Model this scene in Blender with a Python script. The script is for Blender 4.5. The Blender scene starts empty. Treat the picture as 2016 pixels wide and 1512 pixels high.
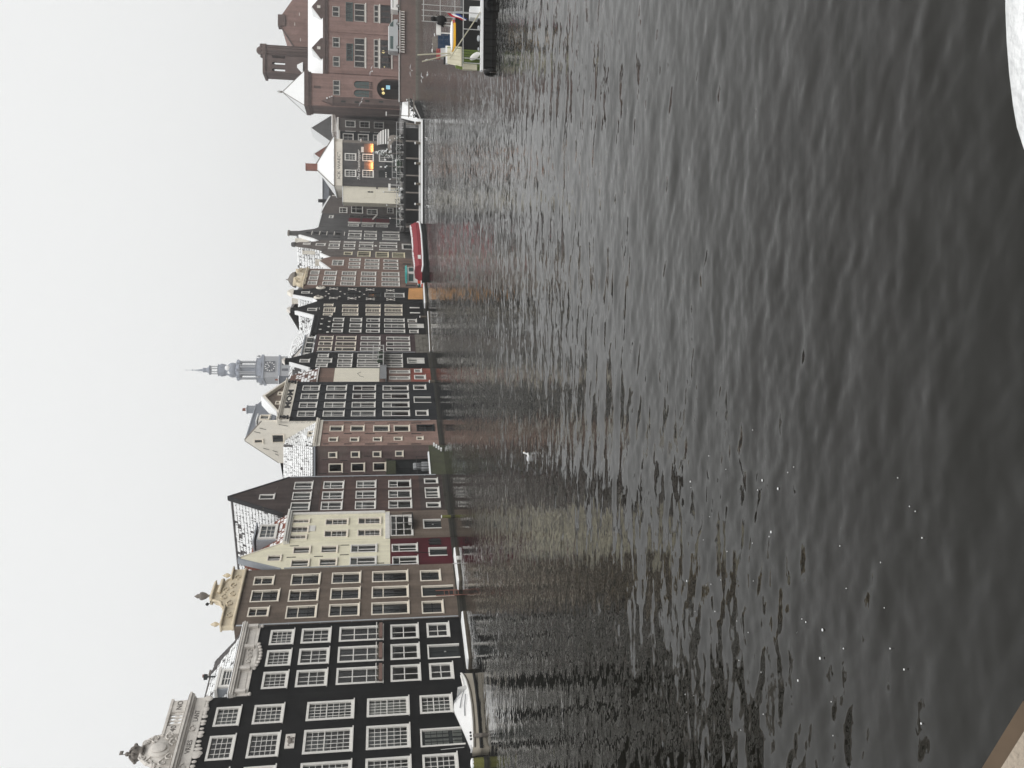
import bpy, math, random
import numpy as np
from mathutils import Vector, Matrix
R = math.radians
random.seed(7)
sc = bpy.context.scene
col = sc.collection

# ---------------------------------------------------------------- camera (phone held sideways: picture is turned a quarter)
CAM_H, TILT = 5.6, math.atan(248.0/1600.0)
cam_d = bpy.data.cameras.new('camera'); cam = bpy.data.objects.new('camera', cam_d); col.objects.link(cam)
cam_d.sensor_fit = 'HORIZONTAL'; cam_d.sensor_width = 36.0; cam_d.lens = 36.0*1600.0/2016.0
cam_d.clip_start = 0.05; cam_d.clip_end = 5000.0
fw_ = Vector((0, math.cos(TILT), -math.sin(TILT)))
loc_y = Vector((1, 0, 0)); loc_z = -fw_; loc_x = loc_y.cross(loc_z)
cam.matrix_world = Matrix(((loc_x.x, loc_y.x, loc_z.x, 0), (loc_x.y, loc_y.y, loc_z.y, 0), (loc_x.z, loc_y.z, loc_z.z, CAM_H), (0, 0, 0, 1)))
sc.camera = cam

# ---------------------------------------------------------------- overcast snow sky
SUN_EL, SUN_AZ = R(48), R(150)      # azimuth from +Y towards +X: behind the camera, to the right
w = bpy.data.worlds.new('World'); sc.world = w; w.use_nodes = True
nt = w.node_tree; nt.nodes.clear()
sky = nt.nodes.new('ShaderNodeTexSky'); sky.sky_type = 'NISHITA'; sky.sun_disc = False
sky.sun_elevation = SUN_EL; sky.sun_rotation = SUN_AZ; sky.dust_density = 6.0; sky.air_density = 1.5
sca = nt.nodes.new('ShaderNodeMix'); sca.data_type = 'RGBA'; sca.blend_type = 'MIX'
mul = nt.nodes.new('ShaderNodeVectorMath'); mul.operation = 'SCALE'; mul.inputs['Scale'].default_value = 0.06
nt.links.new(sky.outputs[0], mul.inputs[0])
sca.inputs['Factor'].default_value = 0.94                      # closed cloud deck over the clear sky
nt.links.new(mul.outputs[0], sca.inputs['A']); sca.inputs['B'].default_value = (0.985, 0.99, 0.982, 1)
bg = nt.nodes.new('ShaderNodeBackground'); bg.inputs['Strength'].default_value = 1.0
wo = nt.nodes.new('ShaderNodeOutputWorld')
nt.links.new(sca.outputs['Result'], bg.inputs[0]); nt.links.new(bg.outputs[0], wo.inputs[0])

sl = bpy.data.lights.new('sun', 'SUN'); sun = bpy.data.objects.new('sun', sl); col.objects.link(sun)
sl.energy = 1.6; sl.angle = R(60); sl.color = (1.0, 0.98, 0.95)
sd = Vector((math.sin(SUN_AZ)*math.cos(SUN_EL), math.cos(SUN_AZ)*math.cos(SUN_EL), math.sin(SUN_EL)))
sun.rotation_euler = sd.to_track_quat('Z', 'Y').to_euler(); sun.location = (30, -40, 60)

vs = sc.view_settings; vs.view_transform = 'Standard'; vs.look = 'None'; vs.exposure = 0.0; vs.gamma = 1.0; vs.use_curve_mapping = False
cy = sc.cycles
cy.use_denoising = True
try: cy.denoiser = 'OPENIMAGEDENOISE'
except Exception: pass
cy.max_bounces = 8; cy.diffuse_bounces = 3; cy.glossy_bounces = 4; cy.transparent_max_bounces = 12; cy.volume_bounces = 0
cy.caustics_reflective = False; cy.caustics_refractive = False; cy.sample_clamp_indirect = 4.0

P0=(-15.681,61.976); DX,DY=0.44075,0.89763; ROWROT=1.11437
DATA={
'H1':{'s0':-16.81,'w':7.45,'o':[],'win':[(5.16,6.64,14.54,16.02,'a1'),(2.72,4.47,14.54,16.02,'a1'),(0.56,2.11,14.54,16.02,'a1'),(5.16,6.64,11.94,13.73,'a2'),(2.72,4.47,11.94,13.73,'a2'),(0.56,2.11,11.94,13.73,'a2'),(5.16,6.64,7.64,10.52,'a3'),(2.72,4.47,7.64,10.52,'a3'),(0.56,2.11,7.64,10.52,'a3'),(5.16,6.64,4.19,6.8,'a4'),(2.72,4.47,4.19,6.8,'a4'),(0.56,2.11,4.19,6.8,'a4'),(5.16,6.64,1.43,3.47,'a5'),(2.72,4.47,1.43,3.47,'a5'),(0.56,2.11,1.43,3.47,'a5')],'m':{'plaque':[(3.21,4.23,11.02,11.58)],'door':[(2.66,4.0,0.82,3.53)],'attic':[(2.42,7.45,17.33,18.27)],'frieze':[(2.33,7.5,16.43,16.97)],'pts':[(7.42,16.86),(7.46,17.36),(7.64,17.81),(7.48,18.88),(3.75,20.55),(4.5,18.77),(3.69,19.83),(4.61,17.49),(3.64,19.18)],'base':[(3.63,-0.35)]}},
'H2':{'s0':-9.36,'w':6.33,'o':[],'win':[(4.41,5.85,11.97,13.56,'b1'),(2.45,3.91,11.97,13.56,'b1'),(0.51,1.96,11.97,13.56,'b1'),(4.41,5.85,9.46,11.44,'b2'),(2.45,3.91,9.46,11.44,'b2'),(0.51,1.96,9.46,11.44,'b2'),(4.41,5.85,5.83,8.85,'b3'),(2.45,3.91,5.83,8.85,'b3'),(0.51,1.96,5.83,8.85,'b3'),(4.41,5.85,3.36,5.3,'b4'),(2.45,3.91,3.36,5.3,'b4'),(0.51,1.96,3.36,5.3,'b4'),(4.41,5.85,1.17,2.74,'b5'),(2.45,3.91,1.17,2.74,'b5'),(0.51,1.96,1.17,2.74,'b5')],'m':{'door':[(2.36,3.7,0.55,2.77)],'ent':[(6.82,15.57),(6.67,14.3),(0.3,15.35),(0.16,14.34),(3.42,14.01)],'roof':[(0.04,16.64),(2.83,16.83),(4.47,15.5),(2.84,16.97)],'dormer':[(0.38,2.39,15.38,16.25)],'pipes':[(4.2,16.5),(2.84,16.92),(3.95,15.8)]}},
'H3':{'s0':-3.03,'w':6.14,'o':[(0.09,16.1),(6.16,16.3)],'win':[(4.19,5.48,10.61,12.74,'c2'),(2.37,3.68,10.61,12.74,'c2'),(0.58,1.9,10.61,12.74,'c2'),(4.19,5.48,7.56,9.71,'c2'),(2.37,3.68,7.56,9.71,'c2'),(0.58,1.9,7.56,9.71,'c2'),(4.19,5.48,3.96,6.67,'c3'),(2.37,3.68,3.96,6.67,'c3'),(0.58,1.9,3.96,6.67,'c3'),(2.48,3.78,13.45,15.45,'c1'),(4.36,5.33,14.03,15.48,'c1'),(0.93,1.91,13.98,15.41,'c1'),(4.11,5.39,1.44,2.99,'c5'),(0.49,1.83,1.44,3.0,'c5')],'m':{'door':[(2.29,3.57,0.5,2.96)],'gable':[(0.15,16.13),(0.15,16.91),(0.65,17.06),(1.9,17.19),(1.95,17.22),(2.4,17.38),(2.72,17.68),(2.79,18.02),(2.93,18.17),(4.3,18.15),(4.18,17.93),(4.66,17.95),(4.44,17.78),(4.42,17.52),(5.05,17.27),(5.1,17.11),(6.37,17.21),(6.36,16.96),(6.15,16.26)],'urns':[(0.57,17.62),(0.53,17.04),(3.33,19.33),(3.27,18.23),(5.95,17.68),(5.92,17.17)]}},
'H4':{'s0':3.11,'w':3.49,'o':[(0.08,13.86),(1.55,16.96),(3.07,13.63)],'win':[(1.03,1.79,13.78,14.84,'d2'),(1.88,2.77,11.62,12.95,'d2'),(0.23,1.13,11.58,12.97,'d2'),(1.88,2.78,9.49,10.78,'d2'),(0.22,1.16,9.45,10.8,'d2'),(1.79,2.82,6.37,8.44,'d3'),(0.18,1.24,6.4,8.45,'d3'),(1.73,2.74,3.1,5.15,'d3'),(0.08,1.11,3.11,5.12,'d3')],'m':{'shut':[(2.49,3.38,1.14,2.08)],'low':[(1.05,2.15,0.68,2.19)],'split':[(1.71,5.27)],'base':[(1.47,0.39)]}},
'H5':{'s0':6.6,'w':3.9,'o':[(-0.4,13.87),(1.87,13.58),(4.14,14.12),(3.86,13.79)],'win':[(2.47,3.02,11.99,13.38,'e1'),(1.16,2.0,11.99,13.41,'e1'),(0.26,0.83,12.05,13.4,'e1'),(2.07,2.98,8.78,10.68,'e2'),(0.41,1.36,8.76,10.68,'e2'),(2.08,3.04,6.05,7.98,'e2'),(0.4,1.37,6.04,7.97,'e2'),(0.35,3.28,3.41,5.24,'e3')],'m':{'panel':[(1.28,2.04,11.41,11.95)],'door':[(1.24,2.55,0.94,2.48)],'band':[(-0.17,3.42,5.29,5.69)],'dormer':[(1.98,16.17),(1.91,14.56),(-0.62,15.86),(-0.69,14.36),(1.89,15.92),(0.26,14.47)],'base':[(1.63,0.65)]}},
'H6':{'s0':10.5,'w':5.79,'o':[(-0.2,14.17),(2.63,19.18),(5.59,14.69)],'win':[(3.74,4.94,12.18,13.77,'f1'),(2.07,3.29,12.18,13.77,'f1'),(0.44,1.69,12.18,13.77,'f1'),(3.74,4.94,9.42,11.21,'f2'),(2.07,3.29,9.42,11.21,'f2'),(0.44,1.69,9.42,11.21,'f2'),(3.74,4.94,6.54,8.29,'f2'),(2.07,3.29,6.54,8.29,'f2'),(0.44,1.69,6.54,8.29,'f2'),(3.74,4.94,3.39,5.4,'f4'),(2.07,3.29,3.39,5.4,'f4'),(0.44,1.69,3.39,5.4,'f4'),(2.28,3.04,15.32,16.59,'f0'),(4.29,5.16,0.9,2.13,'f5'),(1.92,3.63,0.87,2.13,'f6'),(0.45,1.24,0.88,2.1,'f5')],'m':{'roof':[(1.67,18.27),(-5.7,16.75),(-0.28,14.26)]}},
'H7b':{'s0':21.79,'w':5.17,'o':[],'win':[(2.9,4.03,9.97,11.29,'g1'),(2.86,4.04,7.84,9.21,'g1'),(2.75,4.07,5.29,6.91,'g1'),(2.72,4.04,3.22,4.82,'g1'),(2.74,4.16,0.7,2.49,'g5'),(0.84,1.67,10.39,11.26,'g2'),(0.79,1.59,8.32,9.17,'g2'),(0.79,1.59,6.08,6.91,'g2'),(0.89,1.61,4.03,4.84,'g2'),(0.98,1.63,1.91,2.56,'g2')],'m':{'corn':[(5.26,12.75),(5.26,12.09),(-0.03,12.63),(-0.05,11.94)],'anch':[(4.6,4.69,11.45,11.99),(4.57,4.66,9.12,9.91),(4.53,4.62,6.74,7.76),(4.5,4.59,4.4,5.46),(4.46,4.55,1.95,3.0),(2.39,2.48,11.31,11.84),(2.35,2.44,9.04,9.81),(2.31,2.39,6.71,7.71),(2.26,2.35,4.43,5.46),(2.22,2.31,2.04,3.06),(0.32,0.4,11.18,11.71),(0.27,0.36,8.96,9.72),(0.22,0.31,6.69,7.66),(0.17,0.26,4.45,5.47),(0.12,0.21,2.12,3.12)]}},
'terr':{'s0':16.29,'w':4.05,'o':[],'win':[],'m':{'terr':[(-0.01,4.04,0.13,1.48)]}},
'H8':{'s0':26.96,'w':9.18,'o':[],'win':[(6.97,8.26,12.96,14.79,'h1'),(4.92,6.3,12.96,14.79,'h1'),(2.88,4.15,12.96,14.79,'h1'),(0.9,2.14,12.96,14.79,'h1'),(6.97,8.26,10.0,12.18,'h2'),(4.92,6.3,10.0,12.18,'h2'),(2.88,4.15,10.0,12.18,'h2'),(0.9,2.14,10.0,12.18,'h2'),(6.97,8.26,6.79,9.27,'h3'),(4.92,6.3,6.79,9.27,'h3'),(2.88,4.15,6.79,9.27,'h3'),(0.9,2.14,6.79,9.27,'h3'),(6.97,8.26,3.14,5.99,'h4'),(4.92,6.3,3.14,5.99,'h4'),(2.88,4.15,3.14,5.99,'h4'),(0.9,2.14,3.14,5.99,'h4'),(7.14,8.34,1.14,2.55,'h5'),(0.95,2.17,1.17,2.5,'h5')],'m':{'door':[(3.95,5.41,0.67,2.58)],'ent':[(0.14,15.41),(8.81,15.57),(0.8,16.74),(9.95,16.98),(6.24,18.62),(2.1,17.04),(10.73,17.15),(0.31,16.24)],'text':[(2.67,16.05),(2.67,15.59),(6.86,15.7),(6.86,16.17)],'base':[(0.63,-0.11)],'side':[(2.23,19.95),(5.06,16.71),(0.25,18.2),(2.55,19.13),(2.04,18.21),(2.62,17.32),(1.57,16.07)]}},
'H9':{'s0':36.14,'w':3.78,'o':[],'win':[(2.36,3.19,2.85,5.23,'i1'),(0.7,1.54,2.9,5.24,'i1'),(2.62,3.54,1.45,2.31,'i2'),(0.77,1.91,1.06,2.36,'i2')],'m':{'panel':[(0.07,3.42,6.37,11.52)],'tiles':[(0.23,3.02,12.92,16.51)],'brick':[(0.06,3.39,11.52,13.81)],'red':[(2.01,2.8),(2.02,0.11)]}},
'H10':{'s0':39.92,'w':4.5,'o':[(-0.11,14.48),(1.22,17.08),(2.61,17.38),(4.31,14.53)],'win':[(1.5,2.37,14.65,15.79,'j0'),(3.0,3.97,9.66,11.36,'j1'),(1.4,2.54,9.66,11.36,'j1'),(0.18,1.1,9.66,11.36,'j1'),(3.0,3.97,6.4,9.04,'j1'),(1.4,2.54,6.4,9.04,'j1'),(0.18,1.1,6.4,9.04,'j1'),(3.0,3.97,3.65,5.77,'j1'),(1.4,2.54,3.65,5.77,'j1'),(0.18,1.1,3.65,5.77,'j1'),(2.96,3.93,12.53,13.77,'j1'),(1.45,2.58,12.06,13.82,'j1'),(0.16,1.08,12.5,13.83,'j1')],'m':{'door':[(1.29,2.91,0.95,3.06)],'balc':[(0.39,6.04,5.93,7.19)]}},
'H11':{'s0':44.42,'w':5.93,'o':[(0.21,14.25),(5.73,14.43)],'win':[(4.03,5.11,12.31,13.96,'k1'),(2.22,3.39,12.31,13.96,'k1'),(0.59,1.65,12.31,13.96,'k1'),(4.03,5.11,9.4,11.87,'k1'),(2.22,3.39,9.4,11.87,'k1'),(0.59,1.65,9.4,11.87,'k1'),(4.03,5.11,6.38,8.8,'k2'),(2.22,3.39,6.38,8.8,'k2'),(0.59,1.65,6.38,8.8,'k2'),(4.03,5.11,2.64,5.58,'k3'),(2.22,3.39,2.64,5.58,'k3'),(0.59,1.65,2.64,5.58,'k3')],'m':{'dormer':[(0.2,5.88,14.38,15.9)],'dw':[(4.29,5.15,14.84,15.33),(2.62,3.45,14.71,15.19),(1.0,1.8,14.58,15.05)],'base':[(3.09,1.8),(0.22,0.11)]}},
'H12':{'s0':50.35,'w':6.38,'o':[(-0.04,14.85),(6.07,15.06)],'win':[(4.29,5.43,11.23,12.62,'l1'),(2.25,3.54,11.23,12.62,'l1'),(0.45,1.52,11.23,12.62,'l1'),(4.29,5.43,8.85,10.38,'l1'),(2.25,3.54,8.85,10.38,'l1'),(0.45,1.52,8.85,10.38,'l1'),(4.29,5.43,6.48,8.2,'l2'),(2.25,3.54,6.48,8.2,'l2'),(0.45,1.52,6.48,8.2,'l2'),(4.29,5.43,3.18,5.84,'l3'),(2.25,3.54,3.18,5.84,'l3'),(0.45,1.52,3.18,5.84,'l3'),(4.19,5.3,1.52,2.71,'l1'),(0.41,1.45,1.42,2.57,'l1')],'m':{'door':[(2.24,3.64,0.56,2.66)],'b':[(2.78,13.3),(2.76,13.89)]}},
'H13':{'s0':56.73,'w':5.69,'o':[(-0.08,14.99),(1.29,17.63),(1.35,18.76),(2.64,18.98),(2.79,17.85),(4.86,15.09)],'win':[(1.77,2.77,15.08,16.31,'m0'),(3.59,4.32,9.54,11.7,'m2'),(1.36,2.98,9.48,11.62,'m1'),(0.13,0.87,9.43,11.54,'m2'),(3.72,4.45,6.44,8.45,'m2'),(1.48,3.1,6.43,8.41,'m1'),(0.24,0.98,6.42,8.37,'m2'),(3.84,4.58,3.37,5.8,'m2'),(1.59,3.22,3.4,5.8,'m1'),(0.34,1.08,3.43,5.79,'m2'),(3.63,4.5,12.97,14.23,'m2'),(1.36,3.07,12.6,14.14,'m1'),(0.07,0.95,12.86,14.11,'m2')],'m':{}},
'H14':{'s0':62.42,'w':6.11,'o':[(-0.21,15.26),(2.89,18.99),(4.65,19.38),(5.35,15.56)],'win':[(1.9,3.66,9.02,11.18,'n1'),(2.03,3.64,6.35,8.21,'n1'),(1.85,3.46,2.9,5.75,'n2')],'m':{'ov':[(0.97,2.29,14.44,15.71),(4.39,6.38,14.47,15.66)],'orn':[(4.98,13.24),(1.13,12.98),(4.95,10.51),(0.94,10.31),(4.76,7.86),(0.75,7.79),(4.42,4.92),(0.57,4.89),(3.15,13.79),(2.95,11.35),(2.76,8.75)]}},
'H15':{'s0':68.53,'w':8.22,'o':[(-0.06,17.79),(7.71,18.13)],'win':[(5.39,7.22,15.87,17.18,'o1'),(2.89,4.66,15.87,17.18,'o1'),(0.65,2.29,15.87,17.18,'o1'),(5.39,7.22,13.22,15.04,'o2'),(2.89,4.66,13.22,15.04,'o2'),(0.65,2.29,13.22,15.04,'o2'),(5.39,7.22,10.27,12.39,'o2'),(2.89,4.66,10.27,12.39,'o2'),(0.65,2.29,10.27,12.39,'o2'),(5.39,7.22,7.18,9.45,'o2'),(2.89,4.66,7.18,9.45,'o2'),(0.65,2.29,7.18,9.45,'o2'),(5.39,7.22,3.59,6.27,'o2'),(2.89,4.66,3.59,6.27,'o2'),(0.65,2.29,3.59,6.27,'o2')],'m':{'top':[(0.44,17.89),(0.88,19.07),(5.37,20.13),(6.86,19.66),(9.11,19.76),(7.71,18.19)],'topw':[(4.03,5.28,18.32,19.16)],'door':[(2.74,4.72,1.01,2.64),(0.65,1.52,1.1,2.7)]}},
'H16':{'s0':76.75,'w':6.3,'o':[(-0.16,14.17),(3.52,15.75),(5.73,15.72)],'win':[(1.74,4.58,12.4,14.18,'p0'),(4.24,5.53,9.76,11.55,'p1'),(2.26,3.52,9.76,11.55,'p1'),(0.45,1.68,9.76,11.55,'p1'),(4.1,5.4,6.74,9.03,'p1'),(2.12,3.5,6.74,9.03,'p1'),(0.27,1.54,6.74,9.03,'p1'),(4.1,5.4,3.7,6.01,'p2'),(2.12,3.5,3.7,6.01,'p2'),(0.27,1.54,3.7,6.01,'p2')],'m':{}},
'H17':{'s0':83.05,'w':4.01,'o':[(1.07,15.77),(2.94,16.14)],'win':[(1.39,3.0,11.21,12.57,'q1'),(0.56,3.52,8.22,10.33,'q2'),(0.29,3.34,5.21,7.34,'q2'),(0.38,3.23,2.5,4.58,'q2')],'m':{}},
'H18':{'s0':87.06,'w':5.39,'o':[(-0.55,16.18),(2.9,20.82),(3.99,21.24),(5.07,21.03),(5.01,16.81)],'win':[(2.36,3.79,16.24,17.75,'r0'),(4.47,5.07,13.78,15.57,'r2'),(2.13,3.7,13.69,15.46,'r1'),(0.81,1.38,13.59,15.35,'r2'),(4.4,4.99,11.13,13.0,'r2'),(1.92,3.49,11.06,12.9,'r1'),(0.6,1.17,11.0,12.82,'r2'),(4.34,4.93,7.94,10.34,'r2'),(1.72,3.28,7.91,10.28,'r1'),(0.39,0.96,7.88,10.23,'r2'),(4.25,4.86,3.68,6.76,'r2'),(1.44,3.01,3.71,6.75,'r1'),(0.12,0.69,3.73,6.73,'r2')],'m':{'door':[(-0.09,4.87,1.24,2.87)],'ov':[(2.19,3.0,7.07,7.65)]}},
'H19':{'s0':92.45,'w':8.83,'o':[(-0.71,17.3),(3.81,22.21),(5.25,22.55),(7.79,18.46)],'win':[(3.62,5.42,19.0,19.92,'s0'),(3.74,5.55,17.69,18.74,'s0'),(3.88,5.69,16.38,17.3,'s0'),(4.01,5.83,15.06,16.12,'s0'),(4.14,5.96,13.87,14.8,'s0'),(4.27,6.09,12.47,13.67,'s0'),(6.04,6.84,10.15,12.38,'s2'),(2.85,4.95,10.09,12.28,'s1'),(1.28,2.14,10.03,12.19,'s2'),(6.02,6.82,7.3,9.54,'s2'),(2.83,4.92,7.27,9.48,'s1'),(1.25,2.11,7.25,9.43,'s2'),(6.04,6.85,3.11,6.2,'s2'),(2.83,4.94,3.15,6.19,'s1'),(1.25,2.11,3.18,6.18,'s2')],'m':{}},
'H20':{'s0':101.28,'w':9.92,'o':[(-0.83,17.19),(10.75,17.99),(16.26,17.65),(17.4,16.6)],'win':[(5.82,8.8,15.86,16.54,'t1'),(10.65,15.09,13.21,14.77,'t2'),(10.68,17.79,10.17,12.39,'t2'),(10.24,14.43,7.28,9.33,'t2'),(11.5,15.7,4.09,5.3,'t2'),(7.55,9.06,10.57,12.86,'t3'),(7.88,9.4,7.79,10.26,'t3'),(8.21,9.74,4.99,7.56,'t3')],'m':{'red':[(3.16,5.94,10.46,12.71),(3.46,6.26,7.75,10.16),(3.77,6.59,5.0,7.52)]}},
'H7a':{'x0':-9.12,'x1':-6.08,'Y':81.53,'win':[(-7.26,-6.67,10.4,11.21),(-7.26,-6.64,8.21,9.04),(-7.24,-6.65,6.13,6.92),(-7.21,-6.62,3.94,4.71),(-8.67,-7.8,9.86,11.18),(-8.65,-7.77,7.71,9.02),(-8.61,-7.75,5.65,6.89)],'ent':(-9.01,-7.5,1.42,5.49),'eave':12.51,'ridge':15.71},
}
# ---------------------------------------------------------------- materials
MATS = {}
def new_mat(name):
    m = bpy.data.materials.new(name); m.use_nodes = True; nt = m.node_tree; nt.nodes.clear()
    o = nt.nodes.new('ShaderNodeOutputMaterial'); b = nt.nodes.new('ShaderNodeBsdfPrincipled')
    nt.links.new(b.outputs[0], o.inputs[0]); MATS[name] = m
    return m, nt, b
def mat(name, c, rough=0.8, var=0.25, scale=1.2, fine=14.0, bump=0.0, metal=0.0, spec=0.3, stain=None, stain_amt=0.0, streak=0.0, emit=None):
    """plain surface with blotches (coarse + fine noise), vertical weather streaks and optional stains"""
    m, nt, b = new_mat(name); N = nt.nodes.new; L = nt.links.new
    b.inputs['Roughness'].default_value = rough; b.inputs['Metallic'].default_value = metal; b.inputs['Specular IOR Level'].default_value = spec
    tc = N('ShaderNodeTexCoord')
    n1 = N('ShaderNodeTexNoise'); n1.inputs['Scale'].default_value = scale; n1.inputs['Detail'].default_value = 5; n1.inputs['Roughness'].default_value = 0.62
    n2 = N('ShaderNodeTexNoise'); n2.inputs['Scale'].default_value = fine; n2.inputs['Detail'].default_value = 3
    L(tc.outputs['Object'], n1.inputs['Vector']); L(tc.outputs['Object'], n2.inputs['Vector'])
    add = N('ShaderNodeMath'); add.operation = 'ADD'; L(n1.outputs['Fac'], add.inputs[0]); L(n2.outputs['Fac'], add.inputs[1])
    last = add
    if streak:
        mp = N('ShaderNodeMapping'); mp.inputs['Scale'].default_value = (3.0, 3.0, 0.16); L(tc.outputs['Object'], mp.inputs[0])
        n3 = N('ShaderNodeTexNoise'); n3.inputs['Scale'].default_value = 1.0; n3.inputs['Detail'].default_value = 4; L(mp.outputs[0], n3.inputs['Vector'])
        ms = N('ShaderNodeMath'); ms.operation = 'MULTIPLY_ADD'; ms.inputs[1].default_value = streak*2; ms.inputs[2].default_value = -streak
        L(n3.outputs['Fac'], ms.inputs[0])
        a2 = N('ShaderNodeMath'); a2.operation = 'ADD'; L(add.outputs[0], a2.inputs[0]); L(ms.outputs[0], a2.inputs[1]); last = a2
    mr = N('ShaderNodeMapRange'); mr.inputs['From Min'].default_value = 0.6; mr.inputs['From Max'].default_value = 1.4
    mr.inputs['To Min'].default_value = 1-var; mr.inputs['To Max'].default_value = 1+var; L(last.outputs[0], mr.inputs['Value'])
    mx = N('ShaderNodeVectorMath'); mx.operation = 'SCALE'; mx.inputs[0].default_value = c[:3]; L(mr.outputs[0], mx.inputs['Scale'])
    outc = mx.outputs[0]
    if stain is not None:
        n4 = N('ShaderNodeTexNoise'); n4.inputs['Scale'].default_value = 0.7; n4.inputs['Detail'].default_value = 7; n4.inputs['Roughness'].default_value = 0.7; L(tc.outputs['Object'], n4.inputs['Vector'])
        cr = N('ShaderNodeValToRGB'); cr.color_ramp.elements[0].position = 0.5; cr.color_ramp.elements[1].position = 0.72; L(n4.outputs['Fac'], cr.inputs[0])
        mm = N('ShaderNodeMath'); mm.operation = 'MULTIPLY'; mm.inputs[1].default_value = stain_amt; L(cr.outputs[0], mm.inputs[0])
        mix = N('ShaderNodeMix'); mix.data_type = 'RGBA'; L(mm.outputs[0], mix.inputs['Factor']); L(outc, mix.inputs['A']); mix.inputs['B'].default_value = (*stain, 1)
        outc = mix.outputs['Result']
    L(outc, b.inputs['Base Color'])
    if bump:
        bp = N('ShaderNodeBump'); bp.inputs['Strength'].default_value = bump; bp.inputs['Distance'].default_value = 0.02
        L(n2.outputs['Fac'], bp.inputs['Height']); L(bp.outputs[0], b.inputs['Normal'])
    if emit:
        b.inputs['Emission Color'].default_value = (*emit[0], 1); b.inputs['Emission Strength'].default_value = emit[1]
    return m
def brick(name, c1, c2, mortar, var=0.25, stain=None, stain_amt=0.0, paint=False):
    m, nt, b = new_mat(name); N = nt.nodes.new; L = nt.links.new
    b.inputs['Roughness'].default_value = 0.75 if paint else 0.85; b.inputs['Specular IOR Level'].default_value = 0.15 if paint else 0.2
    tc = N('ShaderNodeTexCoord'); sp = N('ShaderNodeSeparateXYZ'); L(tc.outputs['Object'], sp.inputs[0])
    ad = N('ShaderNodeMath'); L(sp.outputs[0], ad.inputs[0]); L(sp.outputs[1], ad.inputs[1])
    cb = N('ShaderNodeCombineXYZ'); L(ad.outputs[0], cb.inputs[0]); L(sp.outputs[2], cb.inputs[1])
    bt = N('ShaderNodeTexBrick'); bt.inputs['Scale'].default_value = 1.0; bt.inputs['Brick Width'].default_value = 0.21; bt.inputs['Row Height'].default_value = 0.065
    bt.inputs['Mortar Size'].default_value = 0.007; bt.inputs['Color1'].default_value = (*c1, 1); bt.inputs['Color2'].default_value = (*c2, 1); bt.inputs['Mortar'].default_value = (*mortar, 1)
    L(cb.outputs[0], bt.inputs['Vector'])
    n1 = N('ShaderNodeTexNoise'); n1.inputs['Scale'].default_value = 0.55; n1.inputs['Detail'].default_value = 7; n1.inputs['Roughness'].default_value = 0.68; L(tc.outputs['Object'], n1.inputs['Vector'])
    mp = N('ShaderNodeMapping'); mp.inputs['Scale'].default_value = (2.2, 2.2, 0.12); L(tc.outputs['Object'], mp.inputs[0])
    n3 = N('ShaderNodeTexNoise'); n3.inputs['Scale'].default_value = 1.0; n3.inputs['Detail'].default_value = 5; L(mp.outputs[0], n3.inputs['Vector'])
    av = N('ShaderNodeMath'); L(n1.outputs['Fac'], av.inputs[0]); L(n3.outputs['Fac'], av.inputs[1])
    mr = N('ShaderNodeMapRange'); mr.inputs['From Min'].default_value = 0.6; mr.inputs['From Max'].default_value = 1.4
    mr.inputs['To Min'].default_value = 1-1.7*var; mr.inputs['To Max'].default_value = 1+1.7*var; L(av.outputs[0], mr.inputs['Value'])
    mx = N('ShaderNodeVectorMath'); mx.operation = 'SCALE'; L(bt.outputs['Color'], mx.inputs[0]); L(mr.outputs[0], mx.inputs['Scale'])
    outc = mx.outputs[0]
    if stain is not None:
        n4 = N('ShaderNodeTexNoise'); n4.inputs['Scale'].default_value = 0.45; n4.inputs['Detail'].default_value = 8; n4.inputs['Roughness'].default_value = 0.72
        mp4 = N('ShaderNodeMapping'); mp4.inputs['Location'].default_value = (7, 3, 11); L(tc.outputs['Object'], mp4.inputs[0]); L(mp4.outputs[0], n4.inputs['Vector'])
        cr = N('ShaderNodeValToRGB'); cr.color_ramp.elements[0].position = 0.5; cr.color_ramp.elements[1].position = 0.66; L(n4.outputs['Fac'], cr.inputs[0])
        mm = N('ShaderNodeMath'); mm.operation = 'MULTIPLY'; mm.inputs[1].default_value = stain_amt; L(cr.outputs[0], mm.inputs[0])
        mix = N('ShaderNodeMix'); mix.data_type = 'RGBA'; L(mm.outputs[0], mix.inputs['Factor']); L(outc, mix.inputs['A']); mix.inputs['B'].default_value = (*stain, 1)
        outc = mix.outputs['Result']
    L(outc, b.inputs['Base Color'])
    bp = N('ShaderNodeBump'); bp.inputs['Strength'].default_value = 0.4; bp.inputs['Distance'].default_value = 0.01
    L(bt.outputs['Fac'], bp.inputs['Height']); bp.invert = True; L(bp.outputs[0], b.inputs['Normal'])
    return m
def bk(name, c, k=0.82, var=0.25, **kw):
    return brick(name, c, tuple(x*k for x in c), tuple(min(1, x*1.25+0.01) for x in c), var, **kw)

bk('black_brick', (0.008, 0.008, 0.0082), 0.85, 0.3, paint=True, stain=(0.035, 0.034, 0.032), stain_amt=0.2)
bk('charcoal_brick', (0.021, 0.023, 0.026), 0.85, 0.25, paint=True, stain=(0.06, 0.06, 0.06), stain_amt=0.2)
bk('brown_brick', (0.15, 0.118, 0.095), 0.8, 0.22, stain=(0.09, 0.075, 0.065), stain_amt=0.35)
bk('dark_brown_brick', (0.062, 0.048, 0.045), 0.8, 0.3, stain=(0.12, 0.1, 0.095), stain_amt=0.4)
bk('maroon_brick', (0.088, 0.058, 0.052), 0.75, 0.25, stain=(0.16, 0.085, 0.06), stain_amt=0.35)
bk('maroon_paint', (0.075, 0.012, 0.018), 0.95, 0.18, paint=True)
bk('pink_brick', (0.29, 0.195, 0.165), 0.78, 0.25, stain=(0.25, 0.2, 0.15), stain_amt=0.45)
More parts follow.
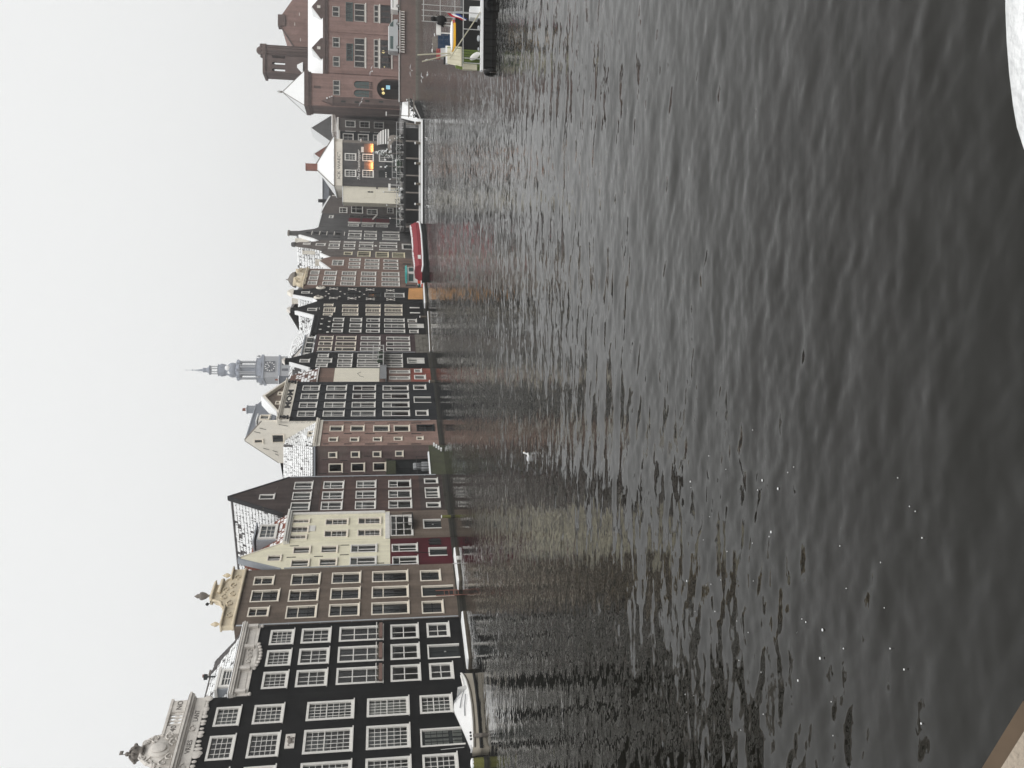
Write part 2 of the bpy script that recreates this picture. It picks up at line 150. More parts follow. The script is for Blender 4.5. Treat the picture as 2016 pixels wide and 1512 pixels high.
bk('shade_brick', (0.125, 0.088, 0.083), 0.8, 0.25, stain=(0.14, 0.13, 0.11), stain_amt=0.5)  # darker copy of the pink brick, the flank's shade put into the colour
bk('wine_brick', (0.062, 0.04, 0.042), 0.8, 0.25)
bk('tan_brick', (0.2, 0.135, 0.11), 0.8, 0.22, stain=(0.12, 0.095, 0.085), stain_amt=0.3)
bk('grey_brick', (0.12, 0.105, 0.097), 0.8, 0.22, stain=(0.08, 0.075, 0.07), stain_amt=0.3)
bk('slate_brick', (0.085, 0.083, 0.083), 0.85, 0.22)
bk('red_brick', (0.25, 0.075, 0.055), 0.75, 0.3, stain=(0.35, 0.33, 0.3), stain_amt=0.6)
bk('exchange_brick', (0.26, 0.17, 0.15), 0.82, 0.2, stain=(0.2, 0.13, 0.11), stain_amt=0.4)  # brick greyed and lightened, some distance haze put into its colour
bk('exchange_dark', (0.12, 0.088, 0.08), 0.82, 0.2)
mat('cream_paint', (0.80, 0.76, 0.59), 0.7, 0.1, streak=0.8, stain=(0.52, 0.49, 0.38), stain_amt=0.4)
mat('cream_plaster', (0.80, 0.755, 0.67), 0.8, 0.08, streak=0.4, stain=(0.5, 0.46, 0.38), stain_amt=0.35)
mat('cream_panel', (0.76, 0.72, 0.61), 0.75, 0.07, streak=0.3)
mat('white_paint', (0.74, 0.725, 0.69), 0.55, 0.12, streak=0.4, stain=(0.5, 0.48, 0.44), stain_amt=0.35)
mat('cream_frame', (0.79, 0.73, 0.63), 0.6, 0.08)
mat('blind', (0.72, 0.66, 0.5), 0.8, 0.06)
mat('pale_frame', (0.44, 0.42, 0.39), 0.7, 0.15)
mat('white_stone', (0.70, 0.665, 0.62), 0.75, 0.16, streak=0.5, stain=(0.33, 0.3, 0.27), stain_amt=0.5)
mat('sandstone', (0.68, 0.59, 0.44), 0.85, 0.18, streak=0.4, stain=(0.3, 0.24, 0.19), stain_amt=0.4)
mat('dark_stone', (0.2, 0.18, 0.16), 0.85, 0.3, streak=0.5)  # darker streaked stone tone, shared by trim, posts and poles
mat('wet_stone', (0.022, 0.021, 0.017), 0.45, 0.35, stain=(0.045, 0.043, 0.025), stain_amt=0.5)
mat('slime_stone', (0.05, 0.047, 0.038), 0.7, 0.5, scale=2.0, stain=(0.02, 0.02, 0.014), stain_amt=0.8)
mat('rough_stone', (0.16, 0.15, 0.13), 0.9, 0.45, scale=2.5, stain=(0.06, 0.06, 0.045), stain_amt=0.7, bump=0.8)
mat('moss_stone', (0.07, 0.075, 0.045), 0.9, 0.4, stain=(0.06, 0.06, 0.05), stain_amt=0.6)
mat('quay_brick', (0.17, 0.12, 0.105), 0.85, 0.2, streak=0.4, stain=(0.08, 0.07, 0.06), stain_amt=0.5)
mat('snow', (0.86, 0.87, 0.875), 0.85, 0.06, scale=2.5, fine=40, bump=0.5, spec=0.2)
mat('pantile', (0.1, 0.095, 0.095), 0.8, 0.35, fine=8)
mat('red_pantile', (0.22, 0.085, 0.06), 0.8, 0.4, fine=5)
mat('brown_pantile', (0.13, 0.075, 0.06), 0.8, 0.35, fine=5)
mat('slate', (0.13, 0.14, 0.16), 0.6, 0.25)
mat('lead', (0.3, 0.32, 0.35), 0.5, 0.15)
mat('black_metal', (0.015, 0.015, 0.016), 0.5, 0.2)
mat('dark_wood', (0.02, 0.024, 0.024), 0.5, 0.25)
mat('grey_metal', (0.3, 0.31, 0.32), 0.45, 0.15, metal=0.4)
mat('pale_metal', (0.5, 0.5, 0.49), 0.5, 0.15)
mat('chimney_brick', (0.24, 0.11, 0.085), 0.85, 0.25)
mat('flowerbox', (0.2, 0.13, 0.11), 0.8, 0.2)
mat('curtain', (0.62, 0.61, 0.57), 0.9, 0.1)
mat('net_curtain', (0.36, 0.365, 0.36), 0.9, 0.12)
mat('grey_blind', (0.22, 0.225, 0.225), 0.8, 0.12)
mat('old_timber', (0.1, 0.085, 0.065), 0.85, 0.4, streak=0.6)
mat('moss_timber', (0.14, 0.14, 0.04), 0.9, 0.4, streak=0.4, stain=(0.05, 0.045, 0.03), stain_amt=0.7)
mat('hull_cream', (0.66, 0.6, 0.5), 0.4, 0.08, spec=0.5)
mat('white_gel', (0.82, 0.81, 0.78), 0.3, 0.05, spec=0.5)
mat('hull_black', (0.014, 0.014, 0.014), 0.6, 0.35, streak=0.5)
mat('rubber', (0.012, 0.012, 0.012), 0.75, 0.2)
mat('tarp_white', (0.8, 0.8, 0.8), 0.6, 0.06)
mat('tarp_red', (0.25, 0.025, 0.035), 0.55, 0.15)
mat('teal_paint', (0.05, 0.36, 0.34), 0.4, 0.12)
mat('orange_paint', (0.62, 0.07, 0.02), 0.5, 0.1)
mat('plywood', (0.5, 0.26, 0.1), 0.7, 0.18, streak=0.5)
mat('green_paint', (0.12, 0.17, 0.035), 0.6, 0.18, streak=0.3)
mat('beige_roof', (0.55, 0.52, 0.4), 0.7, 0.1)
mat('yellow_paint', (0.75, 0.4, 0.02), 0.45, 0.08)
mat('blue_crate', (0.025, 0.06, 0.12), 0.5, 0.15)
mat('red_crate', (0.45, 0.1, 0.09), 0.6, 0.1)
mat('flag_red', (0.5, 0.012, 0.03), 0.7, 0.1); mat('flag_white', (0.8, 0.8, 0.8), 0.7, 0.05); mat('flag_blue', (0.02, 0.05, 0.25), 0.7, 0.1)
mat('awning_red', (0.17, 0.02, 0.03), 0.8, 0.12)
mat('fir', (0.03, 0.05, 0.03), 0.9, 0.4)
mat('van_grey', (0.45, 0.47, 0.48), 0.35, 0.05, spec=0.6)
mat('gull_white', (0.8, 0.8, 0.8), 0.8, 0.05); mat('gull_grey', (0.6, 0.61, 0.63), 0.8, 0.05)
mat('tower_lead', (0.25, 0.275, 0.33), 0.6, 0.2); mat('tower_stone', (0.34, 0.35, 0.37), 0.85, 0.15); mat('clock_dark', (0.03, 0.035, 0.05), 0.5, 0.1)  # tower lead and stone made paler, distance haze put into the colour
mat('ledge_stone', (0.42, 0.36, 0.29), 0.85, 0.16, scale=9, fine=90, bump=0.6, stain=(0.3, 0.24, 0.19), stain_amt=0.5); mat('ledge_edge', (0.1, 0.07, 0.045), 0.7, 0.2)
mat('green_glass', (0.06, 0.1, 0.095), 0.15, 0.15, spec=0.6)
mat('letter_dark', (0.02, 0.02, 0.02), 0.6, 0.1); mat('letter_grey', (0.12, 0.11, 0.1), 0.7, 0.1); mat('letter_white', (0.82, 0.82, 0.8), 0.5, 0.05)
mat('lamp_warm', (1, 0.5, 0.18), 0.5, 0.0, emit=((1.0, 0.42, 0.12), 3.0)); mat('lamp_yellow', (1, 0.8, 0.3), 0.5, 0.0, emit=((1.0, 0.78, 0.35), 0.8))
mat('lamp_blue', (0.4, 0.8, 1), 0.5, 0.0, emit=((0.35, 0.65, 0.8), 0.6))
mat('interior', (0.05, 0.045, 0.04), 0.9, 0.2)
mat('room_wall', (0.22, 0.2, 0.18), 0.9, 0.1)
mat('ground_dark', (0.06, 0.055, 0.05), 0.95, 0.3)
mat('paving', (0.12, 0.115, 0.11), 0.9, 0.2, stain=(0.75, 0.76, 0.78), stain_amt=0.9)
mat('zinc', (0.4, 0.42, 0.44), 0.5, 0.12)
mat('jeans', (0.05, 0.06, 0.09), 0.9, 0.1); mat('coat_dark', (0.02, 0.02, 0.025), 0.9, 0.1); mat('skin', (0.55, 0.36, 0.27), 0.6, 0.05)

def glass_mat():
    m = bpy.data.materials.new('window_glass'); m.use_nodes = True; nt = m.node_tree; nt.nodes.clear(); N = nt.nodes.new; L = nt.links.new
    o = N('ShaderNodeOutputMaterial'); mx = N('ShaderNodeMixShader'); tr = N('ShaderNodeBsdfTransparent'); gl = N('ShaderNodeBsdfGlossy'); fr = N('ShaderNodeFresnel')
    tr.inputs[0].default_value = (0.72, 0.75, 0.74, 1); gl.inputs['Roughness'].default_value = 0.03; fr.inputs[0].default_value = 1.62
    tc = N('ShaderNodeTexCoord'); n = N('ShaderNodeTexNoise'); n.inputs['Scale'].default_value = 1.7; L(tc.outputs['Object'], n.inputs['Vector'])
    bp = N('ShaderNodeBump'); bp.inputs['Strength'].default_value = 0.12; bp.inputs['Distance'].default_value = 0.05; L(n.outputs['Fac'], bp.inputs['Height']); L(bp.outputs[0], gl.inputs['Normal'])
    L(fr.outputs[0], mx.inputs[0]); L(tr.outputs[0], mx.inputs[1]); L(gl.outputs[0], mx.inputs[2]); L(mx.outputs[0], o.inputs[0]); MATS['window_glass'] = m
glass_mat()

# ---------------------------------------------------------------- mesh helpers
class MB:
    def __init__(s): s.v = []; s.f = []; s.mi = []; s.cur = 0
    def face(s, idx): s.f.append(idx); s.mi.append(s.cur)
    def quad(s, a, b, c, d):
        i = len(s.v); s.v += [a, b, c, d]; s.face((i, i+1, i+2, i+3)); return s
    def tri(s, a, b, c):
        i = len(s.v); s.v += [a, b, c]; s.face((i, i+1, i+2)); return s
    def box(s, x0, x1, y0, y1, z0, z1, cut=0.0):
        i = len(s.v)
        s.v += [(x0,y0,z0),(x1,y0,z0),(x1,y1,z0),(x0,y1,z0),(x0+cut,y0+cut,z1),(x1-cut,y0+cut,z1),(x1-cut,y1-cut,z1),(x0+cut,y1-cut,z1)]
        for f in ((3,2,1,0),(4,5,6,7),(0,1,5,4),(1,2,6,5),(2,3,7,6),(3,0,4,7)): s.face(tuple(i+k for k in f))
        return s
    def prism(s, pts, y0, y1):
        """polygon in xz (counter-clockwise seen from -y) pushed from y0 back to y1"""
        i = len(s.v); n = len(pts)
        s.v += [(p[0], y0, p[1]) for p in pts] + [(p[0], y1, p[1]) for p in pts]
        s.face(tuple(range(i, i+n))); s.face(tuple(reversed(range(i+n, i+2*n))))
        for k in range(n):
            a, b = i+k, i+(k+1) % n; s.face((b, a, a+n, b+n))
        return s
    def prism_x(s, pts, x0, x1):
        i = len(s.v); n = len(pts)
        s.v += [(x0, p[0], p[1]) for p in pts] + [(x1, p[0], p[1]) for p in pts]
        s.face(tuple(range(i, i+n))); s.face(tuple(reversed(range(i+n, i+2*n))))
        for k in range(n):
            a, b = i+k, i+(k+1) % n; s.face((b, a, a+n, b+n))
        return s
    def prism_z(s, pts, z0, z1):
        i = len(s.v); n = len(pts)
        s.v += [(p[0], p[1], z0) for p in pts] + [(p[0], p[1], z1) for p in pts]
        s.face(tuple(reversed(range(i, i+n)))); s.face(tuple(range(i+n, i+2*n)))
        for k in range(n):
            a, b = i+k, i+(k+1) % n; s.face((a, b, b+n, a+n))
        return s
    def tube(s, pts, r, n=6, r1=None):
        """round bar through a list of points"""
        pts = [Vector(p) for p in pts]; m = len(pts); base = len(s.v)
        for k, p in enumerate(pts):
            t = (pts[min(k+1, m-1)]-pts[max(k-1, 0)]).normalized()
            u = t.cross(Vector((0, 0, 1)));
            if u.length < 1e-3: u = t.cross(Vector((1, 0, 0)))
            u.normalize(); q = t.cross(u)
            rr = r if r1 is None else r+(r1-r)*k/max(1, m-1)
            for j in range(n):
                a = 2*math.pi*j/n; s.v.append(tuple(p+u*(rr*math.cos(a))+q*(rr*math.sin(a))))
        for k in range(m-1):
            for j in range(n):
                a = base+k*n+j; b = base+k*n+(j+1) % n; s.face((a, b, b+n, a+n))
        s.face(tuple(base+j for j in reversed(range(n)))); s.face(tuple(base+(m-1)*n+j for j in range(n)))
        return s
    def lathe(s, prof, cx=0, cy=0, n=12, sq=None):
        """profile [(r,z)...] turned round the vertical through cx, cy"""
        base = len(s.v); m = len(prof)
        for (r, z) in prof:
            for j in range(n):
                a = 2*math.pi*(j+0.5)/n; s.v.append((cx+r*math.cos(a), cy+r*math.sin(a), z))
        for k in range(m-1):
            for j in range(n):
                a = base+k*n+j; b = base+k*n+(j+1) % n; s.face((a, b, b+n, a+n))
        s.face(tuple(base+j for j in reversed(range(n)))); s.face(tuple(base+(m-1)*n+j for j in range(n)))
        return s
    def ball(s, c, r, nu=10, nv=6, sx=1, sy=1, sz=1):
        base = len(s.v)
        for i in range(nv+1):
            th = math.pi*i/nv
            for j in range(nu):
                ph = 2*math.pi*j/nu
                s.v.append((c[0]+sx*r*math.sin(th)*math.cos(ph), c[1]+sy*r*math.sin(th)*math.sin(ph), c[2]+sz*r*math.cos(th)))
        for i in range(nv):
            for j in range(nu):
                a = base+i*nu+j; b = base+i*nu+(j+1) % nu; s.face((a, a+nu, b+nu, b))
        return s
    def mesh(s, name, mats, smooth=False):
        me = bpy.data.meshes.new(name); me.from_pydata([tuple(v) for v in s.v], [], s.f)
        for m in (mats if isinstance(mats, (list, tuple)) else [mats]): me.materials.append(MATS[m])
        if any(s.mi): me.polygons.foreach_set('material_index', s.mi)
        if smooth: me.polygons.foreach_set('use_smooth', [True]*len(me.polygons))
        me.update(); return me
    def build(s, name, mats, parent=None, smooth=False, loc=None):
        return link(name, s.mesh(name, mats, smooth), parent, loc)
def link(name, me, parent=None, loc=None, rot=None, scale=None):
    o = bpy.data.objects.new(name, me); col.objects.link(o)
    if parent is not None: o.parent = parent
    if loc is not None: o.location = loc
    if rot is not None: o.rotation_euler = rot
    if scale is not None: o.scale = scale
    return o
def tag(o, label=None, cat=None, group=None, kind=None):
    if label: o['label'] = label
    if cat: o['category'] = cat
    if group: o['group'] = group
    if kind: o['kind'] = kind
    return o
def empty(name, loc=(0, 0, 0), rz=0.0):
    o = bpy.data.objects.new(name, None); col.objects.link(o); o.location = loc; o.rotation_euler = (0, 0, rz); o.empty_display_size = 0.3
    return o
def copy_tree(o, parent=None):
    c = o.copy(); col.objects.link(c); c.parent = parent
    for ch in list(o.children): copy_tree(ch, c)
    return c
def rect(x0, x1, z0, z1): return [(x0, z0), (x1, z0), (x1, z1), (x0, z1)]
def arch_rect(x0, x1, z0, z1, rise, n=8):
    p = [(x0, z0), (x1, z0)]
    for k in range(n+1):
        a = math.pi*k/n; p.append(((x0+x1)/2+(x1-x0)/2*math.cos(a), z1-rise+rise*math.sin(a)))
    return p
def fill_wall(mb, polys, y):
    """even-odd fill of outline + holes, cut into level strips, facing -y"""
    edges = []; zs = set()
    for P in polys:
        for k in range(len(P)):
            a, b = P[k], P[(k+1) % len(P)]; zs.add(round(a[1], 4))
            if abs(a[1]-b[1]) > 1e-6: edges.append((a, b) if a[1] < b[1] else (b, a))
    zs = sorted(zs)
    for z0, z1 in zip(zs, zs[1:]):
        if z1-z0 < 1e-4: continue
        zm = (z0+z1)/2; xs = []
        for a, b in edges:
            if a[1] <= zm < b[1]:
                f = lambda z: a[0]+(b[0]-a[0])*(z-a[1])/(b[1]-a[1])
                xs.append((f(zm), f(z0), f(z1)))
        xs.sort()
        for l, r in zip(xs[0::2], xs[1::2]):
            mb.quad((l[1], y, z0), (r[1], y, z0), (r[2], y, z1), (l[2], y, z1))
def wall_mesh(mb, outline, holes, t=0.3, y=0.0):
    """front wall slab with real openings: outline and holes are xz polygons (counter-clockwise from the front)"""
    fill_wall(mb, [outline]+holes, y)
    n = len(outline)
    for k in range(n):
        a, b = outline[k], outline[(k+1) % n]
        mb.quad((b[0], y, b[1]), (a[0], y, a[1]), (a[0], y+t, a[1]), (b[0], y+t, b[1]))
    for h in holes:
        n = len(h)
        for k in range(n):
            a, b = h[k], h[(k+1) % n]
            mb.quad((a[0], y, a[1]), (b[0], y, b[1]), (b[0], y+t, b[1]), (a[0], y+t, a[1]))

# ---------------------------------------------------------------- windows
UNIT = {}
def unit_quad():
    if 'q' not in UNIT:
        UNIT['q'] = MB().quad((0, 0, 0), (1, 0, 0), (1, 0, 1), (0, 0, 1)).mesh('pane', 'window_glass')
    return UNIT['q']
def curtain_mesh(m):
    k = 'cur_'+m
    if k not in UNIT:
        mb = MB(); n = 22; xs = [(i/n, 0.035*math.sin(i*2.1)+0.02*math.sin(i*0.9)) for i in range(n+1)]
        for a, b in zip(xs, xs[1:]): mb.quad((a[0], a[1], 0), (b[0], b[1], 0), (b[0], b[1], 1), (a[0], a[1], 1))
        UNIT[k] = mb.mesh('curtain', m)
    return UNIT[k]
FR_CACHE = {}
STY = {}
def style(names, sashes, fw=0.1, frame='white_paint', bar=None, bw=0.035, sill=True, cur=None, proud=0.03, y=0.10, out=None):
    for n in names.split(): STY[n] = dict(sashes=sashes, fw=fw, frame=frame, bar=bar or frame, bw=bw, sill=sill, cur=cur, proud=proud, y=y, out=out)
def frame_meshes(wd, ht, st):
    key = (round(wd, 2), round(ht, 2), id(st))
    if key in FR_CACHE: return FR_CACHE[key]
    fw, pr, y = st['fw'], st['proud'], st['y']
    f = MB(); b = MB(); panes = []
    y0, y1 = -pr, y+0.06
    f.box(0, fw, y0, y1, 0, ht); f.box(wd-fw, wd, y0, y1, 0, ht)
    f.box(fw, wd-fw, y0, y1, ht-fw, ht); f.box(fw, wd-fw, y0, y1, 0, fw)
    ih = ht-2*fw; iw = wd-2*fw; z = ht-fw; nb = 0
    rail = min(0.07, ih*0.06)
    for k, (fr, nc, nr) in enumerate(st['sashes']):
        h = ih*fr; z1 = z; z0 = z-h
        if k < len(st['sashes'])-1: f.box(fw, wd-fw, y-0.05, y+0.04, z0-rail/2, z0+rail/2)
        zz0 = z0+(rail/2 if k < len(st['sashes'])-1 else 0); zz1 = z1-(rail/2 if k > 0 else 0)
        bw = st['bw']
        for i in range(1, nc):
            xc = fw+iw*i/nc; b.box(xc-bw/2, xc+bw/2, y-0.025, y+0.02, zz0, zz1); nb += 1
        for j in range(1, nr):
            zc = zz0+(zz1-zz0)*j/nr; b.box(fw, wd-fw, y-0.02, y+0.015, zc-bw/2, zc+bw/2); nb += 1
        panes.append((fw, zz0, iw, zz1-zz0, nc, nr)); z = z0
    lights = sum(p[4]*p[5] for p in panes)
    pl = []
    for (x, zz, ww, hh, nc, nr) in panes:
        if lights <= 6:
            for i in range(nc):
                for j in range(nr): pl.append((x+ww*i/nc, zz+hh*j/nr, ww/nc, hh/nr))
        else: pl.append((x, zz, ww, hh))
    FR_CACHE[key] = (f.mesh('window', st['frame']), b.mesh('glazing_bars', st['bar']) if nb else None, pl)
    return FR_CACHE[key]
def unit_sill(m):
    k = 's_'+m
    if k not in UNIT: UNIT[k] = MB().box(0, 1, 0, 1, 0, 1).mesh('sill', m)
    return UNIT[k]
def window(root, x0, x1, z0, z1, sname, yoff=0.0, rng=random):
    st = STY[sname]; wd, ht = x1-x0, z1-z0
    fm, bm, pl = frame_meshes(wd, ht, st)
    o = link('window', fm, root, (x0, yoff, z0))
    if bm: link('glazing_bars', bm, o)
    for (px, pz, pw, ph) in pl: link('pane', unit_quad(), o, (px, st['y'], pz), None, (pw, 1, ph))
    if st['sill']: link('sill', unit_sill(st['frame'] if st['out'] is None else st['out']), o, (-0.05, -0.11, -0.075), None, (wd+0.1, 0.22, 0.07))
    if st['cur']:
        for (f0, f1, m, pr) in st['cur']:
            if rng.random() < pr*.88:
                d = rng.uniform(-0.08, 0.08) if (f1-f0) < 0.98 else 0
                a, c = max(0, f0+d), f1; iw = wd-1.4*st['fw']; xa = st['fw']*.7; yc = st['y']+rng.choice((.1, .13, .3, .45))
                m = rng.choice((m, m, m, 'grey_blind', 'net_curtain')) if m in ('curtain', 'net_curtain') else m
                u = rng.random()
                if u < .22 and iw > .7:                               # drawn to both sides
                    for s_, q_ in ((0.0, rng.uniform(.18, .34)), (1.0, rng.uniform(.18, .34))): link('curtain', curtain_mesh(m), o, (xa+(iw*(1-q_) if s_ else 0), yc, ht*.05), None, (iw*q_, 1, ht*.9))
                elif u < .42: link('curtain', curtain_mesh(m), o, (xa, yc, ht*rng.uniform(.35, .7)), None, (iw, .2, ht*.3 if a > .5 else ht*(1-.5)))     # half-lowered blind
                else: link('curtain', curtain_mesh(m), o, (xa, yc, ht*a), None, (iw, 1, ht*(c-a)))
    return o
def door(root, x0, x1, z0, z1, leaf='dark_wood', frame='white_paint', fw=0.1, panels=2, glazed=False, y=0.14, handle=True):
    f = MB(); wd, ht = x1-x0, z1-z0
    f.box(0, fw, -0.03, y+0.06, 0, ht); f.box(wd-fw, wd, -0.03, y+0.06, 0, ht); f.box(fw, wd-fw, -0.03, y+0.06, ht-fw, ht)
    o = link('door', f.mesh('door', frame), root, (x0, 0, z0))
    l = MB(); l.box(fw, wd-fw, y, y+0.05, 0, ht-fw)
    n = 2 if wd > 1.0 else 1; lw = (wd-2*fw)/n; ph = (ht-fw)/panels
    for i in range(n):
        for j in range(panels):
            l.box(fw+lw*i+0.09, fw+lw*(i+1)-0.09, y-0.025, y+0.001, ph*j+0.1, ph*(j+1)-0.06, 0.0)
    link('door_leaf', l.mesh('door_leaf', leaf), o)
    if glazed:
        for i in range(n): link('pane', unit_quad(), o, (fw+lw*i+0.13, y-0.03, ht*0.45), None, (lw-0.26, 1, ht*0.45))
    if handle: link('handle', MB().box(0, 0.04, -0.06, 0, 0, 0.14).mesh('handle', 'pale_metal'), o, (wd/2+0.06, y, ht*0.42))
    return o

# ---------------------------------------------------------------- roofs
def tile_field(root, o, u, v, tile='pantile', tw=0.26, th=0.33, snow=0.9, name='roof_tiles', seed=1, bare=None):
    """pantiles over the parallelogram o + a*u + b*v (u along the eave, v up the slope), snow lying on most of them"""
    rg = random.Random(seed)
    o, u, v = Vector(o), Vector(u), Vector(v); n = u.cross(v).normalized()
    if n.z < 0: n = -n
    nu = max(1, int(u.length/tw)); nv = max(1, int(v.length/th)); du, dv = u/nu, v/nv
    t = MB(); s = MB(); prof = [(0.0, 0.0), (0.22, 0.045), (0.5, 0.05), (0.75, 0.0), (1.0, 0.0)]
    for j in range(nv):
        lift0, lift1 = 0.05, 0.015
        for i in range(nu):
            b = o+du*i+dv*j
            P0_ = [b+du*f+n*(h+lift0) for f, h in prof]; P1_ = [b+du*f+dv*1.08+n*(h+lift1) for f, h in prof]
            base = len(t.v); t.v += [tuple(p) for p in P0_]+[tuple(p) for p in P1_]+[tuple(p-n*0.06) for p in P0_]
            m = len(prof)
            for k in range(m-1):
                t.face((base+k, base+k+1, base+m+k+1, base+m+k)); t.face((base+2*m+k, base+2*m+k+1, base+k+1, base+k))
            if rg.random() < snow and not (bare and bare(i/nu, j/nv)):
                f0, f1 = rg.uniform(0.0, 0.06), rg.uniform(0.86, 1.0); g0, g1 = rg.uniform(0.1, 0.3), rg.uniform(1.0, 1.08); hh = rg.uniform(0.07, 0.11)
                q = [b+du*f0+dv*g0, b+du*f1+dv*(g0+rg.uniform(-.05, .08)), b+du*f1+dv*g1, b+du*f0+dv*g1]
                base = len(s.v); s.v += [tuple(p+n*0.02) for p in q]+[tuple(p+n*hh+(du+dv)*0.0) for p in q]
                for f in ((4, 5, 6, 7), (0, 1, 5, 4), (1, 2, 6, 5), (3, 0, 4, 7)): s.face(tuple(base+k for k in f))
    a = t.build(name, tile, root); a['kind'] = 'stuff'
    if s.f:
        b2 = s.build('roof_snow', 'snow', root); b2['kind'] = 'stuff'
    return a
def roof_slab(root, pts, m, t=0.1, name='roof'):
    """sheet through 3 or 4 points with thickness downwards"""
    P = [Vector(p) for p in pts]; mb = MB(); n = len(P); i = len(mb.v)
    mb.v += [tuple(p) for p in P]+[tuple(p-Vector((0, 0, t))) for p in P]
    mb.face(tuple(range(n))); mb.face(tuple(reversed(range(n, 2*n))))
    for k in range(n): mb.face(((k+1) % n, k, k+n, (k+1) % n+n))
    return mb.build(name, m, root)
def text_part(root, body, loc, size, m, name='lettering', rot=(math.pi/2, 0, 0), depth=0.015, width=None, shear=0.0, bold=0.0, align='LEFT'):
    cu = bpy.data.curves.new(name, 'FONT'); cu.body = body; cu.size = size; cu.extrude = depth; cu.shear = shear; cu.offset = bold; cu.align_x = align
    cu.resolution_u = 3
    tmp = bpy.data.objects.new(name, cu); col.objects.link(tmp)
    dg = bpy.context.evaluated_depsgraph_get(); me = bpy.data.meshes.new_from_object(tmp.evaluated_get(dg)); me.name = name
    bpy.data.objects.remove(tmp); me.materials.clear(); me.materials.append(MATS[m])
    sx = 1.0
    if width:
        xs = [v.co.x for v in me.vertices]
        if xs: sx = width/(max(xs)-min(xs))
    return link(name, me, root, loc, rot, (sx, 1, 1))
def urn(root, x, z, h, m, y=0.15, name='urn', n=10):
    p = [(0.16, 0), (0.16, .06), (.07, .12), (.07, .2), (.2, .36), (.27, .55), (.25, .66), (.12, .74), (.16, .8), (.1, .88), (.05, .95), (.02, 1.0)]
    return MB().lathe([(r*h*0.9, zz*h) for r, zz in p], 0, 0, n).build(name, m, root, True, (x, y, z))
def scrolls(mb, pts, r, y=-0.08):
    """carved relief: curls of stone as short bent rolls"""
    for (x, z, s) in pts:
        sp = []
        for k in range(13):
            a = k*0.55; rr = r*(1.15-k*0.075); sp.append((x+s*rr*math.cos(a), y+0.03*math.sin(k), z+rr*math.sin(a)))
        mb.tube(sp, r*0.2, 5, r*0.12)

# ---------------------------------------------------------------- row houses (backs rising straight from the water)
def row_house(key, name, label, off=0.0):
    d = DATA[key]
    o = empty(name, (P0[0]+DX*d['s0']-DY*off, P0[1]+DY*d['s0']+DX*off, 0.0), ROWROT)   # local x along the row, local y into the house
    tag(o, label, 'house', 'canal houses in the waterside row'); return o, d
def clamp_win(d, wdt, lo=0.12):
    r = []
    for (a, b, z0, z1, s) in d['win']:
        a2, b2 = max(a, lo), min(b, wdt-lo)
        if b2-a2 > 0.3: r.append((a2, b2, z0, z1, s))
    return r
def shell(root, wd, depth, ztop, m, t=0.3, back=True, z0=-1.0):
    """side walls, back wall and loft floor behind the front"""
    s = MB(); i = 0.03
    s.quad((i, t, z0), (i, depth, z0), (i, depth, ztop), (i, t, ztop)); s.quad((wd-i, depth, z0), (wd-i, t, z0), (wd-i, t, ztop), (wd-i, depth, ztop))
    s.quad((wd-i, depth, z0), (i, depth, z0), (i, depth, ztop), (wd-i, depth, ztop)); s.quad((i, t, ztop), (wd-i, t, ztop), (wd-i, depth, ztop), (i, depth, ztop))
    s.build('side_wall', m, root)
    r = MB()       # plain rooms behind the windows: back wall and floors
    r.quad((i*2, 2.6, z0), (wd-i*2, 2.6, z0), (wd-i*2, 2.6, ztop-.05), (i*2, 2.6, ztop-.05)); r.build('room_partition', 'room_wall', root)
def floors(root, wd, levels):
    f = MB()
    for z in levels: f.box(0.05, wd-0.05, 0.3, 2.55, z-0.12, z+0.12)
    f.build('floor_slabs', 'interior', root)
def front(root, outline, wins, m, extra=(), t=0.3, name='wall', base=True):
    holes = [rect(a, b, z0, z1) for (a, b, z0, z1, s) in wins]+[rect(*e) for e in extra]
    mb = MB(); wall_mesh(mb, outline, holes, t); wl = mb.build(name, m, root)
    for q in wins: window(root, *q)
    return wl
def plinth(root, wd, z=0.3, m='wet_stone', p=0.06):
    MB().box(0.01, wd-0.01, -p, 0.1, 0.2, max(z, .22)).build('plinth', m, root)
    MB().box(0.012, wd-0.012, -p-.02, 0.1, -1.2, 0.198).build('waterline_course', 'wet_stone', root)
def gable_roof_front(root, wd, ze, xr, zr, depth, m='pantile', snow=0.9, y0=0.25, over=0.0, seed=1, left=True, right=True, tw=0.26, th=0.33, base='pantile'):
    """ridge runs back from the front"""
    roof_slab(root, [(0.02, y0, ze-.06), (xr, y0, zr-.06), (xr, depth, zr-.06), (0.02, depth, ze-.06)], base, 0.12)
    roof_slab(root, [(xr, y0, zr-.06), (wd-0.02, y0, ze-.06), (wd-0.02, depth, ze-.06), (xr, depth, zr-.06)], base, 0.12)
    if left: tile_field(root, (0.02, depth, ze-.05), (0, -(depth-y0), 0), (xr-0.02, 0, zr-ze), m, tw, th, snow, seed=seed)
    if right: tile_field(root, (wd-0.02, y0, ze-.05), (0, depth-y0, 0), (xr-wd+0.02, 0, zr-ze), m, tw, th, snow, seed=seed+1)
    MB().prism([(0.04, ze-.1), (wd-0.04, ze-.1), (xr, zr-.12)], depth-0.25, depth-0.02).build('rear_gable', 'black_brick', root)
def drainpipe(root, x, z0, z1, m='zinc', y=-0.07):
    mb = MB(); mb.tube([(x, y, z0), (x, y, z1)], 0.05, 6)
    z = z0+1
    while z < z1: mb.box(x-.06, x+.06, y-.02, 0.0, z, z+0.05); z += 2.2
    mb.build('drainpipe', m, root)
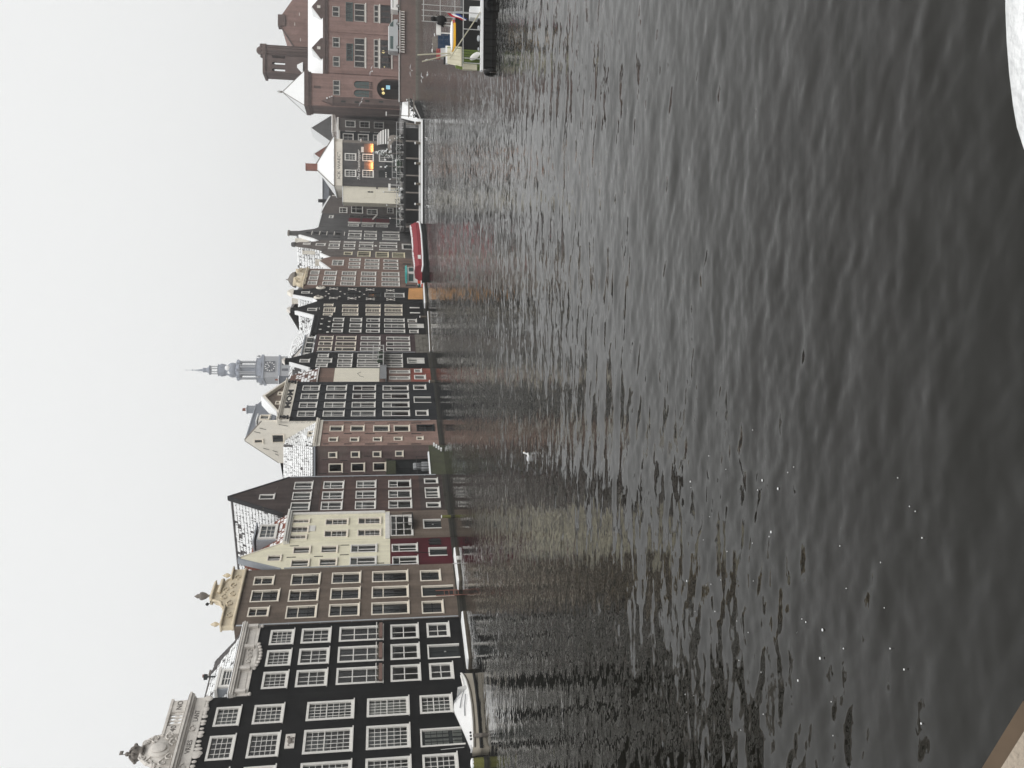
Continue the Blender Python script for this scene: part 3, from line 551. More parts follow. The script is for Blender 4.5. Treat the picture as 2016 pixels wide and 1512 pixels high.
def chimney(root, x, y, z0, z1, wx=0.5, wy=0.6, m='chimney_brick', pots=1):
    mb = MB(); mb.box(x-wx/2, x+wx/2, y-wy/2, y+wy/2, z0, z1-.12); mb.box(x-wx/2-.05, x+wx/2+.05, y-wy/2-.05, y+wy/2+.05, z1-.12, z1)
    c = mb.build('chimney', m, root)
    MB().box(x-wx/2-.04, x+wx/2+.04, y-wy/2-.04, y+wy/2+.04, z1+.003, z1+.06, 0.03).build('snow_cap', 'snow', c)
    for k in range(pots): MB().lathe([(.1, 0), (.12, .05), (.1, .35), (.12, .4)], 0, 0, 8).build('chimney_pot', 'chimney_brick', c, True, (x+(k-(pots-1)/2)*.25, y, z1+.05))

def lift(child, o):
    m = child.parent.matrix_basis @ child.matrix_basis; child.parent = o; child.matrix_basis = m; return child
def flatten(e, o):
    for ch in list(e.children): lift(ch, o)
    bpy.data.objects.remove(e)
NET, CUR = 'net_curtain', 'curtain'
style('a1 a2', [(1, 4, 4)], 0.14, cur=[(0.0, 0.9, 'net_curtain', .9)]); STY['a2'] = dict(STY['a1'], sashes=[(1, 4, 5)])
style('a3', [(.42, 5, 3), (.58, 5, 4)], 0.15, cur=[(.52, 1, 'net_curtain', 1)])
style('a4', [(.48, 5, 3), (.52, 5, 3)], 0.15, cur=[(0, 1, 'curtain', .8)])
style('a5', [(.42, 4, 2), (.58, 4, 3)], 0.14, cur=[(0, 1, 'curtain', .9)])
style('b1', [(1, 4, 4)], 0.15, cur=[(0, .7, 'grey_blind', .2)]); style('b2', [(.4, 3, 1), (.6, 3, 2)], 0.15, cur=[(.3, 1, 'grey_blind', .3)])
style('b3', [(.33, 2, 1), (.67, 2, 2)], 0.14, bw=.06, cur=[(.5, 1, 'grey_blind', .25)]); style('b4', [(.47, 2, 1), (.53, 2, 1)], 0.14, bw=.05, cur=[(0, .3, 'grey_blind', .5)])
style('b5', [(1, 2, 2)], 0.15, bw=.06)
style('c1 c2', [(.38, 2, 1), (.62, 2, 1)], 0.095, 'cream_frame', 'dark_wood', .07, cur=[(.2, 1, 'grey_blind', .35)], y=.14)
style('c3', [(.3, 2, 1), (.7, 2, 1)], 0.1, 'cream_frame', 'dark_wood', .07, cur=[(.3, 1, 'grey_blind', .4)], y=.14)
style('c5', [(1, 2, 2)], 0.095, 'cream_frame', 'dark_wood', .06, y=.14)
style('d2', [(1, 2, 1)], 0.08, 'cream_frame', 'white_paint', .07, cur=[(0, 1, 'grey_blind', .4)]); style('d3', [(.27, 1, 1), (.73, 2, 1)], 0.09, 'white_paint', None, .08, cur=[(.7, 1, 'net_curtain', .9)])
style('e1', [(1, 2, 3)], 0.08, 'cream_frame', 'white_paint', .03, cur=[(0, 1, 'net_curtain', .5)])
style('e2', [(.3, 1, 1), (.7, 2, 3)], 0.1, 'cream_frame', 'white_paint', .03, cur=[(.6, 1, 'net_curtain', .9)]); style('e3', [(.24, 3, 1), (.76, 3, 2)], 0.09, bw=.06, cur=[(.3, 1, 'net_curtain', .7)])
style('f0', [(1, 1, 1)], .08, cur=[(0, 1, 'grey_blind', 1)]); style('f1', [(1, 2, 1)], .08, bw=.09, cur=[(0, 1, 'curtain', .9)]); style('f2', [(.34, 2, 1), (.66, 2, 1)], .09, bw=.09, cur=[(.2, 1, 'net_curtain', .8)])
style('f4', [(.4, 2, 1), (.6, 1, 1)], .09, bw=.08, cur=[(0, 1, 'net_curtain', .9)]); style('f5', [(1, 1, 1)], .11, cur=[(0, 1, 'grey_blind', 1)]); style('f6', [(1, 3, 1)], .1, bw=.12, cur=[(0, 1, 'net_curtain', .5)])
style('g1', [(1, 3, 1)], .1, 'cream_frame', 'dark_wood', .05, cur=[(0, 1, 'net_curtain', .6)]); style('g2', [(1, 1, 1)], .1, 'cream_frame', cur=[(0, 1, 'grey_blind', .6)]); style('g5', [(.5, 2, 1), (.5, 2, 1)], .1, 'dark_wood', cur=[(.5, 1, 'net_curtain', 1)])
style('ga', [(1, 2, 1)], .1, 'cream_frame', 'dark_wood', .06)
style('h1', [(.45, 2, 1), (.55, 2, 1)], .1, cur=[(0, 1, 'net_curtain', .5)]); style('h2', [(.4, 2, 1), (.6, 2, 1)], .1, cur=[(0, 1, 'curtain', .95)])
style('h3', [(.38, 1, 1), (.62, 2, 1)], .1, cur=[(.5, 1, 'grey_blind', .9)]); style('h4', [(.32, 2, 1), (.68, 1, 1)], .12, cur=[(.65, 1, 'net_curtain', .9)]); style('h5', [(1, 1, 1)], .13)
style('i1', [(.35, 2, 1), (.65, 2, 1)], .1, bw=.08); style('i2', [(1, 2, 1)], .13)
style('j0', [(1, 1, 1)], .12, cur=[(0, 1, 'curtain', 1)]); style('j1', [(.35, 2, 1), (.65, 2, 1)], .1, bw=.08, cur=[(0, 1, 'net_curtain', .6)])
style('k1', [(.35, 2, 1), (.65, 2, 1)], .1, 'cream_frame', 'dark_wood', .05, cur=[(.5, 1, 'net_curtain', .6)]); style('k2', [(.35, 2, 1), (.65, 2, 1)], .1, cur=[(0, .3, 'curtain', .7), (.6, 1, 'grey_blind', .6)]); style('k3', [(.3, 1, 1), (.7, 2, 2)], .1, cur=[(.6, 1, 'grey_blind', .6)])
style('l1', [(1, 1, 1)], .12, cur=[(0, 1, 'curtain', .9)]); style('l2', [(.3, 1, 1), (.7, 1, 1)], .11, cur=[(0, 1, 'curtain', .7)]); style('l3', [(.35, 2, 1), (.65, 2, 2)], .1, cur=[(0, 1, 'net_curtain', .8)])
style('m0', [(1, 1, 1)], .1, cur=[(0, 1, 'grey_blind', 1)]); style('m1', [(.42, 3, 2), (.58, 3, 3)], .12, 'cream_frame', cur=[(0, 1, 'net_curtain', .7)]); style('m2', [(.42, 1, 2), (.58, 1, 3)], .11, 'cream_frame', cur=[(0, 1, 'net_curtain', .7)])
style('n1', [(1, 2, 2)], .08, 'dark_wood', cur=[(0, 1, 'grey_blind', .6)]); style('n2', [(.5, 2, 1), (.5, 2, 1)], .1)
style('o1 o2', [(.4, 3, 2), (.6, 3, 3)], .13, 'white_paint', None, .05, cur=[(0, 1, 'grey_blind', .5)])
style('p0', [(1, 3, 2)], .14, bw=.1, cur=[(0, 1, 'curtain', 1)]); style('p1', [(.38, 2, 1), (.62, 2, 2)], .13, bw=.06, cur=[(0, .5, 'net_curtain', .6)]); style('p2', [(.32, 1, 1), (.68, 1, 1)], .14, cur=[(0, 1, 'net_curtain', .6)])
style('q1', [(1, 2, 1)], .14, 'blind', cur=[(0, 1, 'blind', 1)]); style('q2', [(1, 3, 1)], .14, 'blind', bw=.16, cur=[(0, 1, 'blind', .9)])
style('r0', [(1, 1, 1)], .16); style('r1', [(.4, 1, 1), (.6, 1, 1)], .16, cur=[(0, 1, 'grey_blind', .5)]); style('r2', [(1, 1, 1)], .14, cur=[(0, 1, 'grey_blind', .5)])
style('s0', [(1, 2, 1)], .1, 'slate_brick', 'dark_wood'); style('s1', [(.45, 2, 1), (.55, 2, 1)], .17, bw=.08, cur=[(.4, 1, 'grey_blind', .5)]); style('s2', [(1, 1, 1)], .16, cur=[(0, 1, 'grey_blind', .6)])
style('t1', [(1, 1, 1)], .2); style('t2', [(.4, 2, 1), (.6, 2, 1)], .12, bw=.06, cur=[(.3, 1, 'net_curtain', .6)]); style('t3', [(1, 1, 2)], .1, 'grey_brick', cur=[(0, 1, 'grey_blind', .5)])
style('x2', [(1, 2, 2)], .13, bw=.06, cur=[(0, .6, 'net_curtain', .6)]); style('x6', [(.5, 2, 2), (.5, 2, 1)], .15, bw=.06)

# --- black house with the carved coat of arms on top
o, d = row_house('H1', 'black_canal_house', 'tall black house with white grid windows and carved white crest above the moored sloop', 0.0)
W = d['w']; ZT = 16.75
wins = [q for q in clamp_win(d, W) if not (q[4] == 'a5' and 2.5 < q[0] < 3.5)]
dr = d['m']['door'][0]
front(o, rect(0, W, -1, ZT), wins, 'black_brick', [dr]); shell(o, W, 9, ZT, 'black_brick'); floors(o, W, [3.75, 7.1, 11.0, 14.1]); plinth(o, W)
dd = door(o, *dr, panels=3, handle=False)
for i in range(2):
    for k, (za, zb, nr) in enumerate([(0.16, 0.72, 1), (0.98, 2.42, 4)]):
        link('pane', unit_quad(), dd, (0.2+i*.57, .1, za), None, (.42, 1, zb-za))
        link('curtain', curtain_mesh('curtain'), dd, (0.2+i*.57, .109, za), None, (.42, .08, zb-za))
        g = MB()
        for j in range(1, nr): g.box(.2+i*.57, .62+i*.57, .075, .095, za+(zb-za)*j/nr-.015, za+(zb-za)*j/nr+.015)
        g.box(.395+i*.57, .425+i*.57, .07, .09, za, zb); link('glazing_bars', g.mesh('glazing_bars', 'dark_wood'), dd)
pq = d['m']['plaque'][0]
pl = MB().box(pq[0], pq[1], -.06, 0, pq[2], pq[3]).build('plaque', 'white_stone', o)
g = MB(); cx, cz = (pq[0]+pq[1])/2, (pq[2]+pq[3])/2
g.ball((cx, -.07, cz), .15, 8, 6, 1.5, .5, 1); g.ball((cx+.25, -.08, cz+.1), .09, 8, 6, 1, .6, 1.1)
for dx in (-.17, -.06, .1, .2): g.tube([(cx+dx, -.08, cz-.08), (cx+dx, -.08, cz-.24)], .03, 5)
g.tube([(cx-.2, -.08, cz+.03), (cx-.32, -.08, cz+.1), (cx-.36, -.08, cz)], .02, 5); g.build('carved_relief', 'dark_stone', pl, True)
CX = 3.66                                                        # axis of the crest
en = MB(); en.box(0, W, -.12, .3, ZT, ZT+.12); en.box(.02, W-.02, -.1, .28, ZT+.12, ZT+.62); en.box(0, W+.02, -.2, .3, ZT+.62, ZT+.7); 
en.box(-.05, W+.1, -.34, .3, ZT+.7, ZT+.84, -.04); en.box(-.1, W+.16, -.46, .3, ZT+.84, ZT+.98); en.build('entablature', 'white_stone', o)
ld = MB(); ld.box(.1, W, -.42, -.3, ZT+.98, ZT+1.02); ld.build('cornice_strip', 'dark_stone', o)  # thin darker strip along the top edge of the cornice
sc_ = MB()
for k in range(26):
    x = 0.1+(W-.2)*k/25; h = .1+.2*max(0, 1-abs(x-CX)/3.2)+random.uniform(0, .08)
    sc_.ball((x+random.uniform(-.06, .06), -.07, ZT-.03-h/2), random.uniform(.11, .2), 8, 5, random.uniform(.8, 1.3), .35, h/.28+random.uniform(.1, .8))
for k in (2.3, 5.0): scrolls(sc_, [(k, ZT+.36, 1)], .22, -.16)
sc_.build('scroll_fringe', 'white_stone', o, True)
for x, t in ((CX-.42, 'VRIES'), (CX+1.9, 'LANT')): text_part(o, t, (x, -.105, ZT+.2), .4, 'letter_grey', width=.95 if t == 'VRIES' else .85)
at = MB(); zb = ZT+1.0
at.box(.1, W-.05, -.05, .3, zb, zb+.16); at.box(.1, CX-1.1, -.1, .34, zb+.95, zb+1.1); at.box(CX+1.1, W, -.1, .34, zb+.95, zb+1.1)
for a, b in ((.15, .95), (W-1.0, W-.1), (CX+1.0, CX+1.75), (CX-1.75, CX-1.0)): at.box(a, b, -.04, .28, zb+.16, zb+.95)
at.build('attic', 'white_stone', o)
for k in range(10):
    x = (CX+1.95+k*.26) if k < 5 else (CX-1.95-(k-5)*.26)
    if 0.2 < x < W-1.05: MB().lathe([(.09, .16), (.09, .22), (.05, .28), (.1, .45), (.1, .55), (.045, .75), (.09, .88), (.09, .95)], 0, 0, 8).build('baluster', 'white_stone', o, True, (x, .1, zb))
for x, t in ((CX+1.3, '40'), (W-.85, 'NO'), (CX-1.62, '17')): text_part(o, t, (x, -.045, zb+.38), .45, 'letter_grey')
cr = MB(); cr.prism([(CX-1.1, zb+.1), (CX+1.1, zb+.1), (CX+1.05, zb+1.1), (CX+.75, zb+1.55), (CX+.4, zb+1.85), (CX-.4, zb+1.85), (CX-.75, zb+1.55), (CX-1.05, zb+1.1)], -.08, .25)
cr.ball((CX, -.1, zb+.95), .55, 14, 8, 1.0, .3, 1.15)
scrolls(cr, [(CX-.95, zb+.55, 1), (CX+.95, zb+.55, -1), (CX-.8, zb+1.3, 1), (CX+.8, zb+1.3, -1), (CX-.5, zb+1.75, 1), (CX+.5, zb+1.75, -1), (CX-.55, zb+.25, 1), (CX+.55, zb+.25, -1)], .24, -.14)
for k in range(26):
    a = math.pi*k/25; cr.ball((CX+1.02*math.cos(a), -.08, zb+1.0+.95*math.sin(a)), random.uniform(.07, .14), 7, 5)
cr.build('crest', 'white_stone', o, True)
sh = MB(); sh.lathe([(.0, 0), (.32, .02), (.34, .06), (.3, .09)], 0, 0, 14); s_ = sh.build('shield_rim', 'white_stone', o, True, (CX, -.24, zb+.95)); s_.rotation_euler = (math.pi/2, 0, 0)
s_.scale = (1, 1.3, 1)
kr = MB(); kr.lathe([(.42, 0), (.46, .1), (.36, .14), (.4, .3), (.5, .45), (.3, .62), (.1, .75), (.05, .8)], 0, 0, 10)
for k in range(8):
    a = 2*math.pi*k/8; kr.ball((.47*math.cos(a), .47*math.sin(a), .5), .11, 7, 5); kr.tube([(.45*math.cos(a), .45*math.sin(a), .5), (.3*math.cos(a), .3*math.sin(a), .75), (0, 0, .85)], .045, 5)
kr.ball((0, 0, .95), .13, 8, 6); kr.tube([(0, 0, 1.05), (0, 0, 1.4)], .02, 5); kr.box(-.02, .25, -.01, .01, 1.2, 1.4); kr.build('crown_ornament', 'dark_stone', o, True, (CX, .1, zb+1.8))
roof_slab(o, [(.1, .4, ZT+.3), (W-.1, .4, ZT+.3), (W-.1, 9, ZT+.3), (.1, 9, ZT+.3)], 'slate', .1)

# --- black house with white cornice, snowy roof and dormer
o, d = row_house('H2', 'black_canal_house', 'black house with white cornice, flower boxes and small dormer in its snowy roof', 0.03)
W = d['w']; ZT = 14.3
wins = [q for q in clamp_win(d, W) if not (q[4] == 'b5' and 2.2 < q[0] < 3)]; dr = d['m']['door'][0]
front(o, rect(0, W, -1, ZT), wins, 'black_brick', [dr]); shell(o, W, 8, ZT+.6, 'black_brick'); floors(o, W, [3.0, 5.5, 9.1, 11.7]); plinth(o, W)
door(o, *dr, panels=2)
for q in wins:
    if q[4] == 'b3':
        fb = MB().box(q[0]+.02, q[1]-.02, -.3, -.12, q[2]+.02, q[2]+.24).build('flower_box', 'flowerbox', o)
        for k in range(4): MB().ball((q[0]+.25+k*.32, -.21, q[2]+.27), .13, 7, 5, 1, .8, .7).build('dry_plant', 'old_timber', fb)
        MB().box(q[0], q[1], -.33, -.31, q[2]+.42, q[2]+.46).box(q[0], q[0]+.03, -.33, 0, q[2]+.4, q[2]+.46).box(q[1]-.03, q[1], -.33, 0, q[2]+.4, q[2]+.46).build('flower_rail', 'white_paint', fb)
en = MB(); en.box(-.02, W, -.1, .3, ZT, ZT+.12); en.box(.0, W-.02, -.07, .28, ZT+.12, ZT+.72); en.box(-.05, W+.03, -.22, .3, ZT+.72, ZT+.86); en.box(-.1, W+.06, -.4, .3, ZT+.86, ZT+1.0); en.box(-.12, W+.08, -.46, .3, ZT+1.0, ZT+1.09)
for k in range(4): en.box(.15+k*1.95, .4+k*1.95, -.3, -.07, ZT+.14, ZT+.86)
for k in range(3): en.prism(rect(.6+k*1.95, 1.9+k*1.95, ZT+.24, ZT+.6), -.1, -.06)
en.build('entablature', 'white_stone', o)
c_ = MB(); c_.prism([(2.2, ZT), (2.5, ZT-.25), (3.0, ZT-.38), (3.4, ZT-.42), (3.9, ZT-.36), (4.3, ZT-.2), (4.5, ZT)], -.1, 0)
for k in range(9): c_.ball((2.25+k*.28, -.1, ZT-.12-.25*math.sin(math.pi*k/8)), .13, 7, 5, 1, .5, 1)
for x in (.1, W-.12): c_.ball((x, -.08, ZT-.12), .13, 7, 5)
scrolls(c_, [(2.9, ZT+.35, 1), (3.9, ZT+.35, -1), (3.4, ZT+.3, 1)], .2, -.13); c_.build('cartouche', 'white_stone', o, True)
gt = MB().box(-.1, W+.05, -.44, .1, ZT+1.09, ZT+1.15).build('gutter', 'dark_stone', o)
MB().box(-.1, W+.05, -.42, .08, ZT+1.153, ZT+1.2, .02).build('gutter_snow', 'snow', o)
ze, zr, yr = ZT+.95, 17.6, 3.0
tile_field(o, (.05, .15, ze), (W-.1, 0, 0), (0, yr-.15, zr-ze), 'pantile', .26, .33, .93, seed=3, bare=lambda a, b: b > .05+(1-a)*3.4)
roof_slab(o, [(.05, .15, ze-.05), (W-.05, .15, ze-.05), (5.2, yr, zr-.05), (.05, yr, zr-.05)], 'pantile'); roof_slab(o, [(.05, yr, zr-.06), (5.2, yr, zr-.06), (W-.05, 7.5, ze-.06), (.05, 7.5, ze-.06)], 'pantile')
roof_slab(o, [(W-.05, .15, ze-.07), (W-.05, 7.5, ze-.07), (5.2, yr, zr-.07)], 'pantile')
MB().tube([(5.2, yr, zr+.05), (W-.05, .15, ze+.08)], .12, 6).tube([(.05, yr, zr+.05), (5.2, yr, zr+.05)], .12, 6).build('ridge_tiles', 'pantile', o)
dm = MB(); dm.box(1.0, 2.75, .35, 2.2, 15.2, 16.35); dm2 = dm.build('dormer', 'lead', o)
MB().box(.88, 2.87, .2, 2.3, 16.35, 16.5).build('dormer_roof', 'white_paint', dm2); MB().box(.9, 2.85, .22, 2.3, 16.503, 16.58, .03).build('dormer_snow', 'snow', dm2)
window(o, 1.1, 2.65, 15.3, 16.3, 'x6', .22)
chimney(o, 5.3, 3.4, 16.2, 17.9, .4, .5, 'dark_stone'); MB().tube([(4.2, 2.4, 16.2), (4.2, 2.4, 17.75)], .05, 6).lathe([(.06, 17.7), (.2, 17.75), (.22, 17.95), (.05, 18.0)], 4.2, 2.4, 8).build('vent_pipe', 'dark_wood', o)
MB().box(5.7, W+.25, 2.2, 4.5, 14.5, 16.5).build('roof_box', 'lead', o)

# --- brown brick house with the sandstone scroll gable
o, d = row_house('H3', 'brown_brick_house', 'brown brick house crowned by a sandstone scroll gable with urns', 0.0)
W = d['w']; ZT = 16.15; dr = d['m']['door'][0]
front(o, rect(0, W, -1, ZT), clamp_win(d, W), 'brown_brick', [dr]); shell(o, W, 9, ZT, 'brown_brick'); floors(o, W, [3.4, 6.9, 9.9, 12.9]); plinth(o, W, .35, 'slime_stone')
door(o, *dr, frame='cream_frame', panels=1, handle=False)
for q in clamp_win(d, W):
    if q[4] in ('c1', 'c2') and q[2] > 10 and (q[1]-q[0]) > 1.1:
        zz = q[2]+.15; g = MB(); xa, xb = q[0]+.14, q[1]-.14
        g.box(xa, xb, -.02, .0, zz+.42, zz+.45); g.box(xa, xb, -.02, 0, zz, zz+.03); n = 4
        for k in range(n):
            a = xa+(xb-xa)*k/n; b = xa+(xb-xa)*(k+1)/n; g.tube([(a, -.01, zz), (b, -.01, zz+.42)], .012, 4); g.tube([(a, -.01, zz+.42), (b, -.01, zz)], .012, 4)
        g.build('window_railing', 'black_metal', o)
gp = [(0.0, ZT), (W, ZT), (W, 17.0), (5.1, 17.05), (4.95, 17.3), (4.55, 17.5), (4.35, 17.7), (4.3, 18.05), (3.0, 18.1), (2.7, 17.85), (2.6, 17.6), (2.4, 17.4), (1.95, 17.25), (1.85, 17.0), (0.0, 16.95)]
gb = MB(); gb.prism(gp, -.12, .3); gb.build('gable_top', 'sandstone', o)
gm = MB(); gm.box(-.05, W+.05, -.2, .3, ZT-.02, ZT+.14); gm.box(-.08, 1.95, -.34, .34, 16.95, 17.08); gm.box(4.95, W+.12, -.34, .34, 17.03, 17.16)
gm.prism([(2.75, 18.08), (4.5, 18.02), (4.75, 18.1), (4.5, 18.22), (2.8, 18.28)], -.34, .34); gm.prism([(3.4, 17.62), (4.85, 17.52), (4.95, 17.62), (4.85, 17.78), (3.5, 17.84)], -.3, -.1)
gm.tube([(1.9, -.1, 17.1), (2.1, -.1, 17.32), (2.5, -.1, 17.45), (2.68, -.1, 17.75), (2.75, -.1, 18.05)], .1, 6); gm.tube([(5.1, -.1, 17.1), (4.95, -.1, 17.35), (4.5, -.1, 17.55), (4.35, -.1, 17.8), (4.3, -.1, 18.0)], .1, 6)
scrolls(gm, [(1.0, 16.55, 1), (5.2, 16.6, -1), (2.3, 16.75, 1), (4.3, 16.8, -1), (3.3, 16.7, 1), (3.0, 17.25, 1), (3.8, 17.25, -1)], .26, -.16); gm.build('gable_moulding', 'sandstone', o, True)
urn(o, .5, 17.08, .75, 'sandstone'); urn(o, 5.8, 17.16, .75, 'sandstone'); urn(o, 3.55, 18.25, 1.25, 'dark_stone')
MB().ball((2.35, -.1, 18.35), .12, 8, 6).tube([(2.35, -.1, 18.3), (2.55, 0, 18.2), (2.8, 0, 18.2)], .025, 5).build('hoist_lamp', 'black_metal', o)
drainpipe(o, .04, .4, 16.0)
gable_roof_front(o, W, 14.4, W/2, 16.3, 9, 'red_pantile', .5, 0.35, seed=5, base='red_pantile')

# --- cream gable with maroon lower wall
o, d = row_house('H4', 'cream_gable_house', 'narrow cream gabled house with dark maroon lower wall', 0.02)
W = d['w']; ap = d['o'][1]; zs = 5.27
up = [q for q in clamp_win(d, W, .08) if q[2] > zs-.3]; lo = [q for q in clamp_win(d, W, .08) if q[2] < zs-.3]
front(o, [(0, zs), (W, zs), (W, 13.6), (ap[0]+.1, ap[1]), (ap[0]-.1, ap[1]), (0, 13.75)], up, 'cream_paint')
lw = d['m']['low'][0]; lowrect = [(lw[0], lw[1], lw[2], lw[3])]
front(o, rect(0, W, -1, zs), lo, 'maroon_paint', [lw], name='lower_wall'); shell(o, W, 9, 13.5, 'cream_paint'); floors(o, W, [2.7, 5.8, 8.9, 11.0]); plinth(o, W, .3)
door(o, *lw, leaf='dark_wood', frame='white_paint', panels=1, handle=False)
s_ = d['m']['shut'][0]
for k in (0, 1): MB().prism([(s_[0]+k*.42, 1.1), (s_[0]+.36+k*.42, 1.2), (s_[0]+.36+k*.42, 1.9), (s_[0]+.18+k*.42, 2.15), (s_[0]+k*.42, 2.0)], -.09, -.02).build('shutter', 'black_metal', o)
MB().prism([(-.05, 13.7), (0.1, 13.62), (ap[0]-.1, ap[1]-.08), (ap[0]+.1, ap[1]-.08), (ap[0]+.15, ap[1]+.1), (ap[0]-.18, ap[1]+.1)], -.06, .42).build('coping', 'lead', o)
MB().prism([(ap[0]+.1, ap[1]+.03), (ap[0]+.1, ap[1]-.1), (W-.02, 13.52), (W, 13.66)], -.05, .4).build('coping', 'cream_plaster', o)
gable_roof_front(o, W, 13.4, ap[0], ap[1]-.35, 9, 'red_pantile', .12, 0.42, seed=7, base='red_pantile')
for (x, z) in ((.35, 6.1), (1.55, 8.9), (2.8, 8.9), (1.45, 10.9), (1.45, 13.0), (2.9, 12.9), (1.55, 3.0), (1.5, 2.3)): MB().box(x-.025, x+.025, -.035, 0, z-.35, z+.35).build('wall_anchor', 'black_metal', o)
drainpipe(o, .06, 4.5, 13.4)

# --- cream house with white cornice, dormer, brick below
o, d = row_house('H5', 'cream_canal_house', 'cream house with white cornice and grey roof dormer above brown brick ground floor', 0.0)
W = d['w']; zs = 5.29; ZT = 13.35
up = [q for q in clamp_win(d, W) if q[2] > zs]; lo = [q for q in clamp_win(d, W) if q[2] < zs]; dr = d['m']['door'][0]
front(o, rect(0, W, zs, ZT), up, 'cream_paint'); front(o, rect(0, W, -1, zs), lo, 'brown_brick', [dr], name='lower_wall'); shell(o, W, 6, ZT+.4, 'cream_paint'); floors(o, W, [2.9, 5.6, 8.2, 11.1]); plinth(o, W, .3, 'slime_stone')
dd = door(o, *dr, frame='white_paint', panels=2, glazed=True)
MB().box(-.03, W-.25, -.09, .0, zs, zs+.38).build('band', 'white_paint', o)
en = MB(); en.box(-.3, W, -.1, .28, ZT, ZT+.14); en.box(-.33, W+.05, -.3, .3, ZT+.14, ZT+.3); en.box(-.36, W+.1, -.42, .3, ZT+.3, ZT+.46); en.box(W-.3, W-.05, -.14, 0, zs+.4, ZT); en.build('cornice', 'white_paint', o)
pn = d['m']['panel'][0]; MB().box(pn[0], pn[1], -.05, 0, pn[2], pn[3]).build('painted_panel', 'white_paint', o)
ba = MB(); ba.box(1.1, 2.6, -.75, 0, 3.35, 3.45); 
for x in (1.12, 1.85, 2.56): ba.box(x-.02, x+.02, -.75, -.71, 3.45, 4.2)
ba.box(1.1, 2.6, -.75, -.71, 4.17, 4.21); ba.build('balcony', 'black_metal', o); MB().box(1.15, 2.0, -.72, -.5, 3.46, 3.75).build('balcony_box', 'white_paint', o)
tile_field(o, (.02, .1, ZT+.45), (W-.04, 0, 0), (0, 1.7, 2.75), 'red_pantile', .26, .32, .55, seed=11, bare=lambda a, b: b > .35 and a < .75)
roof_slab(o, [(.02, .1, ZT+.4), (W-.02, .1, ZT+.4), (W-.02, 1.8, ZT+3.15), (.02, 1.8, ZT+3.15)], 'red_pantile'); roof_slab(o, [(.02, 1.8, ZT+3.15), (W-.02, 1.8, ZT+3.15), (W-.02, 6, ZT+3.1), (.02, 6, ZT+3.1)], 'slate')
MB().quad((.03, .1, ZT+.3), (.03, 6, ZT+.3), (.03, 6, ZT+3.1), (.03, 1.75, ZT+3.1)).quad((.03, 6, ZT+.3), (W-.03, 6, ZT+.3), (W-.03, 6, ZT+3.1), (.03, 6, ZT+3.1)).build('roof_flank', 'pantile', o)
dm = MB().prism_x([(.45, 14.35), (.45, 16.1), (2.6, 16.25), (2.6, 14.35)], .8, 3.0).build('dormer', 'lead', o)
MB().box(.65, 3.15, .3, 2.7, 16.25, 16.36).build('dormer_roof', 'lead', dm); window(o, .95, 2.85, 14.6, 16.0, 'b2', .32)

# --- dark brown house with the steep triangular gable
o, d = row_house('H6', 'dark_gable_house', 'dark brown house with steep pointed gable and white window rows', 0.03)
W = d['w']; ap = d['o'][1]; zs = 11.4; ze = 14.35
wall = clamp_win(d, W, .08)
front(o, [(0, zs), (W, zs), (W, ze), (ap[0]+.25, ap[1]), (ap[0]+.1, ap[1]), (0, ze-.1)], [q for q in wall if q[2] > zs], 'dark_brown_brick'); front(o, rect(0, W, 2.6, zs), [q for q in wall if 2.6 < q[2] < zs], 'maroon_brick', name='middle_wall')
front(o, rect(0, W, -1, 2.6), [q for q in wall if q[2] < 2.6], 'dark_brown_brick', name='lower_wall'); shell(o, W, 9, ze, 'dark_brown_brick'); floors(o, W, [2.9, 5.9, 8.8, 11.5]); plinth(o, W, .45, 'slime_stone')
MB().prism([(-.03, ze-.06), (.08, ze-.14), (ap[0]+.17, ap[1]-.1), (W-.08, ze-.1), (W+.03, ze), (ap[0]+.22, ap[1]+.1), (ap[0]+.1, ap[1]+.1)], -.05, .35).build('coping', 'black_metal', o)
gable_roof_front(o, W, ze-.2, ap[0]+.15, ap[1]-.35, 9.5, 'pantile', .96, 0.36, seed=13)
MB().tube([(ap[0]+.15, .4, ap[1]-.25), (ap[0]+.15, 9.5, ap[1]-.25)], .12, 6).build('ridge_tiles', 'pantile', o)
drainpipe(o, W-.08, 1.0, ze-.2); chimney(o, W-.3, 1.2, ze-.5, ze+.55, .3, .4, 'lead', 0)
for (x, z) in ((1.0, 16.0), (4.0, 15.2), (3.2, 11.55), (4.8, 11.3)): MB().box(x-.25, x+.25, -.03, 0, z-.03, z+.03).build('wall_anchor', 'old_timber', o)

# --- brick corner house: pink front on the row, shaded flank behind the little terrace
o, d = row_house('H7b', 'pink_brick_house', 'pinkish brick house with small windows, iron anchors and snowy tiled hip roof', 0.0)
W = d['w']; ZT = 12.0
front(o, rect(0, W, -1, ZT), clamp_win(d, W), 'pink_brick'); floors(o, W, [3.0, 5.1, 7.3, 9.4]); plinth(o, W, .35, 'slime_stone')
for (a, b, z0, z1) in d['m']['anch']: MB().box((a+b)/2-.035, (a+b)/2+.035, -.045, 0, z0, z1).build('wall_anchor', 'black_metal', o)
en = MB(); en.box(0, W, -.1, .3, ZT, ZT+.34); en.box(-.03, W, -.28, .3, ZT+.34, ZT+.5); en.box(-.06, W, -.38, .3, ZT+.5, ZT+.68); en.build('cornice', 'cream_plaster', o)
drainpipe(o, W-.1, 1.0, 12)
A = DATA['H7a']; Y7, XA, XB = A['Y'], A['x0']-1.2, A['x1']
inv = Matrix.Translation(o.location) @ Matrix.Rotation(ROWROT, 4, 'Z'); inv = inv.inverted()
fl = empty('flank', (0, 0, 0)); fl.parent = o; fl.matrix_local = inv @ Matrix.Translation((XA, Y7, 0))       # flank turned towards the water's end
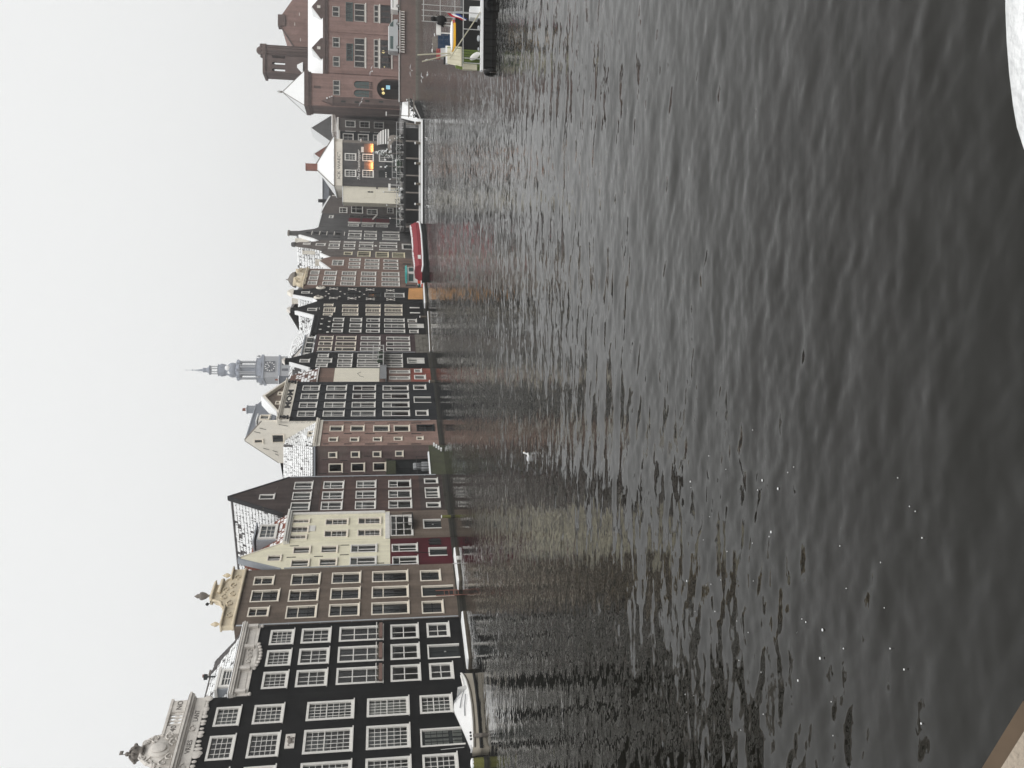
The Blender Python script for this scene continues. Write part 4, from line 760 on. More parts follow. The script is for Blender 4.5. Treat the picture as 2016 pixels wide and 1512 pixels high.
FW = XB-XA; ent = A['ent']; fw_in = [(a-XA, b-XA, c, e, 'ga' if (b-a) > .7 else 'g2') for (a, b, c, e) in A['win']]
holes = [rect(*q[:4]) for q in fw_in]+[rect(ent[0]-XA, ent[1]-XA, ent[2], ent[3])]
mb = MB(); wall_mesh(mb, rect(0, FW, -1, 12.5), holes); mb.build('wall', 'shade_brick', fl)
for q in fw_in: window(fl, *q)
fe = ent[0]-XA; er = MB(); er.box(fe, ent[1]-XA, .3, .35, ent[2], ent[3]); er.build('porch_back', 'dark_wood', fl)
MB().box(fe-.08, ent[1]-XA+.08, -.08, .02, ent[3], ent[3]+.1).box(fe-.08, fe, -.05, .02, ent[3]-.9, ent[3]).box(fe+.1, ent[1]-XA-.1, -.12, -.02, ent[3]-.85, ent[3]-.02).build('porch_canopy', 'moss_stone', fl)
MB().box(fe, fe+.12, .05, .12, ent[2], ent[3]).box(fe+.6, fe+.68, .05, .12, ent[2], ent[3]-1).box(fe+.1, ent[1]-XA, .05, .12, 3.2, 3.28).build('porch_frame', 'black_metal', fl)
for (x, z) in ((1.55, 11.7), (2.8, 9.7), (2.9, 11.5), (1.4, 7.5), (3.2, 7.4), (2.9, 5.4), (1.5, 9.6)): MB().box(x-.025, x+.025, -.04, 0, z-.35, z+.35).build('wall_anchor', 'black_metal', fl)
MB().box(-.1, FW, -.3, .05, 12.42, 12.58).build('gutter', 'lead', fl)
zr = A['ridge']+.15
tile_field(fl, (-.3, -.15, 12.58), (FW+.25, 0, 0), (-.0, 4.1, zr-12.58), 'pantile', .26, .33, .97, seed=17, bare=lambda a, b: a > 1.02-.12*b); roof_slab(fl, [(-.3, -.15, 12.52), (FW, -.15, 12.52), (FW-.5, 4, zr-.06), (-.3, 4, zr-.06)], 'pantile')
P_ = lambda x, y, z: tuple(inv @ Vector((x, y, z)))      # world -> house
aR, bR = P_(XA+FW-.5, Y7+3.9, zr), (W-.1, .2, 12.68)
cF = (.0, -.05, 12.68)
roof_slab(o, [cF, bR, (W-.1, 3.0, 15.2), aR], 'pantile', .05); tile_field(o, cF, Vector(bR)-Vector(cF), Vector(aR)-Vector(cF), 'pantile', .26, .33, .97, seed=19, bare=lambda a, b: a > 1.05-b*.75)
rw = MB(); q1, q2, q3, q4 = P_(XB, Y7+.3, -1), P_(XB, Y7+7, -1), P_(XA, Y7+7, -1), P_(XA, Y7+.3, -1)
for a, b in ((q2, q3), (q3, q4)): rw.quad((a[0], a[1], -1), (b[0], b[1], -1), (b[0], b[1], 12.4), (a[0], a[1], 12.4))
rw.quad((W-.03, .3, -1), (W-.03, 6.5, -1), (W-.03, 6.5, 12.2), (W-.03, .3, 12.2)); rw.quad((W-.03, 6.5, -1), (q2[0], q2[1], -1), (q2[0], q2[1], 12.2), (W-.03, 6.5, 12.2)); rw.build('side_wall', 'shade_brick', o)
cl = MB(); cl.v += [(0.02, .3, 12.3), (W-.03, .3, 12.3), (W-.03, 6.5, 12.3), (q2[0], q2[1], 12.3), (q3[0], q3[1], 12.3), (q4[0], q4[1], 12.3)]; cl.face((0, 1, 2, 3, 4, 5)); cl.build('loft_floor', 'interior', o)
bw_ = MB(); bw_.quad((W-.03, 6.5, 12.2), (q3[0], q3[1], 12.2), (aR[0], aR[1], aR[2]), (W-.1, 3.0, 15.2)); bw_.build('rear_roof', 'slate', o)
dm = MB().prism_x([(.25, 12.6), (.25, 13.5), (1.6, 13.75), (1.6, 12.6)], 2.3, 3.3).build('dormer', 'white_paint', o); MB().prism([(2.2, 13.45), (3.4, 13.45), (2.8, 13.95)], .15, 1.8).build('dormer_roof', 'snow', dm); window(o, 2.4, 3.2, 12.75, 13.4, 'ga', .12)

flatten(fl, o)
# terrace on the water in front of the flank
tt = DATA['terr']; t0 = empty('waterside_terrace', (P0[0]+DX*tt['s0'], P0[1]+DY*tt['s0'], 0), ROWROT); tag(t0, 'small mossy terrace with snowy edge and barrels below the brick flank', 'terrace')
TW = 5.4; tm = MB(); tm.v += [(0.05, 0, -1), (TW, 0, -1), (.05, 4.4, -1), (.05, 0, 1.42), (TW, 0, 1.42), (.05, 4.4, 1.42)]
for f in ((0, 1, 4, 3), (3, 4, 5), (1, 2, 5, 4), (2, 0, 3, 5)): tm.face(f)
tm.build('terrace_wall', 'moss_stone', t0); MB().box(.05, TW-1.3, -.08, .3, 1.423, 1.56, .03).build('snow_edge', 'snow', t0)
for k in range(4): MB().box(4.2+k*.32, 4.5+k*.32, -.28, -.01, .15+k*.22, .3+k*.22).build('step', 'snow', t0)
rl = MB()
for k in range(8): rl.box(.3+k*.45, .33+k*.45, .12, .15, 1.56, 2.7)
rl.box(.3, 3.5, .11, .16, 2.66, 2.71); rl.build('railing', 'black_metal', t0)
for k, (x, y, z) in enumerate([(2.1, .7, 1.42), (2.55, .6, 1.42), (3.0, .65, 1.42), (2.3, .65, 2.22), (2.75, .62, 2.22)]):
    b = MB().lathe([(.15, 0), (.2, .08), (.2, .7), (.16, .8)], 0, 0, 10).build('steel_keg', 'grey_metal', None, True, (0, 0, 0)); b.matrix_world = Matrix.Translation(t0.location) @ Matrix.Rotation(ROWROT, 4, 'Z') @ Matrix.Translation((x, y, z))
    tag(b, 'small steel keg on the mossy terrace, '+('left one of the lower row', 'middle one of the lower row', 'right one of the lower row', 'left one of the upper row', 'right one of the upper row')[k], 'keg', 'kegs on the terrace')

# --- charcoal house lettered MOM
o, d = row_house('H8', 'charcoal_canal_house', 'charcoal house lettered MOM under a cream pediment, cream gable on its flank', 0.0)
W = d['w']; ZT = 15.45; dr = d['m']['door'][0]
front(o, rect(0, W, -1, ZT), clamp_win(d, W), 'charcoal_brick', [dr]); floors(o, W, [2.95, 6.3, 9.5, 12.3]); plinth(o, W, .2)
door(o, *dr, panels=1, handle=False)
sdp = d['m']['side']
prof = [(0.02, 16.4), (0.1, 18.2), (sdp[0][0]-.05, sdp[0][1]), (sdp[0][0]+.1, sdp[0][1]), (sdp[1][0], sdp[1][1]), (sdp[1][0], 10), (0.02, 10)]
sw = MB(); hol = [[(sdp[3][0]-.42, sdp[4][1]), (sdp[3][0]+.08, sdp[4][1]), (sdp[3][0]+.08, sdp[3][1]), (sdp[3][0]-.42, sdp[3][1])], [(sdp[6][0], sdp[6][1]), (sdp[5][0], sdp[6][1]), (sdp[5][0], sdp[5][1]), (sdp[6][0], sdp[5][1])]]
fw2 = MB(); pr2 = [(-y, z) for (y, z) in prof][::-1]; h2 = [[(-y, z) for (y, z) in h] for h in hol]
wall_mesh(fw2, pr2, h2, .3)
sid = fw2.build('flank_wall', 'cream_plaster', o); sid.rotation_euler = (0, 0, -math.pi/2); sid.location = (0.0, 0, 0)
for h in h2:
    xs = [p[0] for p in h]; zs_ = [p[1] for p in h]; lift(window(sid, min(xs), max(xs), min(zs_), max(zs_), 'ga'), o)
ck = MB(); ck.tube([(-p[0], .1, p[1]+.04) for p in prof[1:5]], .09, 6); ckm = ck.build('flank_coping', 'dark_stone', sid)
for (y, z, r) in ((.9, 18.3, .5), (1.3, 18.9, .5), (3.3, 18.1, .45), (.5, 16.3, .7), (3.6, 17.2, .4), (4.0, 17.0, .25)): MB().tube([(-y-.1, -.03, z-r), (-y+.1, -.03, z+r*.3)], .025, 4).build('wall_anchor', 'black_metal', sid)
rs = MB(); rs.quad((.03, .3, -1), (.03, 9, -1), (.03, 9, 10.01), (.03, .3, 10.01)); rs.quad((W-.03, 9, -1), (W-.03, .3, -1), (W-.03, .3, 16.2), (W-.03, 9, 16.2)); rs.quad((.03, 9, -1), (W-.03, 9, -1), (W-.03, 9, 16.3), (.03, 9, 16.3)); rs.build('side_wall', 'charcoal_brick', o)
MB().quad((.03, 5.05, 10), (.03, 9, 10), (.03, 9, 16.3), (.03, 5.05, 16.3)).quad((.05, .3, 15.4), (W-.05, .3, 15.4), (W-.05, 9, 15.4), (.05, 9, 15.4)).build('loft_floor', 'interior', o)
roof_slab(o, [(.25, .15, 17.0), (W, .15, 17.0), (W-1.2, 2.25, 19.9), (.25, 2.25, 19.9)], 'slate'); roof_slab(o, [(.25, 2.25, 19.9), (W-1.2, 2.25, 19.9), (W, 5.1, 16.7), (.25, 5.1, 16.7)], 'slate'); roof_slab(o, [(W, .15, 16.98), (W, 5.1, 16.7), (W-1.2, 2.25, 19.88)], 'slate')
MB().quad((.25, 5.1, 16.66), (W, 5.1, 16.66), (W, 9, 16.3), (.25, 9, 16.3)).build('flat_roof', 'slate', o)
MB().tube([(.25, 2.25, 19.95), (W-1.2, 2.25, 19.95)], .1, 6).build('ridge_tiles', 'lead', o); chimney(o, W-1.9, 2.5, 19.2, 20.9, .7, .6, 'lead', 2)
dm = MB().prism_x([(.5, 17.5), (.5, 18.7), (1.9, 18.85), (1.9, 17.5)], .9, 2.3).build('dormer', 'white_paint', o); MB().box(.8, 2.4, .4, 2.0, 18.85, 18.95).build('dormer_roof', 'snow', dm); window(o, 1.1, 2.1, 17.65, 18.6, 'ga', .4)
en = MB(); en.box(-.02, W, -.1, .28, ZT, ZT+.12); en.box(0, W, -.06, .28, ZT+.12, ZT+.86); en.box(1.4, 7.8, -.1, -.05, ZT+.2, ZT+.8); en.box(-.05, W+.05, -.2, .28, ZT+.86, ZT+1.0); en.box(-.1, W+.1, -.36, .3, ZT+1.0, ZT+1.14); en.box(-.14, W+.14, -.46, .3, ZT+1.14, ZT+1.24); en.build('entablature', 'cream_plaster', o)
pz = ZT+1.24; pc = W/2+.4
pd = MB(); pd.prism([(1.6, pz), (W-.8, pz), (pc, pz+1.75)], -.02, .2); pd.build('pediment', 'brown_brick', o)
pm = MB(); pm.prism([(1.2, pz), (1.55, pz), (pc, pz+1.78), (W-.75, pz), (W-.4, pz), (pc, pz+2.05)], -.4, .25); pm.build('pediment_moulding', 'cream_plaster', o)
MB().prism([(1.15, pz+.12), (1.5, pz+.14), (pc, pz+2.06), (pc, pz+2.2)], -.38, .8).build('pediment_snow', 'snow', o)
for x in (3.9, 6.1): window(o, x-.35, x+.35, pz+.1, pz+.6, 'ga', -.1)
scrolls(pm, [], .2)
text_part(o, 'MOM', (2.6, -.11, ZT+.22), .78, 'letter_dark', width=4.3, bold=.03)
for x in (.45, W-.45):
    b = MB(); b.ball((x, -.25, ZT+.55), .2, 8, 6, 1, .8, 1.2); b.ball((x, -.28, ZT+.9), .15, 8, 6); b.box(x-.2, x+.2, -.35, -.05, ZT+.1, ZT+.3); b.ball((x-.15, -.25, ZT-.15), .16, 7, 5); b.build('carved_bracket', 'letter_dark', o, True)
for x in (.45, 2.42, 4.4, 6.4, 8.35): MB().box(x-.13, x+.13, -.06, 0, 3.1, ZT-.02).build('pilaster', 'charcoal_brick', o)

# --- narrow house with blank cream panel and brown mansard
o, d = row_house('H9', 'narrow_patched_house', 'narrow house with blank cream panel, brown tiled mansard and red brick foot', 0.05)
W = d['w']; ZT = 13.4; ws = clamp_win(d, W, .1)
front(o, rect(0, W, 2.75, ZT), [q for q in ws if q[2] > 2.7], 'tan_brick'); front(o, rect(0, W, -1, 2.75), [q for q in ws if q[2] < 2.7], 'red_brick', name='lower_wall'); shell(o, W, 7, ZT, 'brown_brick'); floors(o, W, [2.8, 5.8])
plinth(o, W, .4, 'slime_stone'); pn = d['m']['panel'][0]
MB().box(pn[0], min(pn[1]+.3, W-.05), -.05, -.0, pn[2], pn[3]).build('cream_panel', 'cream_panel', o)
MB().tube([(1.2, -.07, 8.1), (1.5, -.07, 8.6), (2.2, -.07, 8.9), (2.6, -.07, 8.5)], .02, 4).build('cable', 'black_metal', o)
MB().box(.05, W, -.5, 0, 5.55, 5.65).box(.05, W, -.45, -.4, 5.65, 6.3).build('metal_gallery', 'grey_metal', o)
tile_field(o, (.02, .0, ZT), (W-.04, 0, 0), (0, 1.0, 3.2), 'brown_pantile', .28, .36, .55, seed=23, bare=lambda a, b: b > .62-.15*math.sin(a*7)); roof_slab(o, [(.02, 0, ZT-.04), (W-.02, 0, ZT-.04), (W-.02, 1.0, ZT+3.15), (.02, 1, ZT+3.15)], 'brown_pantile')
roof_slab(o, [(.02, 1, ZT+3.15), (W-.02, 1, ZT+3.15), (W-.02, 7, ZT+3.1), (.02, 7, ZT+3.1)], 'snow'); MB().quad((.03, .1, ZT-.3), (.03, 7, ZT-.3), (.03, 7, ZT+3.1), (.03, 1, ZT+3.1)).build('roof_flank', 'pantile', o)
MB().box(-.05, W, -.25, .05, ZT-.12, ZT-.02).build('gutter', 'white_paint', o); chimney(o, .5, 2.0, 16, 17.6, .6, .7, 'cream_plaster', 0)

# --- black neck-gable house with the balcony frame
o, d = row_house('H10', 'black_neck_gable_house', 'slim black neck gable house beside the cream panel, white door at water level', 0.0)
W = d['w']; dr = d['m']['door'][0]
front(o, [(0, -1), (W, -1), (W, 14.4), (2.75, 16.9), (2.7, 17.5), (1.5, 17.4), (1.45, 16.7), (0, 14.4)], clamp_win(d, W), 'black_brick', [dr]); shell(o, W, 9, 14.2, 'black_brick'); floors(o, W, [3.3, 6.0, 9.2, 11.5]); plinth(o, W, .5, 'slime_stone')
dd = door(o, *dr, leaf='white_paint', panels=2, glazed=True); MB().prism([(1.4, 17.45), (2.8, 17.5), (2.1, 17.85)], -.1, .35).build('gable_cap', 'white_stone', o)
MB().prism([(-.02, 14.4), (1.45, 16.75), (1.45, 16.95), (-.1, 14.55)], -.06, .4).build('snow_coping', 'snow', o)
gable_roof_front(o, W, 14.0, W/2, 16.7, 9, 'pantile', .85, .4, seed=29, tw=.4, th=.45)
bl = MB()
for x in (.2, 1.6, 3.0, 4.3):
    bl.box(x-.04, x+.04, -1.1, -1.02, 5.95, 7.15); bl.box(x-.03, x+.03, -1.1, 0, 5.9, 5.98)
bl.box(.1, 4.4, -1.12, -1.04, 7.1, 7.18); bl.box(.1, 4.4, -1.1, -.0, 5.84, 5.9); bl.box(.1, 4.4, -1.1, -1.05, 6.5, 6.55); bl.build('balcony', 'pale_metal', o)
for k in range(3): MB().lathe([(.12, 0), (.17, .3), (.2, .32)], 0, 0, 8).ball((0, 0, .5), .25, 8, 6).build('balcony_plant', 'fir', o, False, (.6+k*1.2, -.6, 5.9))

# --- wine-coloured brick house with the white dormer strip
o, d = row_house('H11', 'wine_brick_house', 'dark wine-red brick house with white three-window dormer strip and rough stone foot', 0.04)
W = d['w']; ZT = 14.3
front(o, rect(0, W, -1, ZT), clamp_win(d, W), 'wine_brick'); shell(o, W, 9, ZT, 'wine_brick'); floors(o, W, [5.9, 9.0, 11.9]); 
st_ = MB()
rg = random.Random(4)
for r_ in range(4):
    x = .02
    while x < W-.1:
        wdt = min(rg.uniform(.5, 1.1), W-.02-x); p = rg.uniform(.04, .12); st_.box(x, x+wdt-.03, -p, .05, .02+r_*.48, .47+r_*.48, .02); x += wdt
b_ = st_.build('stone_blocks', 'rough_stone', o); b_['kind'] = 'stuff'; plinth(o, W, .02, 'wet_stone', .14)
dm = MB().box(.25, W-.1, .35, 2.0, ZT+.15, ZT+1.45).build('dormer', 'white_paint', o); MB().box(.1, W, .15, 2.4, ZT+1.45, ZT+1.6).build('dormer_roof', 'lead', dm)
for x in (.75, 2.4, 4.05): window(o, x, x+.95, ZT+.5, ZT+1.2, 'n1', .25)
roof_slab(o, [(.02, .1, ZT+.02), (W-.02, .1, ZT+.02), (W-.02, 4, 17.6), (.02, 4, 17.6)], 'pantile'); tile_field(o, (.02, .1, ZT+.05), (W-.04, 0, 0), (0, 3.9, 17.65-ZT-.05), 'pantile', .4, .45, .9, seed=31); roof_slab(o, [(.02, 4, 17.6), (W-.02, 4, 17.6), (W-.02, 9, ZT), (.02, 9, ZT)], 'pantile')
MB().prism_x([(.3, ZT-.1), (3.98, 17.5), (9, ZT-.1)], .03, .2).build('roof_gable', 'white_stone', o); chimney(o, 1.0, 4.2, 17.2, 18.8, .7, .7, 'slate'); chimney(o, 2.6, 5.2, 16.5, 18.4, .35, .35, 'dark_wood'); drainpipe(o, .1, 2, 14)

# --- black house with dotted frieze
o, d = row_house('H12', 'black_cornice_house', 'black flat-topped house with bright white windows and scalloped dotted frieze', 0.0)
W = d['w']; ZT = 15.0; dr = d['m']['door'][0]
front(o, rect(0, W, -1, ZT), clamp_win(d, W), 'black_brick', [dr]); shell(o, W, 9, ZT, 'black_brick'); floors(o, W, [3.0, 6.1, 8.4, 10.6]); plinth(o, W, .4); door(o, *dr, leaf='white_paint', panels=2, glazed=True)
MB().box(-.02, W, -.18, .3, ZT, ZT+.18).box(-.02, W, -.1, .3, ZT-.5, ZT-.38).build('cornice', 'charcoal_brick', o)
for k in range(4): MB().ball((.35+k*1.85, -.05, 13.05), .17, 8, 5, 1, .5, 1.2).build('frieze_knob', 'white_paint', o, True)
for k in range(3):
    MB().ball((1.3+k*1.85, -.04, 14.05), .13, 8, 5, .8, .5, 1.6).build('frieze_knob', 'white_paint', o, True)
    MB().tube([(.4+k*1.85, -.03, 13.1), (.9+k*1.85, -.03, 13.55), (1.3+k*1.85, -.03, 13.62), (1.7+k*1.85, -.03, 13.55), (2.15+k*1.85, -.03, 13.1)], .06, 5).build('frieze_arch', 'charcoal_brick', o)
roof_slab(o, [(-.2, .3, ZT+.15), (W, .3, ZT+.15), (W, 4, 18.2), (-.2, 4, 18.2)], 'pantile'); tile_field(o, (-.2, .3, ZT+.2), (W+.2, 0, 0), (0, 3.7, 18.2-ZT-.2), 'pantile', .4, .45, .93, seed=37); roof_slab(o, [(-.2, 4, 18.2), (W, 4, 18.2), (W, 9, ZT), (-.2, 9, ZT)], 'pantile')
MB().prism_x([(.35, ZT), (3.98, 18.1), (9, ZT)], -.17, 0).build('roof_gable', 'white_stone', o)

# --- black pointed gable
o, d = row_house('H13', 'black_pointed_house', 'black house with tall pointed neck gable and cream sash windows', 0.05)
W = d['w']
front(o, [(0, -1), (W, -1), (W, 15.1), (2.95, 17.7), (2.85, 18.6), (1.75, 18.55), (1.65, 17.6), (0, 15.0)], clamp_win(d, W, .1), 'black_brick'); shell(o, W, 9, 14.9, 'black_brick'); floors(o, W, [2.9, 6.1, 8.9, 12.0]); plinth(o, W, .4)
MB().prism([(1.6, 18.55), (3.0, 18.6), (2.9, 18.85), (2.3, 19.1), (1.7, 18.8)], -.12, .35).build('gable_cap', 'white_stone', o)
MB().prism([(-.05, 15.0), (1.65, 17.65), (1.55, 17.95), (-.15, 15.3)], -.05, .5).build('snow_coping', 'snow', o); gable_roof_front(o, W, 14.7, W/2, 17.4, 9, 'pantile', .93, .4, seed=41, tw=.4, th=.45)
for x in (1.3, 3.3): MB().box(x, x+.35, -.04, .02, .9, 2.3).build('slit_window', 'white_paint', o)
b = MB(); b.tube([(2.3, -.3, 14.7), (2.3, .2, 14.7)], .05, 5); b.build('hoist_beam', 'white_paint', o)

# --- black ornamented house
o, d = row_house('H14', 'black_ornamented_house', 'black gabled house dotted with white carved ornaments and two big oval scrolls', 0.0)
W = d['w']; ws = [(1.85, 3.6, 9.0, 11.2, 'n1'), (1.9, 3.6, 6.35, 8.2, 'n1'), (1.85, 3.6, 3.0, 5.8, 'n2')]
front(o, [(0, -1), (W, -1), (W, 15.3), (W-.8, 15.6), (4.2, 18.9), (2.4, 18.8), (.9, 15.6), (0, 15.2)], ws, 'black_brick'); shell(o, W, 9, 15, 'black_brick'); floors(o, W, [2.8, 6.0, 8.6]); plinth(o, W, .4)
for x in (1.0, W-1.0):
    MB().ball((x, -.1, 15.1), .75, 14, 8, .75, .3, .95).build('oval_scroll', 'cream_plaster', o, True); g = MB(); scrolls(g, [(x, 15.1, 1)], .42, -.32); g.build('scroll_relief', 'dark_stone', o, True)
for (x, z) in [(1.0, 13.0), (4.9, 13.2), (.95, 10.4), (4.85, 10.5), (.85, 7.8), (4.75, 7.9), (.75, 4.9), (4.6, 4.95)]:
    g = MB(); g.ball((x, -.05, z), .22, 8, 6, 1.2, .4, .8)
    for a, b in ((-.3, .55), (.3, .55), (-.3, -.5), (.3, -.5)): g.ball((x+a, -.05, z+b), .12, 6, 5, 1, .5, 1); g.tube([(x, -.04, z), (x+a, -.04, z+b)], .04, 4)
    g.build('carved_ornament', 'white_stone', o, True)
for (x, z) in [(2.75, 13.8), (2.75, 11.5), (2.75, 8.75), (1.8, 14.2), (3.7, 14.2), (1.7, 12.2), (3.8, 12.2), (1.6, 9.4), (3.9, 9.4), (2.75, 16.2)]: MB().ball((x, -.04, z), .15, 7, 5, 1, .5, 1).build('carved_ornament', 'white_stone', o, True)
MB().prism([(2.2, 18.75), (4.4, 18.85), (4.3, 19.2), (3.3, 19.7), (2.3, 19.1)], -.15, .4).build('gable_cap', 'cream_plaster', o); window(o, 2.8, 3.5, 16.6, 17.7, 'm0', -.05)
MB().prism([(-.1, 15.25), (1.0, 15.6), (2.45, 18.8), (2.3, 19.0), (.8, 15.9)], .0, .5).build('snow_coping', 'snow', o); gable_roof_front(o, W, 14.9, W/2, 18.2, 9, 'pantile', .96, .45, seed=43, tw=.45, th=.5)
chimney(o, 5.2, 2.0, 17, 19.3, .9, .7, 'cream_plaster', 0)

# --- brown house with ornate beige attic
o, d = row_house('H15', 'brown_attic_house', 'tall brown brick house with five white window rows and ornate beige attic', 0.04)
W = d['w']; ZT = 17.75; drs = d['m']['door']
front(o, rect(0, W, -1, ZT), clamp_win(d, W), 'tan_brick', drs); shell(o, W, 9, ZT, 'tan_brick'); floors(o, W, [3.0, 6.7, 9.7, 12.5, 15.1]); plinth(o, W, .9, 'slime_stone')
for q in drs: door(o, *q, frame='grey_brick', panels=1, handle=False)
a = MB(); a.prism([(.3, ZT), (W-.2, ZT), (W-.3, 18.6), (W-.9, 19.0), (W-.6, 19.5), (W-1.6, 19.4), (6.0, 19.4), (5.4, 19.2), (4.2, 19.2), (3.2, 19.4), (1.6, 19.3), (.9, 19.3), (1.1, 18.8), (.4, 18.5)], -.15, .35)
a.box(0, W, -.3, .35, ZT-.1, ZT+.12)
for k in range(18): a.ball((.4+k*.43, -.2, ZT-.12), .2, 7, 5, 1, .5, rg.uniform(.8, 1.6))
scrolls(a, [(1.3, 18.6, 1), (2.6, 18.8, -1), (6.6, 18.7, 1), (7.3, 18.6, -1)], .4, -.25); a.build('attic', 'sandstone', o, True); window(o, 3.9, 5.2, 18.15, 18.95, 'ga', -.16)
MB().lathe([(1.2, 0), (1.25, .1), (1.1, .5), (.8, .85), (.4, 1.05), (.1, 1.2), (.06, 1.5)], 0, 0, 12).build('attic_dome', 'dark_stone', o, True, (4.5, .6, 19.2))
roof_slab(o, [(.1, .4, ZT), (W-.1, .4, ZT), (W-.1, 4.5, 20.0), (.1, 4.5, 20.0)], 'pantile'); roof_slab(o, [(.1, 4.5, 20), (W-.1, 4.5, 20), (W-.1, 9, ZT), (.1, 9, ZT)], 'pantile')

# --- tan gable
o, d = row_house('H16', 'tan_gable_house', 'reddish tan gabled house with triple attic window behind the teal boat', 0.0)
W = d['w']
front(o, [(0, -1), (W, -1), (W, 14.6), (5.4, 15.6), (4.3, 16.1), (3.5, 16.0), (0, 14.2)], clamp_win(d, W), 'tan_brick'); shell(o, W, 9, 14, 'tan_brick'); floors(o, W, [3.0, 6.3, 9.2, 12.0]); plinth(o, W, .9, 'slime_stone')
MB().prism([(-.1, 14.15), (3.5, 15.95), (3.4, 16.25), (-.2, 14.45)], -.05, .5).build('snow_coping', 'snow', o); chimney(o, 4.3, .4, 15.8, 16.9, 1.0, .8, 'cream_plaster', 0); gable_roof_front(o, W, 13.8, 3.8, 15.7, 9, 'pantile', .95, .4, seed=47, tw=.5, th=.5)
for x in (.9, 3.0): MB().box(x, x+.5, -.03, .02, 1.6, 2.9).build('slit_window', 'dark_wood', o)

# --- narrow house with cream blinds
o, d = row_house('H17', 'narrow_blind_house', 'narrow brown house with rows of pale cream blinds in its windows', 0.05)
W = d['w']
front(o, [(0, -1), (W, -1), (W, 15.2), (3.0, 16.2), (2.0, 16.3), (0, 14.6)], clamp_win(d, W), 'grey_brick'); shell(o, W, 9, 14.4, 'grey_brick'); floors(o, W, [2.2, 4.9, 7.7, 10.6]); plinth(o, W, .9, 'slime_stone')
MB().prism([(-.1, 14.55), (2.0, 16.25), (1.9, 16.5), (-.2, 14.85)], -.05, .5).build('snow_coping', 'snow', o); gable_roof_front(o, W, 14.2, 2.1, 15.9, 9, 'pantile', .95, .4, seed=53, tw=.5, th=.5)

# --- grey bell gable
o, d = row_house('H18', 'grey_bell_gable_house', 'slim grey brick house with rounded bell gable and white triple windows', 0.0)
W = d['w']; dr = [1.1, 4.4, 1.2, 2.9]
wz = [(2.0, 3.4, 15.9, 17.5, 'r0')]
for z0, z1 in ((13.5, 15.3), (10.9, 12.8), (7.85, 10.2), (3.75, 6.75)): wz += [(.3, .95, z0, z1, 'r2'), (1.75, 3.4, z0, z1, 'r1'), (4.25, 4.95, z0, z1, 'r2')]
front(o, [(0, -1), (W, -1), (W, 16.5), (4.6, 17.6), (4.0, 19.2), (3.8, 20.3), (3.3, 21.0), (2.3, 21.0), (1.8, 20.3), (1.5, 19), (.9, 17.3), (0, 16.2)], wz, 'grey_brick', [dr]); shell(o, W, 9, 16, 'grey_brick'); floors(o, W, [3.2, 7.0, 10.4, 13.1]); plinth(o, W, .9, 'slime_stone')
door(o, *dr, panels=1, fw=.3, handle=False); MB().ball((2.6, -.05, 7.35), .25, 10, 6, 1.4, .4, 1).build('carved_medallion', 'white_paint', o, True); window(o, 2.3, 3.1, 18.4, 19.6, 'r0', -.12)
MB().prism([(2.1, 20.9), (3.5, 20.9), (3.3, 21.4), (2.8, 21.6), (2.3, 21.4)], -.12, .4).build('gable_cap', 'slate_brick', o); gable_roof_front(o, W, 15.8, W/2, 19.8, 9, 'pantile', .95, .4, seed=59, tw=.5, th=.5)
chimney(o, 1.2, 1.0, 17.5, 19.6, .5, .5, 'cream_plaster', 0)

# --- tall grey gable with dark arched loft openings
o, d = row_house('H19', 'grey_loft_house', 'tall grey brick gable with a column of dark arched loft openings', 0.04)
W = d['w']; wz = []
for z0, z1 in ((10.0, 12.3), (7.3, 9.5), (3.25, 6.25)): wz += [(1.2, 2.1, z0, z1, 's2'), (2.9, 5.0, z0, z1, 's1'), (5.9, 6.8, z0, z1, 's2')]
for z0, z1 in ((18.8, 19.8), (17.4, 18.5), (16.1, 17.1), (14.8, 15.9), (13.6, 14.6)): wz.append((3.5, 5.0, z0, z1, 's0'))
front(o, [(0, -1), (W, -1), (W, 17.6), (7.3, 18.4), (5.6, 21.0), (5.4, 22.6), (3.5, 22.5), (3.2, 20.6), (1.2, 18.2), (0, 17.2)], wz, 'slate_brick'); shell(o, W, 9, 17, 'slate_brick'); floors(o, W, [6.7, 9.7, 12.6]); plinth(o, W, .9, 'slime_stone')
for z in (12.9, 14.7, 16.0, 17.25, 18.6): MB().box(3.2, 5.3, -.15, 0, z, z+.12).build('loft_ledge', 'white_stone', o)
for x in (2.0, 6.2):
    for z in (13.6, 15.6): MB().box(x, x+.35, -.05, .02, z, z+1.3).build('loft_shutter', 'dark_wood', o)
MB().prism([(3.3, 22.5), (5.6, 22.6), (5.3, 22.95), (3.6, 22.85)], -.15, .4).build('gable_cap', 'dark_stone', o); MB().prism([(-.1, 17.2), (1.2, 18.2), (3.2, 20.6), (3.0, 20.9), (1.0, 18.6), (-.2, 17.6)], -.02, .5).build('snow_coping', 'snow', o)
gable_roof_front(o, W, 16.8, W/2, 21.4, 9, 'pantile', .95, .4, seed=61, tw=.5, th=.5); chimney(o, 2.2, .8, 19, 21.4, .6, .6, 'cream_plaster', 0)

